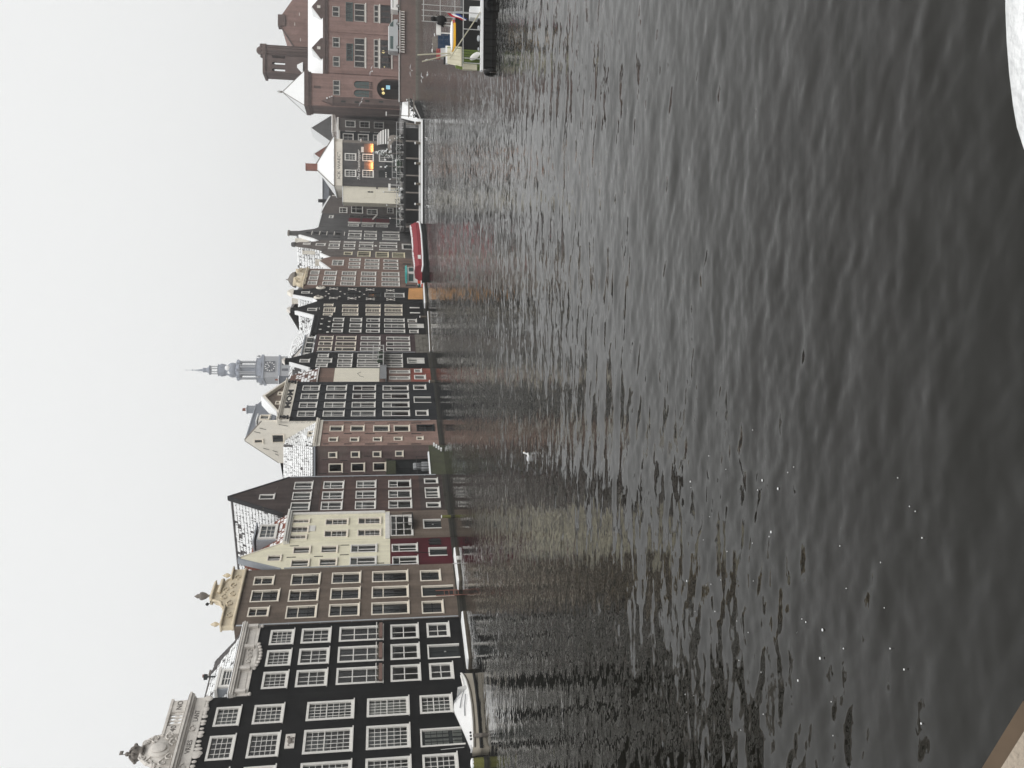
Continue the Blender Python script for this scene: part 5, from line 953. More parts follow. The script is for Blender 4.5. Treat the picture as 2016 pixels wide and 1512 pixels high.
# --- dark grey house with red shutters, end of the row
o, d = row_house('H20', 'red_shutter_house', 'dark grey house with tall red shutters at the far end of the row', 0.0)
W = d['w']
wz = [(6.0, 8.0, 15.6, 16.4, 't1')]
for z0, z1 in ((10.4, 12.6), (7.7, 10.1), (5.0, 7.5)): wz += [(6.9, 8.6, z0, z1, 't3'), (.6, 2.2, z0+.3, z1, 't2')]
front(o, rect(0, W, -1, 17.8), wz, 'slate_brick'); floors(o, W, [3.5, 7.6, 10.2, 13]); plinth(o, W, .9, 'slime_stone')
for z0, z1 in ((10.4, 12.6), (7.7, 10.1), (5.0, 7.5)):
    s_ = MB().box(3.3, 5.9, -.18, -.03, z0, z1).build('shutter', 'awning_red', o); MB().box(3.1, 3.3, -.16, 0, z0-.1, z1+.1).box(2.75, 2.95, -.16, 0, z0, z1).build('window_surround', 'white_paint', o)
MB().tube([(5.2, -.2, 8.1), (4.0, -1.4, 7.3)], .14, 6).build('flagpole', 'white_paint', o)
MB().quad((.03, .3, -1), (.03, 7, -1), (.03, 7, 17.7), (.03, .3, 17.7)).quad((.03, .3, 17.75), (W-.03, .3, 17.75), (W-.03, 7, 17.75), (.03, 7, 17.75)).quad((.03, 7, -1), (W, 7, -1), (W, 7, 17.7), (.03, 7, 17.7)).build('side_wall', 'slate_brick', o)
MB().box(-.05, W, -.12, 7, 17.8, 17.95).build('roof', 'snow', o)
ex = empty('end_wing', (0, 0, 0)); ex.parent = o
inv = (Matrix.Translation(o.location) @ Matrix.Rotation(ROWROT, 4, 'Z')).inverted(); ex.matrix_local = inv @ Matrix.Translation((33.0, 161.3, 0))
fz = [(.3, 1.35, 13.1, 14.6, 't2'), (.3, 2.1, 10.1, 12.3, 't2'), (.15, 1.2, 7.3, 9.3, 't2'), (.5, 1.6, 4.2, 5.4, 't2')]
mb = MB(); wall_mesh(mb, [(0, -1), (3.5, -1), (3.5, 16.2), (1.6, 17.3), (.2, 18), (0, 18)], [rect(*q[:4]) for q in fz]); mb.build('wall', 'grey_brick', ex)
for q in fz: window(ex, *q)
MB().box(0, 3.5, .3, 5, -1, 16).build('wing_body', 'grey_brick', ex)
MB().prism([(0, 18), (.2, 18), (1.6, 17.3), (3.5, 16.2), (3.5, 16.5), (1.6, 17.6), (.2, 18.25)], -.1, 3).build('snow_coping', 'snow', ex)

flatten(ex, o)
# ================================================================ setting
def struct(o): o['kind'] = 'structure'; return o
struct(MB().quad((-500, -150, -1.6), (700, -150, -1.6), (700, 800, -1.6), (-500, 800, -1.6)).build('ground', 'ground_dark'))
# land behind the row, and the quay at the end of the basin
rowpt = lambda s, k: (P0[0]+DX*s-DY*k, P0[1]+DY*s+DX*k)
a0, a1, a2, a3 = rowpt(-40, 3), rowpt(112, 3), rowpt(112, 400), rowpt(-40, 400)
struct(MB().prism_z([a0, a1, a2, a3], -1.5, 1.1).build('land', 'paving'))
QZ = 3.1
struct(MB().prism_z([(25, 127), (39.6, 127), (46.0, 142), (50.6, 147.3), (200, 147.3), (200, 420), (60, 420), (30, 170)], -1.5, QZ).build('quay', 'paving'))
qw = MB(); qw.box(50.6, 120, 146.9, 147.28, -1.3, QZ); struct(qw.build('quay_wall', 'quay_brick'))
qc = MB(); qc.box(50.5, 120, 146.75, 147.45, QZ+.003, QZ+.16); qc.box(50.6, 120, 146.7, 146.9, -.2, .35); 
k_ = qc.build('quay_coping', 'rough_stone'); struct(k_)
struct(MB().box(50.5, 59.0, 146.78, 147.3, QZ+.163, QZ+.24, .03).build('snow_on_coping', 'snow'))
struct(MB().box(25, 39.6, 126.6, 126.98, -1.3, QZ-.1).build('quay_wall', 'hull_black'))  # black colour stands in for the shade under the deck
# ---------------------------------------------------------------- water: real ripples, finer ones in the bump
def water():
    rg = np.random.default_rng(5)
    nr, nc = 820, 720
    ys = 3.0*(165.0/3.0)**(np.arange(nr)/(nr-1)); ts = np.linspace(-0.75, 0.75, nc)
    X = ys[:, None]*ts[None, :]; Y = np.repeat(ys[:, None], nc, 1)
    dy = np.gradient(ys)[:, None]
    Z = np.zeros_like(X)
    dist = (X-P0[0])*DY-(Y-P0[1])*DX                       # metres out from the house row
    calm = np.clip((dist-3.0)/16.0, 0.0, 1.0)**1.2
    calm = calm*np.clip((152.0-Y)/30.0, 0.12, 1.0)
    gust = 0.0
    for k in range(7):
        a = rg.uniform(0, 2*np.pi); L = rg.uniform(18, 55); gust = gust+np.sin((X*np.cos(a)+Y*np.sin(a)*0.8)*2*np.pi/L+rg.uniform(0, 6.28))
    gust = np.clip(0.78+0.16*gust, 0.25, 1.3)
    amp_map = (0.34+0.66*calm)*gust
    for k in range(64):
        L = 0.24*(5.5/0.24)**(rg.random()**1.7)
        a = np.radians(70)+rg.normal(0, 0.42)               # mostly travelling towards and away from the camera
        kx, ky = np.cos(a)*2*np.pi/L, np.sin(a)*2*np.pi/L
        st = 0.0095*(0.3 if L > 2.0 else 1.0)                      # slope of each wave
        A = st*L/(2*np.pi)*rg.uniform(.5, 1.4)
        fade = np.clip(L/(3.2*dy)-0.4, 0, 1)
        ph = kx*X+ky*Y+rg.uniform(0, 6.28)+0.7*np.sin(X*.31+k)+0.7*np.sin(Y*.23+k*1.7)
        Z += A*fade*(np.sin(ph)+0.22*np.sin(2*ph+1.2))*amp_map
    V = np.stack([X, Y, Z], -1).reshape(-1, 3)
    i = np.arange((nr-1)*nc).reshape(nr-1, nc)[:, :-1].ravel()
    F = np.stack([i, i+1, i+nc+1, i+nc], -1)
    me = bpy.data.meshes.new('water'); me.vertices.add(len(V)); me.vertices.foreach_set('co', V.astype(np.float32).ravel())
    me.loops.add(F.size); me.loops.foreach_set('vertex_index', F.astype(np.int32).ravel()); me.polygons.add(len(F))
    me.polygons.foreach_set('loop_start', np.arange(0, F.size, 4, dtype=np.int32)); me.polygons.foreach_set('use_smooth', np.ones(len(F), dtype=bool)); me.update(calc_edges=True)
    m, nt, b = new_mat('canal_water'); N = nt.nodes.new; Lk = nt.links.new
    b.inputs['Base Color'].default_value = (0.0055, 0.005, 0.0028, 1); b.inputs['IOR'].default_value = 1.41; b.inputs['Roughness'].default_value = 0.04; b.inputs['Specular IOR Level'].default_value = 0.52
    tc = N('ShaderNodeTexCoord')
    sx = N('ShaderNodeSeparateXYZ'); Lk(tc.outputs['Object'], sx.inputs[0])
    def math_(op, a, b_=None, c=None):
        q = N('ShaderNodeMath'); q.operation = op
        for k, v in enumerate((a, b_, c)):
            if v is None: continue
            if isinstance(v, (int, float)): q.inputs[k].default_value = v
            else: Lk(v, q.inputs[k])
        return q.outputs[0]
    def ramp(src, a, c, lo=0.0, hi=1.0):
        r = N('ShaderNodeMapRange'); r.interpolation_type = 'SMOOTHSTEP'; r.inputs['From Min'].default_value = a; r.inputs['From Max'].default_value = c
        r.inputs['To Min'].default_value = lo; r.inputs['To Max'].default_value = hi; Lk(src, r.inputs['Value']); return r.outputs[0]
    def ripple(scale, detail, sc, rot, rough=0.55):
        mp = N('ShaderNodeMapping'); mp.inputs['Rotation'].default_value = (0, 0, R(rot)); mp.inputs['Scale'].default_value = sc; Lk(tc.outputs['Object'], mp.inputs[0])
        n = N('ShaderNodeTexNoise'); n.inputs['Scale'].default_value = scale; n.inputs['Detail'].default_value = detail; n.inputs['Roughness'].default_value = rough; Lk(mp.outputs[0], n.inputs['Vector'])
        s = N('ShaderNodeVectorMath'); s.operation = 'SUBTRACT'; s.inputs[1].default_value = (.5, .5, .5); Lk(n.outputs['Color'], s.inputs[0])
        return s.outputs[0]
    def patch(scale, a, c, lo, hi, off):
        mp = N('ShaderNodeMapping'); mp.inputs['Location'].default_value = off; mp.inputs['Scale'].default_value = (1, 1.6, 1); Lk(tc.outputs['Object'], mp.inputs[0])
        n = N('ShaderNodeTexNoise'); n.inputs['Scale'].default_value = scale; n.inputs['Detail'].default_value = 3; Lk(mp.outputs[0], n.inputs['Vector']); return ramp(n.outputs['Fac'], a, c, lo, hi)
    out_ = math_('ADD', math_('MULTIPLY', sx.outputs[0], DY), math_('MULTIPLY_ADD', sx.outputs[1], -DX, -P0[0]*DY+P0[1]*DX))     # metres out from the house walls
    lee = ramp(out_, 2.0, 17.0, 0.36, 1.0)
    leeq = ramp(sx.outputs[1], 100.0, 138.0, 1.0, 0.3)
    far_ = ramp(sx.outputs[1], 8.0, 55.0, 0.7, 1.5)                # small waves the mesh no longer carries far off
    k1 = math_('MULTIPLY', math_('MULTIPLY', lee, leeq), math_('MULTIPLY', far_, patch(0.055, .36, .64, .55, 1.15, (3, 8, 0))))
    gust = math_('MULTIPLY', math_('MULTIPLY', ramp(out_, 5.0, 13.0), ramp(out_, 75.0, 30.0, 0.6, 1.0)), math_('MULTIPLY', ramp(sx.outputs[1], 20.0, 55.0), ramp(sx.outputs[1], 128.0, 112.0)))
    gust = math_('MULTIPLY', gust, patch(0.09, .38, .55, .35, 1.0, (11, 2, 0)))
    def scaled(v, k):
        s = N('ShaderNodeVectorMath'); s.operation = 'SCALE'; Lk(v, s.inputs[0])
        if isinstance(k, (int, float)): s.inputs['Scale'].default_value = k
        else: Lk(k, s.inputs['Scale'])
        return s.outputs[0]
    def vadd(a, c):
        s = N('ShaderNodeVectorMath'); s.operation = 'ADD'; Lk(a, s.inputs[0]); Lk(c, s.inputs[1]); return s.outputs[0]
    tilt = scaled(ripple(5.2, 3, (.3, 1, 1), -20), math_('MULTIPLY', k1, 0.40))
    tilt = vadd(tilt, scaled(ripple(2.3, 2, (.28, 1, 1), -31), math_('MULTIPLY', k1, 0.2)))
    tilt = vadd(tilt, scaled(ripple(11.0, 2, (.5, 1, 1), -14), math_('MULTIPLY', k1, 0.16)))
    tilt = vadd(tilt, scaled(ripple(4.5, 4, (.6, 1, 1), -25, .65), math_('MULTIPLY', gust, 0.85)))
    fl = N('ShaderNodeVectorMath'); fl.operation = 'MULTIPLY'; fl.inputs[1].default_value = (0.8, 1.0, 0.0); Lk(tilt, fl.inputs[0])
    ge = N('ShaderNodeNewGeometry'); nn = N('ShaderNodeVectorMath'); nn.operation = 'NORMALIZE'; Lk(vadd(ge.outputs['Normal'], fl.outputs[0]), nn.inputs[0])
    Lk(nn.outputs[0], b.inputs['Normal'])
    me.materials.append(m); o = link('water', me); o['kind'] = 'structure'
water()

# ================================================================ corner cafe house at the end of the basin
def frontal(name, label, x, y, cat='house', group=None):
    o = empty(name, (x, y, 0)); tag(o, label, cat, group); return o
def fwall(o, outline, wins, m, extra=(), name='wall', t=.3):
    mb = MB(); wall_mesh(mb, outline, [rect(*q[:4]) for q in wins]+[e if isinstance(e, list) else rect(*e) for e in extra], t); r = mb.build(name, m, o)
    for q in wins: window(o, *q)
    return r
style('G6', [(.38, 3, 1), (.62, 3, 2)], .16, bw=.06, cur=[(0, .5, 'grey_blind', .5)]); style('Gn', [(1, 1, 1)], .12)
o = frontal('cafe_house', 'grey cafe house signed The Grasshopper with white windows, lit panels and snowy hip roof', 35.0, 146.0)
gw = [(4.4, 5.7, 10.85, 12.8, 'G6'), (1.55, 2.8, 10.85, 12.8, 'G6'), (4.4, 5.72, 7.8, 9.75, 'G6'), (1.55, 2.87, 7.8, 9.75, 'G6'), (4.43, 5.72, 4.4, 6.85, 'G6')]
fwall(o, rect(0, 7.55, QZ-.1, 13.2), gw, 'slate_brick', [(1.65, 2.9, QZ, 6.9)]); door(o, 1.65, 2.9, QZ, 6.9, frame='dark_wood', panels=2, handle=False)
MB().box(0, 7.55, 3.0, 9, QZ-.1, 13.2).box(0, .28, .3, 3, QZ-.1, 13.2).box(7.27, 7.55, .3, 3, QZ-.1, 13.2).box(.28, 7.27, .3, 3, 13.0, 13.19).build('house_body', 'slate_brick', o)
sb = MB(); sb.prism_z([(7.552, 0), (8.3, .9), (8.3, 9), (7.552, 9)], QZ-.1, 13.2); sb.build('bay_wall', 'dark_stone', o)
fz_ = MB(); fz_.box(-.1, 7.6, -.12, 9.1, 13.2, 14.45); fz_.prism_z([(7.6, -.12), (8.4, .85), (8.4, 9.1), (7.6, 9.1)], 13.2, 14.45); fz_.box(-.25, 8.5, -.3, 9.2, 14.45, 14.62); fz_.build('frieze', 'cream_plaster', o)
text_part(o, '.ICK WAEC".', (.8, -.135, 13.55), .72, 'letter_grey', width=5.1)
text_part(o, 'The Grasshopper', (.9, -.12, 10.12), .75, 'letter_white', width=5.3, shear=.4, depth=.03)
roof_slab(o, [(-.25, -.3, 14.62), (8.5, -.3, 14.62), (4.5, 4.3, 18.1), (3.9, 4.3, 18.1)], 'snow', .12); roof_slab(o, [(8.5, -.3, 14.62), (8.5, 9.2, 14.62), (4.5, 4.3, 18.1)], 'snow', .12); roof_slab(o, [(-.25, 9.2, 14.62), (-.25, -.3, 14.62), (3.9, 4.3, 18.1)], 'snow', .12); roof_slab(o, [(8.5, 9.2, 14.62), (-.25, 9.2, 14.62), (3.9, 4.3, 18.1), (4.5, 4.3, 18.1)], 'snow', .12)
hp = MB(); hp.tube([(-.25, -.3, 14.7), (3.9, 4.3, 18.18)], .08, 5); hp.tube([(8.5, -.3, 14.7), (4.5, 4.3, 18.18)], .08, 5); hp.tube([(3.7, 4.3, 18.18), (4.7, 4.3, 18.18)], .1, 5); hp.build('ridge_tiles', 'dark_stone', o)
tl = MB(); rg = random.Random(9)
for k in range(70):
    x = -.1+8.4*k/70; tl.box(x, x+.05, -.28+rg.uniform(0, .25), -.1+rg.uniform(.1, .6), 14.72, 14.74+rg.uniform(0, .03))
t_ = tl.build('tile_edges', 'dark_stone', o); t_['kind'] = 'stuff'
chimney(o, 4.1, 4.4, 17.6, 19.9, 1.1, 1.0, 'chimney_brick', 0)
for (a, b) in ((2.97, 4.3), (5.95, 7.5)):
    q = MB().box(a, b, -.06, -.01, 7.95, 9.45).build('lit_panel', 'tan_brick', o); MB().box(a+.05, b-.05, -.3, -.2, 7.86, 7.96).build('lamp_trough', 'lamp_warm', q)
    l = bpy.data.lights.new('wall_lamp', 'AREA'); l.energy = 55; l.color = (1, .42, .14); l.shape = 'RECTANGLE'; l.size = b-a-.1; l.size_y = .1; lo = bpy.data.objects.new('wall_lamp', l); col.objects.link(lo); lo.parent = q; lo.location = ((a+b)/2, -.25, 8.0); lo.rotation_euler = (math.pi-R(25), 0, 0)
MB().box(5.95, 6.9, -.08, -.02, 9.5, 9.95).build('sign_board', 'white_paint', o)
MB().box(2.97, 4.25, -.08, -.02, 4.35, 5.75).build('menu_board', 'dark_wood', o)
for k in range(3): MB().ball((1.7+k*.35, -.35, 5.6), .12, 8, 6).build('globe_lamp', 'white_gel', o, True)
MB().box(3.4, 3.6, -.1, 0, 6.3, 6.7).build('wall_sign', 'letter_white', o)
MB().tube([(7.9, -.1, 10.1), (7.9, -.5, 10.0)], .05, 5).lathe([(.05, 9.8), (.28, 9.85), (.3, 10.0), (.1, 10.2)], 7.9, -.55, 8).build('street_lantern', 'pale_metal', o)
# cream annex
o = frontal('cream_annex', 'plain cream windowless annex beside the cafe house', 32.1, 146.3)
MB().box(0, 2.88, 0, 3, QZ-.1, 13.1).build('wall', 'cream_panel', o); MB().box(-.05, 2.88, -.06, 3, 13.1, 13.22).build('coping', 'snow', o)
g = MB(); g.box(1.05, 2.1, -.02, 0, 7.6, 9.45); 
for (a, b, c, e) in ((1.05, 2.1, 7.55, 7.6), (1.05, 2.1, 9.42, 9.47), (1.02, 1.07, 7.55, 9.47), (2.08, 2.13, 7.55, 9.47), (1.05, 2.1, 8.85, 8.9)): g.box(a, b, -.04, 0, c, e)
g.build('blind_shutter', 'cream_panel', o)
for z in (7.85, 8.35): MB().box(1.85, 2.07, -.05, -.02, z, z+.45).build('vent', 'dark_wood', o)
MB().ball((2.7, -.05, 7.2), .2, 8, 6, 1, .5, 1).build('alarm_box', 'dark_stone', o)
# dark roof building behind
o = frontal('dark_roof_house', 'dark flat-roofed house with black chimney rising behind the cream annex', 36.2, 172)
MB().box(-.5, 7.6, 0, 6, 1, 17.2).build('wall', 'slate_brick', o); MB().box(-.6, 7.7, -.2, 6, 17.2, 18.6, .4).build('roof', 'slate', o); MB().tube([(1.0, -3, 15.5), (1.0, -3, 19.2)], .35, 8).build('chimney', 'black_metal', o)
for k in range(3): MB().box(1.6+k*1.9, 2.8+k*1.9, -.6, .1, 15.3, 16.6).build('dormer', 'white_stone', o)
MB().box(-.4, 7.5, -.1, 5.9, 18.603, 18.72, .3).build('roof_snow', 'snow', o)
# side street behind, fading away
style('y1', [(1, 2, 2)], .14, cur=[(0, 1, 'net_curtain', .5)])
def street_house(name, label, x, y, w_, z, m, cols, rows, roof=None):
    o = frontal(name, label, x, y, 'house', 'houses in the side street'); ws = []
    for i in range(cols):
        for j in range(rows):
            xa = w_*(i+.5)/cols-w_/cols*.32; ws.append((xa, xa+w_/cols*.64, QZ+3.0+j*2.9, QZ+5.0+j*2.9, 'y1'))
    fwall(o, rect(0, w_, QZ-.1, z), [q for q in ws if q[3] < z-.4], m); MB().box(.02, w_-.02, 2.5, 9, QZ-.1, z).box(.02, .2, .3, 2.5, QZ-.1, z).box(w_-.2, w_-.02, .3, 2.5, QZ-.1, z).box(.2, w_-.2, .3, 2.5, z-.2, z-.02).build('house_body', m, o)
    if roof == 'gable': MB().prism([(-.1, z+.001), (w_+.1, z+.001), (w_*.5, z+w_*.75)], 0, 9).build('gable', m, o); MB().prism([(-.25, z), (-.1, z), (w_*.5, z+w_*.75), (w_+.1, z), (w_+.25, z), (w_*.5, z+w_*.75+.35)], -.15, 9).build('snow_roof', 'snow', o)
    else: MB().box(-.15, w_+.15, -.25, 9, z, z+.3).build('cornice', 'white_stone', o); MB().box(-.1, w_+.1, -.2, 9, z+.303, z+.42, .05).build('roof_snow', 'snow', o)
    return o
street_house('street_house', 'narrow dark house squeezed behind the cafe bay', 46.9, 161, 2.2, 14.4, 'charcoal_brick', 1, 3)
street_house('street_house', 'grey house with paired windows down the side street', 50.5, 171, 4.3, 15.2, 'grey_brick', 2, 4)
street_house('street_house', 'pale stone house deepest in the side street beside the red corner pavilion', 55.3, 182, 4.0, 17.0, 'white_stone', 2, 4)
street_house('gabled_hall', 'large hazy grey gable rising over the side street', 65.5, 232, 11.5, 17.5, 'slate_brick', 3, 4, 'gable')
street_house('street_house', 'red-roofed house with snowy dormers behind the cafe chimney', 47.5, 180, 4.4, 17.6, 'chimney_brick', 2, 4, 'gable')

# ================================================================ red brick exchange building
YB = 152.0
style('B2', [(1, 2, 1)], .12, 'pale_frame', bw=.18, cur=[(0, 1, 'grey_blind', .6)]); style('B5', [(1, 5, 1)], .1, 'pale_frame', bw=.16); style('B3', [(1, 3, 1)], .1, 'pale_frame', bw=.16); style('Bg5', [(1, 5, 1)], .1, 'exchange_dark', bw=.2); style('Bs5', [(1, 5, 1)], .14, 'pale_frame', bw=.22); style('Bs3', [(1, 3, 1)], .14, 'pale_frame', bw=.22); style('Bg3', [(1, 3, 1)], .1, 'exchange_dark', bw=.2); style('B3s', [(1, 3, 1)], .1, 'pale_frame', bw=.2, cur=[(0, 1, 'grey_blind', .6)]); style('Bu', [(1, 3, 1)], .1, 'green_glass', bw=.1, cur=[(0, 1, 'green_glass', 1)])
BX = 56.6
o = frontal('exchange_building', 'large red brick exchange building with snowy roof, tower and pyramid-roofed corner pavilion', BX, YB+1.0, 'building')
L_ = lambda *q: tuple([q[0]-BX, q[1]-BX]+list(q[2:]))
mw = [L_(67.7, 69.6, 14.15, 15.4, 'B2'), L_(62.05, 63.9, 14.1, 15.35, 'B2'), L_(58.5, 60.4, 14.1, 15.3, 'B2'), L_(72.6, 74.5, 14.1, 15.35, 'B2'), L_(67.0, 70.5, 11.75, 12.95, 'Bu'), L_(67.1, 70.4, 9.5, 11.4, 'B3'), L_(59.7, 62.9, 11.72, 12.85, 'Bu'), L_(58.6, 64.0, 9.5, 11.4, 'B5'), L_(67.1, 70.4, 6.95, 7.85, 'Bs3'), L_(67.1, 70.5, 4.7, 6.65, 'Bg3'), L_(58.7, 64.0, 6.95, 7.85, 'Bs5'), L_(58.75, 64.0, 4.7, 6.65, 'Bg5'), L_(72.6, 78, 9.5, 11.4, 'B5'), L_(72.6, 78, 4.7, 6.65, 'Bg5')]
MW = 26.0
fwall(o, rect(0, MW, QZ-.2, 16.2), mw, 'exchange_brick')
MB().box(0, MW, 4, 30, QZ-.2, 16.2).box(MW-.3, MW, .3, 4, QZ-.2, 16.2).box(.0, .3, .3, 4, QZ-.2, 16.2).box(.3, MW-.3, .3, 4, 15.9, 16.15).box(.3, MW-.3, .3, 4, 8.3, 8.6).build('house_body', 'exchange_dark', o)
MB().box(-.2, MW, -.25, .4, 16.2, 16.6).box(-.3, MW, -.4, .5, 16.6, 17.05).build('cornice', 'exchange_dark', o)
roof_slab(o, [(.2, -.3, 17.05), (MW, -.3, 17.05), (MW, 6, 20.3), (.2, 6, 20.3)], 'snow', .15)
for q in mw:
    if q[4] in ('B5', 'B3', 'Bs5', 'Bs3', 'Bg5', 'Bg3'): MB().box(q[0]-.15, q[1]+.15, -.15, .0, q[2]-.28, q[2]-.08).build('stone_sill', 'white_stone', o)
for (xc, wd) in ((69.2-BX, 3.9), (61.65-BX, 3.7)):
    MB().prism([(xc-wd/2, 17.06), (xc+wd/2, 17.06), (xc+wd/2, 17.4), (xc, 19.0), (xc-wd/2, 17.4)], -.28, 4).build('dormer_gable', 'exchange_dark', o); MB().prism([(xc-wd/2-.1, 17.4), (xc, 18.98), (xc+wd/2+.1, 17.4), (xc+wd/2+.1, 17.55), (xc, 19.2), (xc-wd/2-.1, 17.55)], .15, 4).build('dormer_snow', 'snow', o); MB().box(xc-.25, xc+.25, -.33, -.25, 17.5, 18.1).build('dormer_slit', 'white_stone', o)
# great gable behind and its chimney
gx = 71.5-BX
MB().prism([(gx-9.5, 16), (gx+9.5, 16), (gx+9.5, 20.4), (gx+1, 26.0), (gx-1, 26.0), (gx-9.5, 20.4)], 12, 30).build('great_gable', 'exchange_brick', o); MB().prism([(gx-9.6, 20.4), (gx-1, 26.0), (gx-1, 26.25), (gx-9.6, 20.75)], 11.9, 12.4).build('gable_coping', 'exchange_dark', o)
MB().box(gx-1.1, gx+1.1, 11.7, 13.5, 25.2, 26.6).build('gable_cap', 'exchange_dark', o)
for (x, z) in ((gx-3.5, 22.3), (gx-.5, 23.4), (gx-3, 19.7), (gx+1.5, 22.5)): MB().box(x-.3, x+.3, 11.95, 12, z-.06, z+.06).build('wall_anchor', 'white_stone', o)
# clock-less tower
tw = empty('tower'); tw.parent = o; tw.location = (60.5-BX, 10, 0)
T0, T1 = 0.0, 3.6
slots = [arch_rect(a, a+.55, 25.0, 27.5, .3) for a in (.25, 1.5, 2.8)]
mb = MB(); wall_mesh(mb, rect(T0, T1, 15, 28.7), slots, .45); mb.build('tower_wall', 'exchange_dark', o).location = (60.5-BX, 10, 0)
mb = MB(); wall_mesh(mb, rect(T0, T1, 15, 28.7), slots, .45, 3.2); mb.box(0, .4, .45, 3.2, 15, 28.7).box(T1-.4, T1, .45, 3.2, 15, 28.7); mb.build('tower_wall', 'exchange_dark', o).location = (60.5-BX, 10, 0)
MB().box(-.3, T1+.3, -.3, 3.9, 28.7, 29.2).build('tower_cornice', 'exchange_dark', o).location = (60.5-BX, 10, 0)
tu = MB(); tu.lathe([(1.1, 15), (1.1, 28.4), (1.35, 28.6), (1.3, 29.3), (.9, 29.6)], 0, 0, 10)
for k in range(10):
    a = 2*math.pi*k/10; tu.tube([(1.12*math.cos(a), 1.12*math.sin(a), 20), (1.12*math.cos(a), 1.12*math.sin(a), 28.5)], .09, 5); tu.ball((1.1*math.cos(a), 1.1*math.sin(a), 29.5), .28, 7, 5)
tu.ball((0, 0, 29.7), .8, 9, 6); tu.build('tower_turret', 'exchange_dark', o, False, (60.5-BX+4.3, 10.6, 0))
MB().tri((0, -.1, 21.7), (2.2, -.1, 21.7), (1.6, .3, 23.1)).box(0, 2.2, -.1, .3, 21.6, 21.7).build('tower_lean_to_snow', 'snow', o).location = (60.5-BX, 9.8, 0)
bpy.data.objects.remove(tw)
# corner pavilion (stands proud of the long front)
PX = 50.9-BX; PW = 5.8
pw_ = [L_(52.9, 55.6, 14.0, 15.2, 'B3s')]
arc = arch_rect(52.65-BX, 56.4-BX, QZ, 7.3, 1.87, 12)
aw = [arch_rect(54.4-BX, 55.75-BX, 8.7, 11.45, .68), arch_rect(52.8-BX, 54.1-BX, 8.7, 11.45, .65)]
mb = MB(); wall_mesh(mb, rect(PX, PX+PW, QZ-.2, 19.1), [rect(*pw_[0][:4])]+[arc]+aw, .5, -1.0); mb.build('pavilion_wall', 'exchange_brick', o)
window(o, *pw_[0], -1.0)
for a in aw:
    xs = [p[0] for p in a]; p_ = MB(); p_.prism(a, -.75, -.72); q = p_.build('arched_window', 'green_glass', o)
    g = MB(); x0_, x1_ = min(xs), max(xs)
    for k in range(1, 5): g.box(x0_, x1_, -.8, -.75, 8.7+k*.42, 8.75+k*.42)
    g.box((x0_+x1_)/2-.04, (x0_+x1_)/2+.04, -.82, -.75, 8.7, 11.3); g.build('glazing_bars', 'exchange_dark', q)
    for k in range(4): MB().box(x0_+.05+k*.34, x0_+.2+k*.34, -1.12, -1.0, 8.1, 8.65).build('corbel', 'exchange_dark', o)
MB().box(PX, PX+PW, 3.5, 3.9, QZ-.2, 19.1).box(PX, PX+.4, -.5, 3.5, QZ-.2, 19.1).box(PX+PW-.4, PX+PW, -.5, 3.5, QZ-.2, 19.1).box(PX+.4, PX+PW-.4, -.5, 3.5, 18.8, 19.05).build('pavilion_body', 'exchange_dark', o)
MB().box(PX-.15, PX+PW+.15, -1.2, 4.0, 19.1, 19.5).box(PX-.3, PX+PW+.3, -1.35, 4.1, 19.5, 20.3).build('pavilion_cornice', 'exchange_dark', o)
ax, ay = PX+PW/2, 1.4; cs = [(PX-.2, -1.25, 20.3), (PX+PW+.2, -1.25, 20.3), (PX+PW+.2, 4.0, 20.3), (PX-.2, 4.0, 20.3)]
py = MB(); [py.tri(cs[k], cs[(k+1) % 4], (ax, ay, 24.4)) for k in range(4)]; py.build('pyramid_roof', 'snow', o); hp = MB(); [hp.tube([c, (ax, ay, 24.45)], .06, 5) for c in cs]; hp.ball((ax, ay, 24.7), .22, 8, 6); hp.tube([(ax, ay, 24.4), (ax, ay, 25.4)], .05, 5); hp.box(ax-.3, ax+.3, ay-.03, ay+.03, 25.0, 25.1); hp.build('roof_finial', 'dark_stone', o)
MB().box(54.0-BX, 54.4-BX, -1.06, -1.0, 17.4, 18.6).build('attic_slit', 'exchange_dark', o)
by = MB(); by.prism_z([(50.95-BX, -1.0), (51.3-BX, -1.6), (52.3-BX, -1.6), (52.6-BX, -1.0)], QZ-.2, 15.2); by.build('stair_bay', 'exchange_dark', o)
rf = MB(); c_ = [(50.85-BX, -1.02, 15.2), (51.2-BX, -1.75, 15.2), (52.4-BX, -1.75, 15.2), (52.7-BX, -1.02, 15.2)]; [rf.tri(c_[k], c_[k+1], (51.7-BX, -1.02, 17.3)) for k in range(3)]; rf.build('bay_roof', 'exchange_dark', o)
for k, (z) in enumerate((16.2, 15.7, 15.35)): MB().box(52.0-BX+k*.2, 52.2-BX+k*.2, -1.6+k*.1, -1.3+k*.1, z-.1, z+.15).build('bay_snow', 'snow', o)
for (x, z) in ((51.6, 13.3), (51.9, 9.0), (51.6, 10.9), (51.9, 6.5)): MB().box(x-BX-.15, x-BX+.15, -1.66, -1.58, z-.4, z+.4).build('bay_slit', 'dark_wood', o)
lm = MB().ball((54.2-BX, .3, 6.1), .28, 8, 6).ball((55.0-BX, .5, 6.2), .25, 8, 6).build('hanging_lamps', 'lamp_yellow', o, True)
MB().box(55.2-BX, 55.9-BX, .9, 1.0, 4.85, 5.6).build('lit_screen', 'lamp_blue', o)
MB().ball((62.0-BX, .6, 6.1), .3, 8, 6).build('hanging_lamp', 'lamp_yellow', o, True)
for (x, z) in ((59.2, 5.9), (59.0, 5.4), (67.3, 6.1)): MB().ball((x-BX, .6, z), .12, 7, 5).build('hanging_lamp', 'lamp_yellow', o, True)
for x in (64.9, 57.3): MB().tube([(x-BX, -.05, 3.2), (x-BX, -.05, 16)], .07, 5).build('drainpipe', 'exchange_brick', o)

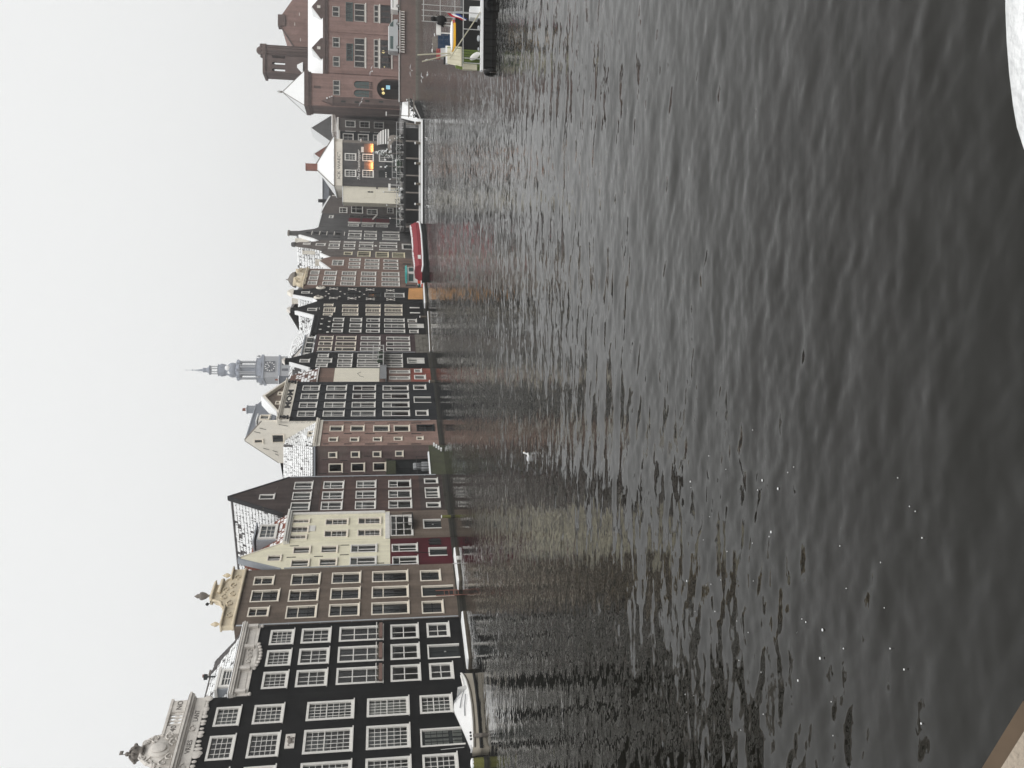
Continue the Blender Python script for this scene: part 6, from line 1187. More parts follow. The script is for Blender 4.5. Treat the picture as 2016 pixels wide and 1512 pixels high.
# quay things in front of the exchange
bl = empty('balustrade', (59.2, 146.72, 2.25)); tag(bl, 'low snow-topped stone balustrade of small arches on the quay edge', 'balustrade')
MB().box(0, 7.6, -.15, .15, .72, .86).box(0, 7.6, -.15, .15, 0, .08).build('rail', 'quay_brick', bl); MB().box(0, 7.6, -.14, .14, .863, .93, .02).build('rail_snow', 'snow', bl)
pm_ = MB().box(-.08, .08, -.1, .1, .08, .72).mesh('baluster', 'white_stone')
for k in range(17): link('baluster', pm_, bl, (.2+k*.45, 0, 0))
def vehicle(label, x, y, length, h, m, name='parked_van'):
    v = empty(name, (x, y, QZ)); tag(v, label, 'van'); hl = length/2; wd = .95
    MB().prism([(-hl, .35), (hl, .35), (hl, 1.0), (hl-.15, 1.15), (hl-.9, h-.15), (hl-1.3, h), (-hl+.15, h), (-hl, h-.2)], -wd, wd).build('body', m, v)
    MB().prism([(hl-.28, 1.18), (hl-.95, h-.22), (hl-1.35, h-.22), (hl-1.35, 1.18)], -wd-.02, wd+.02).build('side_window', 'green_glass', v); MB().box(-hl+.4, -.2, -wd-.02, wd+.02, 1.2, h-.25).build('side_window', 'green_glass', v)
    MB().box(-hl+.1, hl-1.3, -wd+.03, wd-.03, h+.003, h+.1, .03).build('roof_snow', 'snow', v)
    for sx in (-hl+.75, hl-.75):
        for sy in (-wd, wd-.2):
            wl = MB().lathe([(.33, 0), (.35, .03), (.35, .17), (.33, .2)], 0, 0, 14).build('wheel', 'rubber', v, False, (sx, sy+.2, .35)); wl.rotation_euler = (math.pi/2, 0, 0)
            MB().lathe([(.18, 0), (.18, .22)], 0, 0, 10).build('rim', 'pale_metal', wl)
    for sy in (-.65, .65): MB().box(hl-.02, hl+.03, sy-.15, sy+.15, .75, .95).build('headlight', 'white_gel', v)
    return v
vehicle('pale grey van parked on the quay behind the balustrade', 63.4, 150.2, 5.8, 2.0, 'van_grey')
vehicle('snow-covered white car at the quay edge near the barge', 70.2, 150.2, 4.4, 1.55, 'white_gel', 'parked_car')['category'] = 'car'

# ================================================================ far church tower
o = empty('church_tower', (7.85, 480, -2.55)); o.scale = (1.4545, 1.4545, 1.4545); tag(o, 'hazy blue-grey church tower with clock, columned belfry and tapering lantern spire', 'tower')
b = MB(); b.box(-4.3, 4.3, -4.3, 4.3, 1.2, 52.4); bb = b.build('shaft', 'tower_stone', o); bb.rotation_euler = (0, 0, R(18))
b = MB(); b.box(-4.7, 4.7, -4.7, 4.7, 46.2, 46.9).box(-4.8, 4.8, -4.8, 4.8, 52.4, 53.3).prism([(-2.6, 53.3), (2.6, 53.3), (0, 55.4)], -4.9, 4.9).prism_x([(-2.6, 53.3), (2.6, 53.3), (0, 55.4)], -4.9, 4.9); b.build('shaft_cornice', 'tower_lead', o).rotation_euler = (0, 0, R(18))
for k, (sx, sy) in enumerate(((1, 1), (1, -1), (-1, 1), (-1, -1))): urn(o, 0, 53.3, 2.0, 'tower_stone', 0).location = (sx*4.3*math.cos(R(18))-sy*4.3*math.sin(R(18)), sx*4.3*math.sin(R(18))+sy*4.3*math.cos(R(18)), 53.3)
ck = empty('clock', (0, 0, 0)); ck.parent = o; ck.rotation_euler = (0, 0, R(18))
fc = MB(); fc.box(-2.2, 2.2, -4.5, -4.31, 48.1, 52.2); fc.build('clock_face', 'clock_dark', ck)
fr_ = MB(); fr_.box(-2.35, 2.35, -4.45, -4.3, 47.9, 48.1).box(-2.35, 2.35, -4.45, -4.3, 52.2, 52.35).box(-2.4, -2.2, -4.45, -4.3, 48, 52.3).box(2.2, 2.4, -4.45, -4.3, 48, 52.3); fr_.build('clock_frame', 'tower_stone', ck)
nm = MB()
for k in range(12):
    a = 2*math.pi*k/12; c, s = math.sin(a), math.cos(a); u_, v_ = Vector((c, 0, s)), Vector((s, 0, -c)); p0 = Vector((0, -4.54, 50.15))
    q = [p0+u_*1.45+v_*.16, p0+u_*1.45-v_*.16, p0+u_*1.95-v_*.22, p0+u_*1.95+v_*.22]; nm.quad(*[tuple(p) for p in q]); nm.quad(*[tuple(p+Vector((0, .05, 0))) for p in reversed(q)])
nm.build('numerals', 'flag_white', ck)
hd = MB(); hd.tube([(0, -4.6, 50.15), (.9, -4.6, 51.0)], .13, 4); hd.tube([(0, -4.6, 50.15), (-.95, -4.6, 51.45)], .1, 4); hd.build('hands', 'flag_white', ck)
flatten(ck, o)
for k in range(2): MB().box(-1.2+k*2.4-.5, -1.2+k*2.4+.5, -4.36, -4.3, 43.2, 45.6).build('louvre', 'clock_dark', o).rotation_euler = (0, 0, R(18))
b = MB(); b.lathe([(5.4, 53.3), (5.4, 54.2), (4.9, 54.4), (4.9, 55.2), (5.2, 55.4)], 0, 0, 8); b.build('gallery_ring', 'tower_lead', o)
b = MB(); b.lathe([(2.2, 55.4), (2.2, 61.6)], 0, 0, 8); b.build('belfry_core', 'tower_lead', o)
for k in range(8):
    a = 2*math.pi*(k+.5)/8
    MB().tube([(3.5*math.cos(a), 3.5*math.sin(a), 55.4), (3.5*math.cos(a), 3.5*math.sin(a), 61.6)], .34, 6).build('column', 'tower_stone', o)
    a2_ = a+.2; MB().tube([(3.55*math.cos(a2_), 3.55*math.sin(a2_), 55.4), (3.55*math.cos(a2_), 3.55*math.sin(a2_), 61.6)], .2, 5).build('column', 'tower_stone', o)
b = MB(); b.lathe([(3.9, 61.5), (4.1, 61.9), (3.9, 62.3), (3.0, 63.0), (2.5, 63.3)], 0, 0, 8)
for k in range(8):
    a = 2*math.pi*k/8; b.ball((3.5*math.cos(a), 3.5*math.sin(a), 62.6), .7, 6, 4)
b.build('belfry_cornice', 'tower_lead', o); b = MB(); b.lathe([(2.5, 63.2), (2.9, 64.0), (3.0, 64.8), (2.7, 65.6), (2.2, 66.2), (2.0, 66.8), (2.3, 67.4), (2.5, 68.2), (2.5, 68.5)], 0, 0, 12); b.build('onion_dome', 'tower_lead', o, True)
b = MB(); b.ball((.8, -2.3, 66.2), 1.1, 8, 6, 1, .5, 1).ball((-.9, -2.2, 65.6), .7, 8, 6, 1, .5, 1); b.build('dome_snow', 'snow', o, True)
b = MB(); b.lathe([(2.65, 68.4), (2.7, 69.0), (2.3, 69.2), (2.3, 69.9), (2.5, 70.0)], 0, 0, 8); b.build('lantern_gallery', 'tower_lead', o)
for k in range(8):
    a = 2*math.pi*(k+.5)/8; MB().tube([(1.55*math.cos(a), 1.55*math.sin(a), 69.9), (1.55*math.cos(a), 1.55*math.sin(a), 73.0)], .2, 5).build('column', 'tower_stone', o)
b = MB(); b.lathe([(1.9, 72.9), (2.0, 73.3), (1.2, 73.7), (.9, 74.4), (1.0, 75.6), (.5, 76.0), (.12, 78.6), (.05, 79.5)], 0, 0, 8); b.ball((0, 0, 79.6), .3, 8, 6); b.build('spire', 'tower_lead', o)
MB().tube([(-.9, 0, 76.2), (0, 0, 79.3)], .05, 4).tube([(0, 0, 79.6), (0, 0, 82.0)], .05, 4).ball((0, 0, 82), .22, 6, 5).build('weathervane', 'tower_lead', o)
# ================================================================ boats and small things
def hull_mesh(st, m_top, m_bot=None, deck=True):
    """stations (x, half beam at sheer, half beam at waterline, z keel, z sheer) from stern to bow"""
    mb = MB(); ring = []
    for (x, b1, b0, zk, zs) in st:
        ring.append([(x, -b1, zs), (x, -(b1+b0)/2*1.02, zs*.45), (x, -b0, 0.0), (x, -b0*.6, zk*.8), (x, 0, zk), (x, b0*.6, zk*.8), (x, b0, 0.0), (x, (b1+b0)/2*1.02, zs*.45), (x, b1, zs)])
    n = 9; base = 0
    for r in ring: mb.v += r
    for k in range(len(ring)-1):
        for j in range(n-1): mb.face((k*n+j, (k+1)*n+j, (k+1)*n+j+1, k*n+j+1))
    mb.face(tuple(range(n)))
    e = (len(ring)-1)*n; mb.face(tuple(reversed(range(e, e+n))))
    return mb, ring
def place(o, x, y, ang, z=0): o.location = (x, y, z); o.rotation_euler = (0, 0, R(ang)); return o

# white open sloop under a tarpaulin
o = empty('moored_sloop'); place(o, -20.35, 50.15, 50); tag(o, 'cream wooden sloop with snowy white tarpaulin moored below the black house', 'boat')
st = [(-2.55, .72, .55, -.25, .62), (-2.0, .85, .72, -.3, .58), (-1.0, .98, .86, -.32, .54), (0, 1.0, .88, -.32, .55), (1.0, .9, .72, -.3, .62), (1.8, .66, .42, -.25, .74), (2.35, .34, .16, -.18, .88), (2.62, .1, .04, -.1, .98)]
st = [(x, b1, b0, zk, zs*.84) for (x, b1, b0, zk, zs) in st]
mb, ring = hull_mesh(st, None); mb.build('hull', 'hull_cream', o, True)
for s in (-1, 1): MB().tube([(x, s*(b0+.015), .05) for (x, b1, b0, zk, zs) in st], .075, 6).build('boot_stripe', 'hull_black', o)
for s in (-1, 1):
    MB().tube([(x, s*b1, zs+.01) for (x, b1, b0, zk, zs) in st], .07, 6).build('gunwale', 'white_gel', o); MB().tube([(x, s*(b1*1.0), zs-.12) for (x, b1, b0, zk, zs) in st], .035, 5).build('rubbing_strake', 'old_timber', o)
dk = MB(); P_ = [(x, b1-.05, zs-.06) for (x, b1, b0, zk, zs) in st]
for a, b in zip(P_, P_[1:]): dk.quad((a[0], -a[1], a[2]), (b[0], -b[1], b[2]), (b[0], b[1], b[2]), (a[0], a[1], a[2]))
dk.build('deck', 'snow', o)
tp = MB(); prof = []; rg = random.Random(2)
for k in range(15):
    x = -2.3+3.6*k/14; t = k/14; b = .9-.25*abs(t-.45); h = float(np.interp(t, [0, .3, .68, .85, 1], [.1, .45, .95, .9, .4]))
    row = [(x, -b, .48), (x, -b*.6, .5+h*.42+rg.uniform(-.05, .05)), (x, -b*.08, .5+h), (x, b*.08, .5+h), (x, b*.6, .5+h*.42+rg.uniform(-.05, .05)), (x, b, .48)]; prof.append(row)
for r in prof: tp.v += r
for k in range(14):
    for j in range(5): tp.face((k*6+j, (k+1)*6+j, (k+1)*6+j+1, k*6+j+1))
tp.face(tuple(range(6))); tp.face(tuple(reversed(range(84, 90)))); tp.build('tarpaulin', 'tarp_white', o)
for (a, b) in (((-.5, -.6, .86), (.8, -.8, .72)), ((.1, -.45, 1.1), (1.1, -.7, .8)), ((.6, -.2, 1.4), (1.2, -.5, .95))): MB().tube([a, ((a[0]+b[0])/2, a[1]-.05, (a[2]+b[2])/2+.05), b], .03, 4).build('tarp_fold', 'grey_metal', o)
MB().box(1.3, 1.55, -.5, .5, .6, 1.15, .06).build('windscreen', 'pale_metal', o)
for (x, z) in ((-1.7, .62), (-1.9, .62), (-2.1, .62)): MB().ball((x, -.84, z), .07, 7, 5).build('cleat', 'black_metal', o)
MB().box(-2.05, -1.85, -.98, -.86, .0, .5).build('fender', 'dark_stone', o)
MB().tube([(-2.3, -.3, 1.0), (-2.35, -.3, 2.4)], .02, 5).build('flagstaff', 'pale_metal', o)
def raft(label, x, y, ang, l, w_, extra=False):
    o = empty('floating_raft'); place(o, x, y, ang); tag(o, label, 'raft', 'snow-covered rafts at the house fronts')
    MB().box(-l/2, l/2, -w_/2, w_/2, -.2, .16).build('deck', 'old_timber', o); MB().box(-l/2, l/2, -w_/2, w_/2, .163, .27, .05).build('snow', 'snow', o)
    if extra: MB().box(.4, .8, -w_/2-.1, -w_/2-.01, -.12, .22).build('float', 'white_gel', o); MB().tube([(0, -w_/2, -.3), (0, -w_/2, .5)], .04, 5).build('mooring_stake', 'pale_metal', o)
raft('snow-covered raft under the brown brick house', *rowpt(1.6, -.75), 63.85, 4.1, .9, True)
raft('snow-covered raft under the black house with the white cornice', *rowpt(-6.1, -.75), 63.85, 4.6, 1.0)
ld = empty('boarding_ladder'); place(ld, *rowpt(-.55, -.18), 63.85); tag(ld, 'rusty boarding ladder hanging from the brown house door', 'ladder')
for x in (-.28, .28): MB().tube([(x, 0, -.2), (x, 0, 1.9)], .04, 5).build('stile', 'chimney_brick', ld)
for k in range(4): MB().tube([(-.28, 0, .2+k*.35), (.28, 0, .2+k*.35)], .03, 5).build('rung', 'chimney_brick', ld)
# mooring posts
def post(label, x, y, h, r=.14, m='moss_timber', cap=True):
    p = empty('mooring_post', (x, y, 0)); tag(p, label, 'post', 'mooring posts'); MB().lathe([(r, -1.5), (r, h*.5), (r*.95, h)], 0, 0, 8).build('pile', m, p)
    MB().lathe([(r*1.15, -.6), (r*1.15, .18)], 0, 0, 8).build('wet_foot', 'wet_stone', p)
    if cap: MB().ball((0, 0, h), r*1.05, 8, 5, 1, 1, .4).build('snow_cap', 'snow', p)
post('mossy mooring post before the cream house with brick ground floor', *rowpt(8.1, -1.0), .95)
post('short bleached mooring post before the charcoal MOM house', *rowpt(34.0, -1.1), .75, .18, 'old_timber')
post('thick mossy mooring post at the stern of the sloop', -21.3, 45.4, .8, .3)
post('white-topped mooring post before the black flat-topped house', *rowpt(53.6, -1.2), 1.1, .16, 'old_timber')
bm = empty('floating_beam'); place(bm, 6.6, 104.4, 42); tag(bm, 'long snow-dusted floating timber beam before the wine-red house', 'beam'); MB().tube([(-3.9, 0, .05), (3.9, 0, .05)], .14, 7).build('timber', 'old_timber', bm); MB().box(-3.9, 3.9, -.09, .09, .16, .24, .03).build('snow', 'snow', bm)
# low jetty with plywood board and orange boat
j = empty('low_jetty'); place(j, 13.2, 114.2, 46); tag(j, 'low snow-covered jetty before the black ornamented house', 'jetty')
MB().box(-3.6, 3.6, -.5, .5, .05, .3).build('deck', 'old_timber', j); MB().box(-3.6, 3.6, -.5, .5, .303, .45, .06).build('snow', 'snow', j)
for x in (-3.4, 0, 3.4): MB().tube([(x, -.45, -1.2), (x, -.45, .1)], .12, 6).build('pile', 'wet_stone', j)
pb = MB().prism([(-.8, 0), (.85, .05), (.8, 2.0), (-.78, 2.12)], -.03, .03).build('plywood_board', 'plywood'); pb.location = (12.7, 114.9, .45); pb.rotation_euler = (R(-6), 0, R(8)); tag(pb, 'large upright plywood board on the low jetty', 'board')
ob = empty('orange_boat'); place(ob, 14.8, 116.6, 58); tag(ob, 'small orange workboat with figureless deck between plywood board and teal cabin', 'boat'); ob['label'] = 'small orange workboat between the plywood board and the teal cabin'
mb, _ = hull_mesh([(-1.6, .6, .5, -.25, .7), (-.8, .75, .65, -.3, .65), (.4, .75, .65, -.3, .7), (1.2, .5, .35, -.25, .85), (1.7, .1, .05, -.1, 1.0)], None); mb.build('hull', 'orange_paint', ob, True); MB().box(-.6, .2, -.3, .3, .6, 1.15, .05).build('engine_box', 'orange_paint', ob); MB().box(-1.4, .9, -.5, .5, .66, .74, .05).build('snow', 'snow', ob)
# teal cabin cruiser
tb = empty('teal_cabin_boat'); place(tb, 16.4, 120.2, 60); tag(tb, 'teal and white cabin boat beside the red tour boat', 'boat')
mb, _ = hull_mesh([(-3, 1.0, .9, -.4, 1.0), (-1, 1.15, 1.05, -.45, 1.0), (1.2, 1.0, .8, -.4, 1.15), (2.6, .5, .25, -.3, 1.4), (3.1, .1, .05, -.1, 1.55)], None); mb.build('hull', 'teal_paint', tb, True)
MB().box(-2.0, .3, -.8, .8, 1.0, 2.6, .08).build('cabin', 'white_gel', tb); MB().box(-2.2, .5, -.9, .9, 2.6, 2.85, .1).build('cabin_roof', 'teal_paint', tb)
for s in (-1, 1): MB().box(-1.6, -.2, s*.82-.02, s*.82+.02, 1.7, 2.35).build('cabin_window', 'green_glass', tb)
MB().box(-2.04, -2.0, -.55, .55, 1.7, 2.35).build('cabin_window', 'green_glass', tb); MB().box(-2.95, -2.1, -.8, .8, 1.0, 1.1, .05).build('snow', 'snow', tb)
# red covered tour boat
rb = empty('tour_boat'); place(rb, 19.2, 117.3, 51); tag(rb, 'long low tour boat under segmented red covers with snowy deck edge', 'boat')
st = [(-7.4, .9, .7, -.4, .75), (-6.5, 1.4, 1.2, -.5, .6), (-3, 1.6, 1.5, -.55, .55), (2, 1.6, 1.5, -.55, .55), (5.5, 1.35, 1.1, -.5, .65), (7.2, .7, .45, -.35, .85), (7.9, .15, .08, -.2, 1.0)]
mb, _ = hull_mesh(st, None); mb.build('hull', 'hull_black', rb, True)
for s in (-1, 1): MB().tube([(x, s*b1, zs+.03) for (x, b1, b0, zk, zs) in st], .13, 6).build('snowy_gunwale', 'snow', rb)
dk = MB(); P_ = [(x, b1-.05, zs-.02) for (x, b1, b0, zk, zs) in st]
for a, b in zip(P_, P_[1:]): dk.quad((a[0], -a[1], a[2]), (b[0], -b[1], b[2]), (b[0], b[1], b[2]), (a[0], a[1], a[2]))
dk.build('deck', 'snow', rb)
for k, (xa, xb, h0, h1) in enumerate(((-6.2, -1.2, 1.75, 1.95), (-1.2, 2.4, 1.85, 1.95), (2.4, 6.0, 1.9, 2.1))):
    c = MB(); W_ = 1.25
    for x, h, sgn in ((xa+.02, h0, 1), (xb-.02, h1, 1)): c.v += [(x, -W_, .55), (x, -W_*1.02, h*.62), (x, -W_*.72, h*.93), (x, 0, h), (x, W_*.72, h*.93), (x, W_*1.02, h*.62), (x, W_, .55)]
    for j in range(6): c.face((j, 7+j, 8+j, j+1))
    c.face((0, 1, 2, 3, 4, 5, 6)); c.face((13, 12, 11, 10, 9, 8, 7)); cv = c.build('cover', 'tarp_red', rb)
    sn = MB()
    rg = random.Random(k)
    for q in range(8):
        x = xa+.2+(xb-xa-.6)*q/7; ww = rg.uniform(.25, .6); sn.box(x, x+ww, -.85+rg.uniform(-.1, .1), -.1, h0*.95+.02, h0*.95+(h1-h0)*q/7+.1, .03)
    sn.build('snow_patch', 'snow', cv)
MB().box(-4.6, -3.6, -1.31, -1.275, .85, 1.25).build('name_board', 'white_gel', rb)
# ---------------------------------------------------------------- timber deck, landing stage and ramp at the cafe terrace
dk = empty('cafe_deck', (23.6, 124.0, 0)); tag(dk, 'dark raised timber deck on posts before the cafe terrace', 'deck')
MB().box(0, 16, 0, 3.1, 2.65, 2.95).build('platform', 'hull_black', dk)
for k in range(7): MB().box(.1+k*2.6, .32+k*2.6, .02, .24, -1.2, 2.64).build('deck_post', 'dark_stone', dk)
for k in range(15):
    MB().box(.15+k*1.13, .21+k*1.13, .05, .11, 2.953, 4.05).build('rail_post', 'pale_metal', dk)
MB().box(.1, 16, .04, .12, 4.0, 4.07).box(.1, 16, .05, .11, 3.5, 3.54).build('handrail', 'pale_metal', dk)
st = empty('landing_stage', (23.6, 121.6, 0)); tag(st, 'long snow-covered landing stage floating before the raised deck', 'jetty')
MB().box(0, 15.8, 0, 1.3, -.3, .2).build('float', 'hull_black', st); MB().box(0, 15.8, 0, 1.3, .203, .45, .06).build('snow', 'snow', st); MB().box(0, 15.8, 1.3, 1.42, .5, .74).build('side_rail', 'pale_metal', st)
for k in range(6): p = MB().box(.2+k*3.05, .5+k*3.05, .95, 1.25, .45, 1.25, .03).build('bollard', 'old_timber', st); MB().ball((.35+k*3.05, 1.1, 1.28), .2, 8, 5, 1, 1, .5).build('bollard_snow', 'snow', p)
rp = empty('snowy_bank', (39.6, 123.6, 0)); tag(rp, 'broad snow-covered bank sloping between landing stage and quay', 'bank')
A_ = [(0, .4, .45), (.35, -.6, .3), (10.9, 22.4, .75), (11.0, 23.5, 2.7), (6.3, 18.0, 3.02)]
r_ = MB(); r_.v += A_+[(p[0], p[1], -.8) for p in A_]; r_.face((0, 1, 2, 3, 4)); [r_.face(((k+1) % 5, k, k+5, (k+1) % 5+5)) for k in range(5)]
r_.build('slope', 'snow', rp); MB().tube([(.4, -.7, .55), (10.95, 22.3, 1.0)], .1, 6).build('handrail', 'white_gel', rp)
rg = random.Random(21)
for k in range(22):
    t = k/21; x, y, z = .45+10.4*t, -.6+22.9*t, .35+.35*t
    MB().box(x-.09, x+.09, y-.05, y+.05, -.8, z+rg.uniform(.5, 1.3)).build('rail_post', 'hull_black', rp)
    if k % 2: MB().ball((x+rg.uniform(-.2, .2), y, z+rg.uniform(.7, 1.3)), rg.uniform(.1, .2), 7, 5, 1.2, 1, .7).build('post_snow', 'snow', rp)
for k in range(12):
    t = k/11; MB().ball((2.0+8.8*t, 5+17.4*t, .5+.9*t), rg.uniform(.3, .6), 8, 6, 1.2, .8, 1.1).build('dark_bush', 'hull_black', rp)
for k, t in enumerate((.3, .6)): MB().box(.6+6*t, 5.0+4*t, 18*t, 18*t+.12, .55+2.0*t, .75+2.1*t).build('cross_batten', 'dark_stone', rp)
lp = empty('quay_lamp', (43.2, 132, 1.6)); tag(lp, 'tall thin lamp post on the snowy bank', 'lamp post'); MB().tube([(0, 0, -.2), (0, 0, 3.9)], .06, 6).build('pole', 'dark_stone', lp); MB().box(-.15, .5, -.12, .12, 3.9, 4.05).build('lamp_head', 'white_gel', lp)
# glass terrace screens, tree, awning, signs
tr = empty('terrace_screen', (32.6, 130, QZ)); tag(tr, 'glass and steel wind screen round the cafe terrace', 'screen')
for k in range(5): MB().box(k*.9, k*.9+.08, -.04, .04, 0, 1.55).build('post', 'pale_metal', tr); (k < 4) and link('pane', unit_quad(), tr, (k*.9+.08, 0, .15), None, (.82, 1, 1.3))
MB().box(0, 3.7, -.04, .04, 1.5, 1.57).box(0, 3.7, -.04, .04, .8, .84).build('rail', 'pale_metal', tr)
ct = empty('light_tree', (39.2, 139.5, QZ)); tag(ct, 'cone-shaped snowy christmas tree in front of the cafe house', 'tree')
MB().lathe([(.1, 0), (.1, .9)], 0, 0, 6).build('trunk', 'old_timber', ct)
cr = MB(); rg = random.Random(8); cr2 = MB()
for k in range(420):
    t = rg.random()**.75; z = .5+4.3*t; r = (1.05*(1-t)+.06)*rg.uniform(.75, 1.08); a = rg.uniform(0, 6.28); x, y = r*math.cos(a), r*math.sin(a); s = rg.uniform(.1, .2)
    tgt = cr2 if rg.random() < .5 else cr
    tgt.quad((x*.7, y*.7, z+.1), (x-s*math.sin(a), y+s*math.cos(a), z-.02), (x*1.15, y*1.15, z-.12), (x+s*math.sin(a), y-s*math.cos(a), z-.02))
cr.build('crown', 'fir', ct); cr2.build('snowy_twigs', 'snow', ct)
aw = empty('striped_awning', (42.2, 144.5, 5.1)); tag(aw, 'striped quarter-round awning on the cafe corner', 'awning')
for k in range(14):
    q = MB(); a0_, a1_ = math.pi/2*k/14, math.pi/2*(k+1)/14; n = 6
    m = 'white_gel' if k % 2 == 0 else 'letter_dark'
    x0_, x1_ = 0, 2.6
    yy0, zz0, yy1, zz1 = 1.6-1.6*math.cos(a0_), 2.1*math.sin(a0_), 1.6-1.6*math.cos(a1_), 2.1*math.sin(a1_)
    q.quad((x0_, yy0, zz0), (x1_-.9*math.sin(a0_)**3, yy0, zz0), (x1_-.9*math.sin(a1_)**3, yy1, zz1), (x0_, yy1, zz1)); q.quad((x0_, yy0+.03, zz0), (x0_, yy1+.03, zz1), (x1_-.9*math.sin(a1_)**3, yy1+.03, zz1), (x1_-.9*math.sin(a0_)**3, yy0+.03, zz0)); q.build('stripe', m, aw)
MB().box(0, 2.6, .0, .06, -.25, 0).build('valance', 'letter_dark', aw)
MB().tube([(.05, 1.4, -2.0), (.05, 1.4, .05)], .04, 5).build('awning_post', 'black_metal', aw); MB().tube([(2.5, 1.4, -2.0), (2.5, 1.4, .05)], .04, 5).build('awning_post', 'black_metal', aw)
for k, (x, y, l, h, m, lab) in enumerate(((34.2, 128, 1.5, 1.1, 'fir', 'snowy evergreen planter on the deck by the glass screen'), (29.5, 126, 1.2, .8, 'snow', 'snow heap on the raised deck before the cream annex'), (36.8, 129.2, 1.8, 1.9, 'hull_black', 'black tarpaulin-covered stack at the terrace corner'), (26.2, 126, 1.4, .7, 'pale_metal', 'grey covered bench on the raised deck near the red shutters'), (38.1, 130.2, 1.0, 2.4, 'dark_stone', 'dark tall covered stack next to the snowy bank'))):
    g = empty('covered_stack', (x, y, QZ if y > 127 else 2.953)); tag(g, lab, 'heap'); b = MB(); rr = random.Random(k)
    for q in range(10): b.ball((rr.uniform(-l/2, l/2), rr.uniform(-.3, .3), h*rr.uniform(.15, .6)), h*rr.uniform(.25, .42), 8, 6, 1.1, .9, 1)
    b.build('cover', m, g); c = MB(); [c.ball((rr.uniform(-l/2, l/2), -.1, h*.9), .22, 7, 5, 1.3, .8, .4) for q in range(3)]; c.build('snow', 'snow', g)
for k, x in enumerate((35.2, 36.4)):
    u = empty('folded_parasol', (x, 133.5, QZ)); tag(u, ('folded snow-capped parasol left of the christmas tree', 'folded snow-capped parasol nearer the christmas tree')[k], 'parasol', 'folded parasols on the cafe terrace'); MB().tube([(0, 0, 0), (0, 0, 2.7)], .04, 5).build('pole', 'pale_metal', u); MB().lathe([(.1, .9), (.22, 1.1), (.16, 2.2), (.05, 2.6)], 0, 0, 8).build('cloth', 'dark_wood', u); MB().ball((0, 0, 2.6), .16, 7, 5).build('snow_cap', 'snow', u)
for k in range(9):
    g = empty('deck_planter', (24.6+k*1.65, 125.4+.3*(k % 2), 2.953)); tag(g, ('first', 'second', 'third', 'fourth', 'fifth', 'sixth', 'seventh', 'eighth', 'ninth')[k]+' dark snowy planter along the raised deck, counted from the red boat', 'planter', 'planters along the raised deck')
    rr = random.Random(40+k); MB().box(-.35, .35, -.2, .2, 0, .4, .02).build('box', 'hull_black', g); lf = MB(); sn_ = MB()
    for q in range(60):
        x, y, z = rr.uniform(-.45, .45), rr.uniform(-.3, .3), .4+rr.random()*rr.uniform(.3, 1.1); s = rr.uniform(.08, .18); t_ = sn_ if rr.random() < .22 else lf
        t_.quad((x-s, y, z), (x, y-s, z+rr.uniform(-.05, .05)), (x+s, y, z+.06), (x, y+s, z+rr.uniform(-.08, .08)))
    lf.build('foliage', 'fir', g); sn_.build('snow', 'snow', g)
for k in range(7):
    g = MB().tube([(0, 0, 0), (0, 0, 2.0+.5*(k % 3))], .05, 6).build('quay_pole', 'dark_stone', None, False, (25.4+k*2.0, 126.0, 2.953)); tag(g, 'thin pole on the raised deck, '+('first', 'second', 'third', 'fourth', 'fifth', 'sixth', 'seventh')[k]+' counted from the red boat', 'pole', 'poles on the raised deck'); MB().ball((0, 0, 2.02+.5*(k % 3)), .11, 7, 5).build('snow_cap', 'snow', g)
# box of light: illuminated sign
ls = MB().box(0, 1.25, 0, .3, 0, .42).build('light_box', 'white_gel'); ls.location = (33.9, 144.2, 4.8); tag(ls, 'white light box sign between cream annex and cafe wall', 'sign')
MB().box(.1, .25, .1, .2, -1.75, 0).box(1.0, 1.15, .1, .2, -1.75, 0).build('legs', 'pale_metal', ls)

# ================================================================ barge on the right
YW = 43.0
o = empty('work_barge', (16.75, YW, 0)); tag(o, 'black work barge with green wheelhouse, snowy gunwale and clutter of crates', 'boat')
h = MB(); h.v += [(0, 0, .5), (9, -.5, .5), (9, 3.4, .5), (1.2, 2.8, .5), (.12, .12, -.5), (9, -.3, -.5), (9, 3.1, -.5), (1.25, 2.6, -.5)]
for f in ((0, 1, 2, 3), (7, 6, 5, 4), (0, 4, 5, 1), (1, 5, 6, 2), (2, 6, 7, 3), (3, 7, 4, 0)): h.face(f)
h.build('hull', 'hull_black', o)
for k in range(24): MB().box(.15+k*.36, .19+k*.36, -.035-.02*k*.9-.0, .2, -.3, .44).build('plank_seam', 'rubber', o)
gw_ = MB(); gw_.v += [(-.05, -.06, .5), (9, -.58, .5), (9, -.25, .5), (-.05, .25, .5), (-.05, -.06, .62), (9, -.58, .62), (9, -.25, .64), (-.05, .25, .64)]
for f in ((4, 5, 6, 7), (0, 1, 5, 4), (1, 2, 6, 5), (2, 3, 7, 6), (3, 0, 4, 7)): gw_.face(f)
gw_.build('snowy_gunwale', 'snow', o); MB().prism_z([(-.04, .0), (.3, .0), (1.5, 2.75), (1.18, 2.75)], .503, .58).build('stern_snow', 'snow', o)
for (x, y) in ((-.02, .2), (3.4, -.28)):
    t = MB(); pts = [(math.cos(a)*.3, math.sin(a)*.3) for a in [2*math.pi*k/14 for k in range(15)]]; t.tube([(0, p[0], p[1]) if x < 0 else (p[0], 0, p[1]) for p in pts], .11, 6); t.build('tyre_fender', 'rubber', o, True, (x-.08, y-.1, .05))
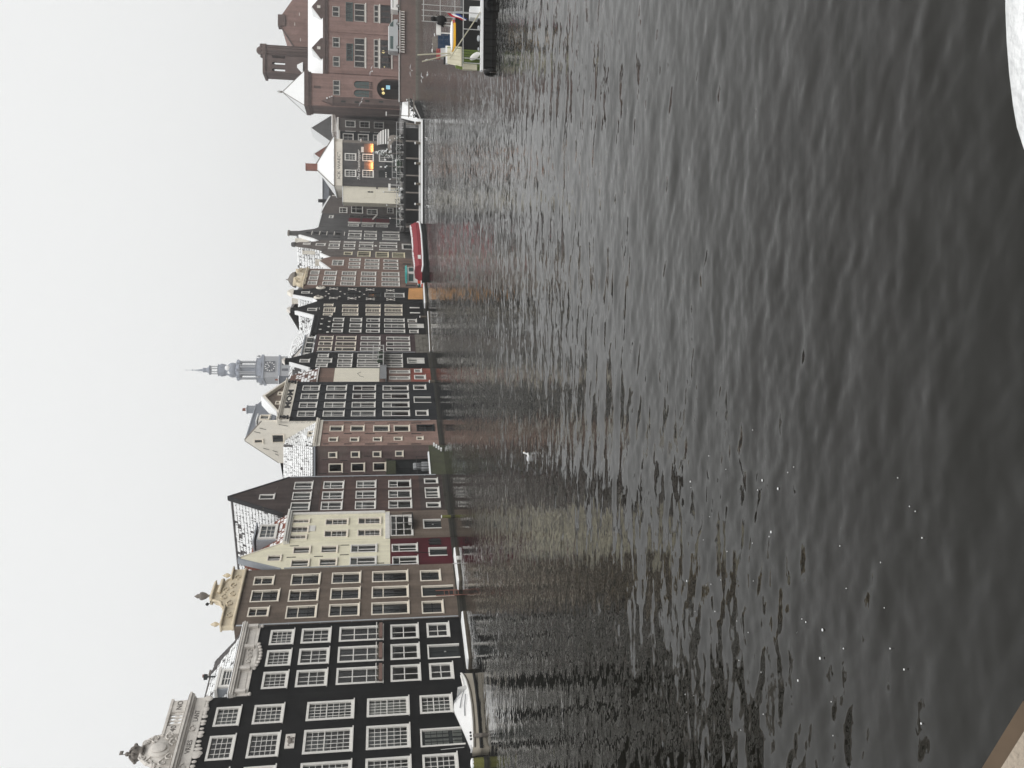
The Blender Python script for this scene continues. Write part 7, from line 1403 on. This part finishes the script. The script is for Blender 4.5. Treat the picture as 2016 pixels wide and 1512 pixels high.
# wheelhouse
wh = MB(); wh.prism_z([(.05, .35), (1.15, .35), (1.6, 1.5), (.5, 1.5)], .5, 1.62); wh.build('wheelhouse', 'green_paint', o)
for k in range(8): MB().box(.08+k*.135, .09+k*.135, .325, .35, .62, 1.6).build('board_seam', 'fir', o)
rf = MB(); rf.v += [(.2, .28, 1.6), (1.25, .28, 1.6), (1.6, 1.1, 2.25), (.62, 1.1, 2.25), (.2, .28, 1.66), (1.25, .28, 1.66), (1.6, 1.1, 2.31), (.62, 1.1, 2.31)]
for f in ((4, 5, 6, 7), (0, 1, 5, 4), (1, 2, 6, 5), (3, 0, 4, 7), (3, 2, 1, 0)): rf.face(f)
rf.build('roof', 'beige_roof', o); MB().prism_z([(.1, .36), (.25, .36), (.68, 1.1), (.5, 1.1)], 1.62, 1.9).build('roof_end', 'green_paint', o)
for k in range(5): MB().tube([(.32+k*.21, .29, 1.67), (.7+k*.2, 1.1, 2.32)], .018, 4).build('roof_batten', 'green_paint' if k == 4 else 'beige_roof', o)
MB().box(.65, 1.6, 1.1, 1.3, 2.25, 2.4).build('roof_ridge_snow', 'snow', o); MB().box(.7, 1.0, 1.15, 1.4, 2.3, 2.5).build('hatch', 'black_metal', o)
MB().box(.02, .3, .15, .33, .8, 1.56).build('side_box', 'beige_roof', o)
MB().ball((0, 0, 0), .29, 12, 7, .55, .25, 1.15).build('lifebuoy_float', 'white_gel', o, True, (.72, .1, .92)).rotation_euler = (0, R(-38), 0)
# black tarpaulin hold, rails, canoe
MB().box(1.2, 3.2, .5, 2.4, .5, 1.9, .06).build('hold_cover', 'rubber', o); MB().box(3.2, 6.0, .6, 2.4, .5, 1.5, .08).build('hold_cover', 'hull_black', o)
rl = MB(); rl.tube([(.1, .02, 1.56), (4.0, -.2, 1.56)], .022, 5)
for x, zt in ((.3, 1.5), (.55, 1.5), (2.05, 1.56), (2.9, 1.56), (3.6, 1.9)): rl.tube([(x, .03-.06*x, .55), (x, .03-.06*x, zt)], .026, 5)
rl.build('railing', 'pale_metal', o)
cn = empty('canoe', (18.75, YW+.75, 2.0)); tag(cn, 'overturned yellow canoe with snow on top of the barge', 'canoe'); 
mb, _ = hull_mesh([(-.85, .02, .02, -.1, .06), (-.6, .16, .14, -.13, .1), (0, .24, .22, -.14, .1), (.6, .16, .14, -.13, .1), (.85, .02, .02, -.1, .06)], None); hh = mb.build('hull', 'yellow_paint', cn, True); hh.rotation_euler = (math.pi, 0, 0)
mb = MB(); mb.ball((0, 0, .08), .84, 16, 6, 1, .26, .14); mb.build('snow', 'snow', cn, True); MB().box(.55, .84, -.12, .12, -.06, .06, .02).build('bow_patch', 'red_crate', cn)
# crates and clutter
def crate(label, x, y, z, w_, d_, h_, m):
    c = empty('plastic_crate', (x, y, z)); tag(c, label, 'crate', 'crates stacked on the barge'); b = MB(); n = 4
    for k in range(n+1):
        b.box(w_*k/n-.015, w_*k/n+.015, -.01, .02, 0, h_); b.box(w_*k/n-.015, w_*k/n+.015, d_-.02, d_+.01, 0, h_)
    for k in range(3): b.box(0, w_, -.012, .015, h_*k/2.2, h_*k/2.2+.03); b.box(-.012, .015, 0, d_, h_*k/2.2, h_*k/2.2+.03); b.box(w_-.015, w_+.012, 0, d_, h_*k/2.2, h_*k/2.2+.03)
    b.box(.02, w_-.02, .02, d_-.02, 0, .03); b.build('lattice', m, c); return c
cz = 1.9
nm_ = ['lower', 'middle', 'upper']; cl_ = ['left', 'centre', 'right']
for i in range(3):
    for jz in range(3): crate('dark blue plastic crate, %s of the %s stack on the barge' % (nm_[jz], cl_[i]), 18.25+i*.3, YW+1.35+.02*i, cz+jz*.3, .28, .4, .28, 'blue_crate')
crate('red crate beside the blue stacks on the barge roof', 17.82, YW+1.3, 2.66, .4, .35, .22, 'red_crate')
sp = MB().box(0, .5, 0, .45, 0, .4, .03).build('roof_locker', 'pale_metal', o, False, (1.05, 1.25, 2.27))
rk = empty('tool_rack', (18.2, YW+1.5, 2.83)); tag(rk, 'snowy jumble of tools on top of the blue crates', 'tools'); b = MB(); rg = random.Random(6)
for k in range(9): b.box(rg.uniform(0, .7), rg.uniform(0, .7)+.25, 0, .25, rg.uniform(0, .04), rg.uniform(.08, .3), .02)
b.build('tool_pile', 'dark_stone', rk); c = MB(); [c.ball((.05+k*.15+rg.uniform(-.06, .06), .1, .12+rg.uniform(0, .16)), rg.uniform(.03, .08), 7, 5, 1.4, 1, .5) for k in range(7)]; c.build('snow', 'snow', rk)
wb = MB().box(0, .72, 0, .12, 0, .25).box(.1, .16, .04, .08, -1.0, 0).box(.52, .58, .04, .08, -1.0, 0).build('white_signboard', 'white_gel'); wb.location = (19.0, YW+1.3, 2.65); tag(wb, 'white board on legs above the barge hold', 'board')
bx = MB().box(0, .62, 0, .5, 0, .55, .02).build('white_box', 'snow'); bx.location = (19.45, YW-.05, .65); tag(bx, 'snow-covered white box on the barge gunwale', 'box')
for k in range(7): tag(MB().ball((0, 0, 0), .07+.03*(k % 3), 8, 6, 1.4, 1, .7).build('deck_bundle', 'rubber' if k % 2 else 'zinc', None, False, (17.9+k*.27, YW+.2-.03*k, .72)), ('first grey', 'first black', 'second grey', 'second black', 'third grey', 'third black', 'fourth grey')[k]+' bundle along the barge gunwale, counted from the wheelhouse', 'bundle', 'black bundles along the gunwale' if k % 2 else 'grey bundles along the gunwale')
MB().tube([(1.0, .6, 2.2), (.78, .55, 3.95)], .035, 6).tube([(.95, .6, 2.1), (.4, .45, 3.7)], .03, 6).build('mast_pole', 'beige_roof', o); MB().tube([(.6, .3, 2.25), (3.0, -.1, .65)], .035, 6).build('boom', 'beige_roof', o)
fg = empty('ship_flag', (19.9, YW+.5, 1.6)); tag(fg, 'red, white and blue flag drooping at the barge', 'flag'); MB().tube([(0, 0, -.9), (-.02, 0, .8)], .015, 5).build('staff', 'pale_metal', fg)
for k, m in enumerate(('flag_red', 'flag_white', 'flag_blue')):
    b = MB(); n = 6
    for q in range(n):
        t0_, t1_ = q/n, (q+1)/n; f = lambda t, v: (-.04-.42*t*.9-.04*math.sin(5*t), .06*math.sin(6*t+v), .78-.75*t-.2*v)
        b.quad(f(t0_, k), f(t1_, k), f(t1_, k+1), f(t0_, k+1))
    b.build('stripe', m, fg)
rg = random.Random(3); rk = empty('deck_rack', (19.6, YW+1.0, 1.5)); tag(rk, 'white metal rack at the right end of the barge', 'rack')
b = MB()
for k in range(4): b.tube([(.9*k/3, .1, -.5), (.9*k/3, .1, 2.2)], .02, 5)
for z in (.4, 1.2, 2.1): b.tube([(0, .1, z), (1.6, .1, z)], .022, 5)
b.build('frame', 'pale_metal', rk); MB().box(.1, .6, -.1, .4, .0, .5, .04).build('bag', 'zinc', rk)
dp = MB(); dp.ball((0, 0, .35), .25, 8, 6, 1.1, 1, 1.3); dp.ball((.05, 0, .75), .16, 8, 6); dp.tube([(-.1, 0, .5), (-.35, 0, .2)], .05, 5); dpo = dp.build('dark_tarp_heap', 'rubber', None, True, (19.75, YW+1.2, 2.3)); tag(dpo, 'dark heaped tarpaulin on the barge rack', 'tarpaulin')

# ================================================================ gulls
def gull(label, x, y, z, ang, span=1.0, flying=True, dih=.35, tilt=0):
    g = empty('gull', (x, y, z)); g.rotation_euler = (R(tilt), 0, R(ang)); tag(g, label, 'gull', 'flying gulls' if flying else 'swimming gulls')
    b = MB(); prof = [(-.24, .015), (-.16, .05), (-.04, .075), (.06, .07), (.14, .045), (.19, .05), (.23, .03), (.27, .008)]; n = 8
    for (px, r) in prof:
        for k in range(n):
            a = 2*math.pi*k/n; b.v.append((px, r*math.cos(a), r*math.sin(a)*(1.0)+(0.02 if px > .12 else 0)))
    for k in range(len(prof)-1):
        for j_ in range(n): b.face((k*n+j_, (k+1)*n+j_, (k+1)*n+(j_+1) % n, k*n+(j_+1) % n))
    b.tri((-.2, 0, .0), (-.36, .07, 0), (-.36, -.07, 0)); b.build('body', 'gull_white', g, True)
    if flying:
        for s in (-1, 1):
            w_ = MB(); q = [(.09, 0, .03), (.12, .22, .03+.22*dih), (.06, .42, .03+.22*dih+.02), (-.06, span*.62, .03+.1*dih), (-.05, .38, .03+.2*dih), (-.06, .2, .02+.2*dih), (-.08, 0, .02)]
            q = [(p[0], s*p[1], p[2]) for p in q]; w_.v += q+[(p[0], p[1], p[2]-.012) for p in q]; w_.face((0, 1, 5, 6)); w_.face((1, 2, 4, 5)); w_.face((2, 3, 4)); w_.face((13, 12, 8, 7)); w_.face((12, 11, 9, 8)); w_.face((11, 10, 9)); w_.build('wing', 'gull_grey', g)
    else:
        MB().ball((-.08, 0, .05), .13, 8, 5, 1.3, .7, .45).build('folded_wings', 'gull_grey', g); MB().tube([(.16, 0, .05), (.2, 0, .14), (.23, 0, .2)], .04, 6).ball((.24, 0, .22), .06, 8, 6).build('head', 'gull_white', g)
    MB().lathe([(.018, 0), (.004, .06)], 0, 0, 5).build('beak', 'yellow_paint', g).matrix_basis = Matrix.Translation((.27, 0, .02) if flying else (.29, 0, .22)) @ Matrix.Rotation(math.pi/2, 4, 'Y')
gull('lone gull swimming in mid canal with snow-white breast', -2.89, 31.67, .03, 20, flying=False); bpy.data.objects['gull'].scale = (.75, .75, .75)
GL = {('A' if k < 3 else 'B')+str(k): v for k, v in enumerate(())}
gull('gull gliding low before the quay wall with raised wings', 45.2, 118, 1.9, 70, 1.5, dih=1.2); gull('gull flying just above the far water with spread wings', 42.0, 112, -0.4+1.0, 100, 1.4, dih=1.0); gull('gull skimming the water below the other quay gulls', 39.5, 104, .35, 10, 1.2)
gull('gull crossing before the arched pavilion windows', 46.3, 122, 7.6, 50, 1.4, dih=1.1, tilt=15); gull('gull climbing before the stair bay of the red pavilion', 41.0, 120, 9.1, 60, 1.3, tilt=25)
for k, (x, y) in enumerate(((33.6, 112), (23.5, 108), (44.5, 112))): gull(('tiny gull swimming before the landing stage', 'tiny gull swimming before the red tour boat', 'tiny gull swimming near the snowy bank')[k], x, y, .04, 40*k, flying=False)

# ================================================================ parapet the photographer stands behind
pl = MB(); q = [(-.527, 1.135), (-.80, 1.33), (-.95, 1.1), (-.75, .85), (-.5, .95)]
pl.prism_z([(-.535, 1.14), (-.9, 1.36), (-1.1, 1.0), (-.7, .8)], 4.5, 4.6); lo = pl.build('stone_ledge', 'ledge_stone'); tag(lo, 'beige stone ledge in the corner right below the viewer', 'ledge')
e_ = MB(); e_.prism_z([(-.505, 1.155), (-.9, 1.395), (-.905, 1.363), (-.532, 1.139)], 4.48, 4.597); e_.build('dark_edge', 'ledge_edge', lo)
sp_ = [(.30, 1.09), (.338, 1.148), (.378, 1.163), (.42, 1.172), (.48, 1.181), (.54, 1.187), (.6, 1.19), (.7, 1.19), (.9, 1.17), (1.1, 1.05), (.9, .8), (.5, .85)]
cx, cy_ = .65, 1.0
sn = MB(); n = len(sp_)
for (f, z) in ((.985, 4.5), (1.0, 4.56), (.97, 4.595), (.9, 4.615), (.6, 4.63)):
    sn.v += [(cx+(p[0]-cx)*f, cy_+(p[1]-cy_)*f, z) for p in sp_]
sn.v.append((cx, cy_, 4.635))
for k in range(4):
    for j_ in range(n): sn.face((k*n+j_, k*n+(j_+1) % n, (k+1)*n+(j_+1) % n, (k+1)*n+j_))
for j_ in range(n): sn.face((4*n+j_, 4*n+(j_+1) % n, 5*n))
so = sn.build('snowy_ledge', 'snow', None, True); tag(so, 'rounded snow-covered ledge in the corner right below the viewer', 'ledge')
MB().prism_z([(p[0]*.97+.02, p[1]*.98) for p in sp_], 4.3, 4.5).build('coping', 'ledge_stone', so)

# foam flecks drifting on the near water
ff = MB(); rg = random.Random(12)
for k in range(60):
    y = rg.uniform(7.8, 15); x = -y*.47+rg.random()*y*.42; r = rg.choice((.006, .006, .007, .008, .01, .016)); ff.ball((x, y, .012), r, 6, 4, 1.3, 1, .5)
fo = ff.build('foam_flecks', 'snow'); tag(fo, 'small white foam flecks drifting on the near water', 'foam', kind='stuff')

# ================================================================ snowy air
hz = MB().box(-520, 720, -170, 820, -2.7, 125).mesh('haze', 'snow'); m = bpy.data.materials.new('haze_air'); m.use_nodes = True; nt = m.node_tree; nt.nodes.clear()
oo = nt.nodes.new('ShaderNodeOutputMaterial'); pv = nt.nodes.new('ShaderNodeVolumePrincipled'); pv.inputs['Color'].default_value = (.97, .98, 1.0, 1); pv.inputs['Density'].default_value = 0.0006; pv.inputs['Anisotropy'].default_value = 0.2
nt.links.new(pv.outputs[0], oo.inputs['Volume']); hz.materials.clear(); hz.materials.append(m); ho = link('haze', hz); ho['kind'] = 'stuff'
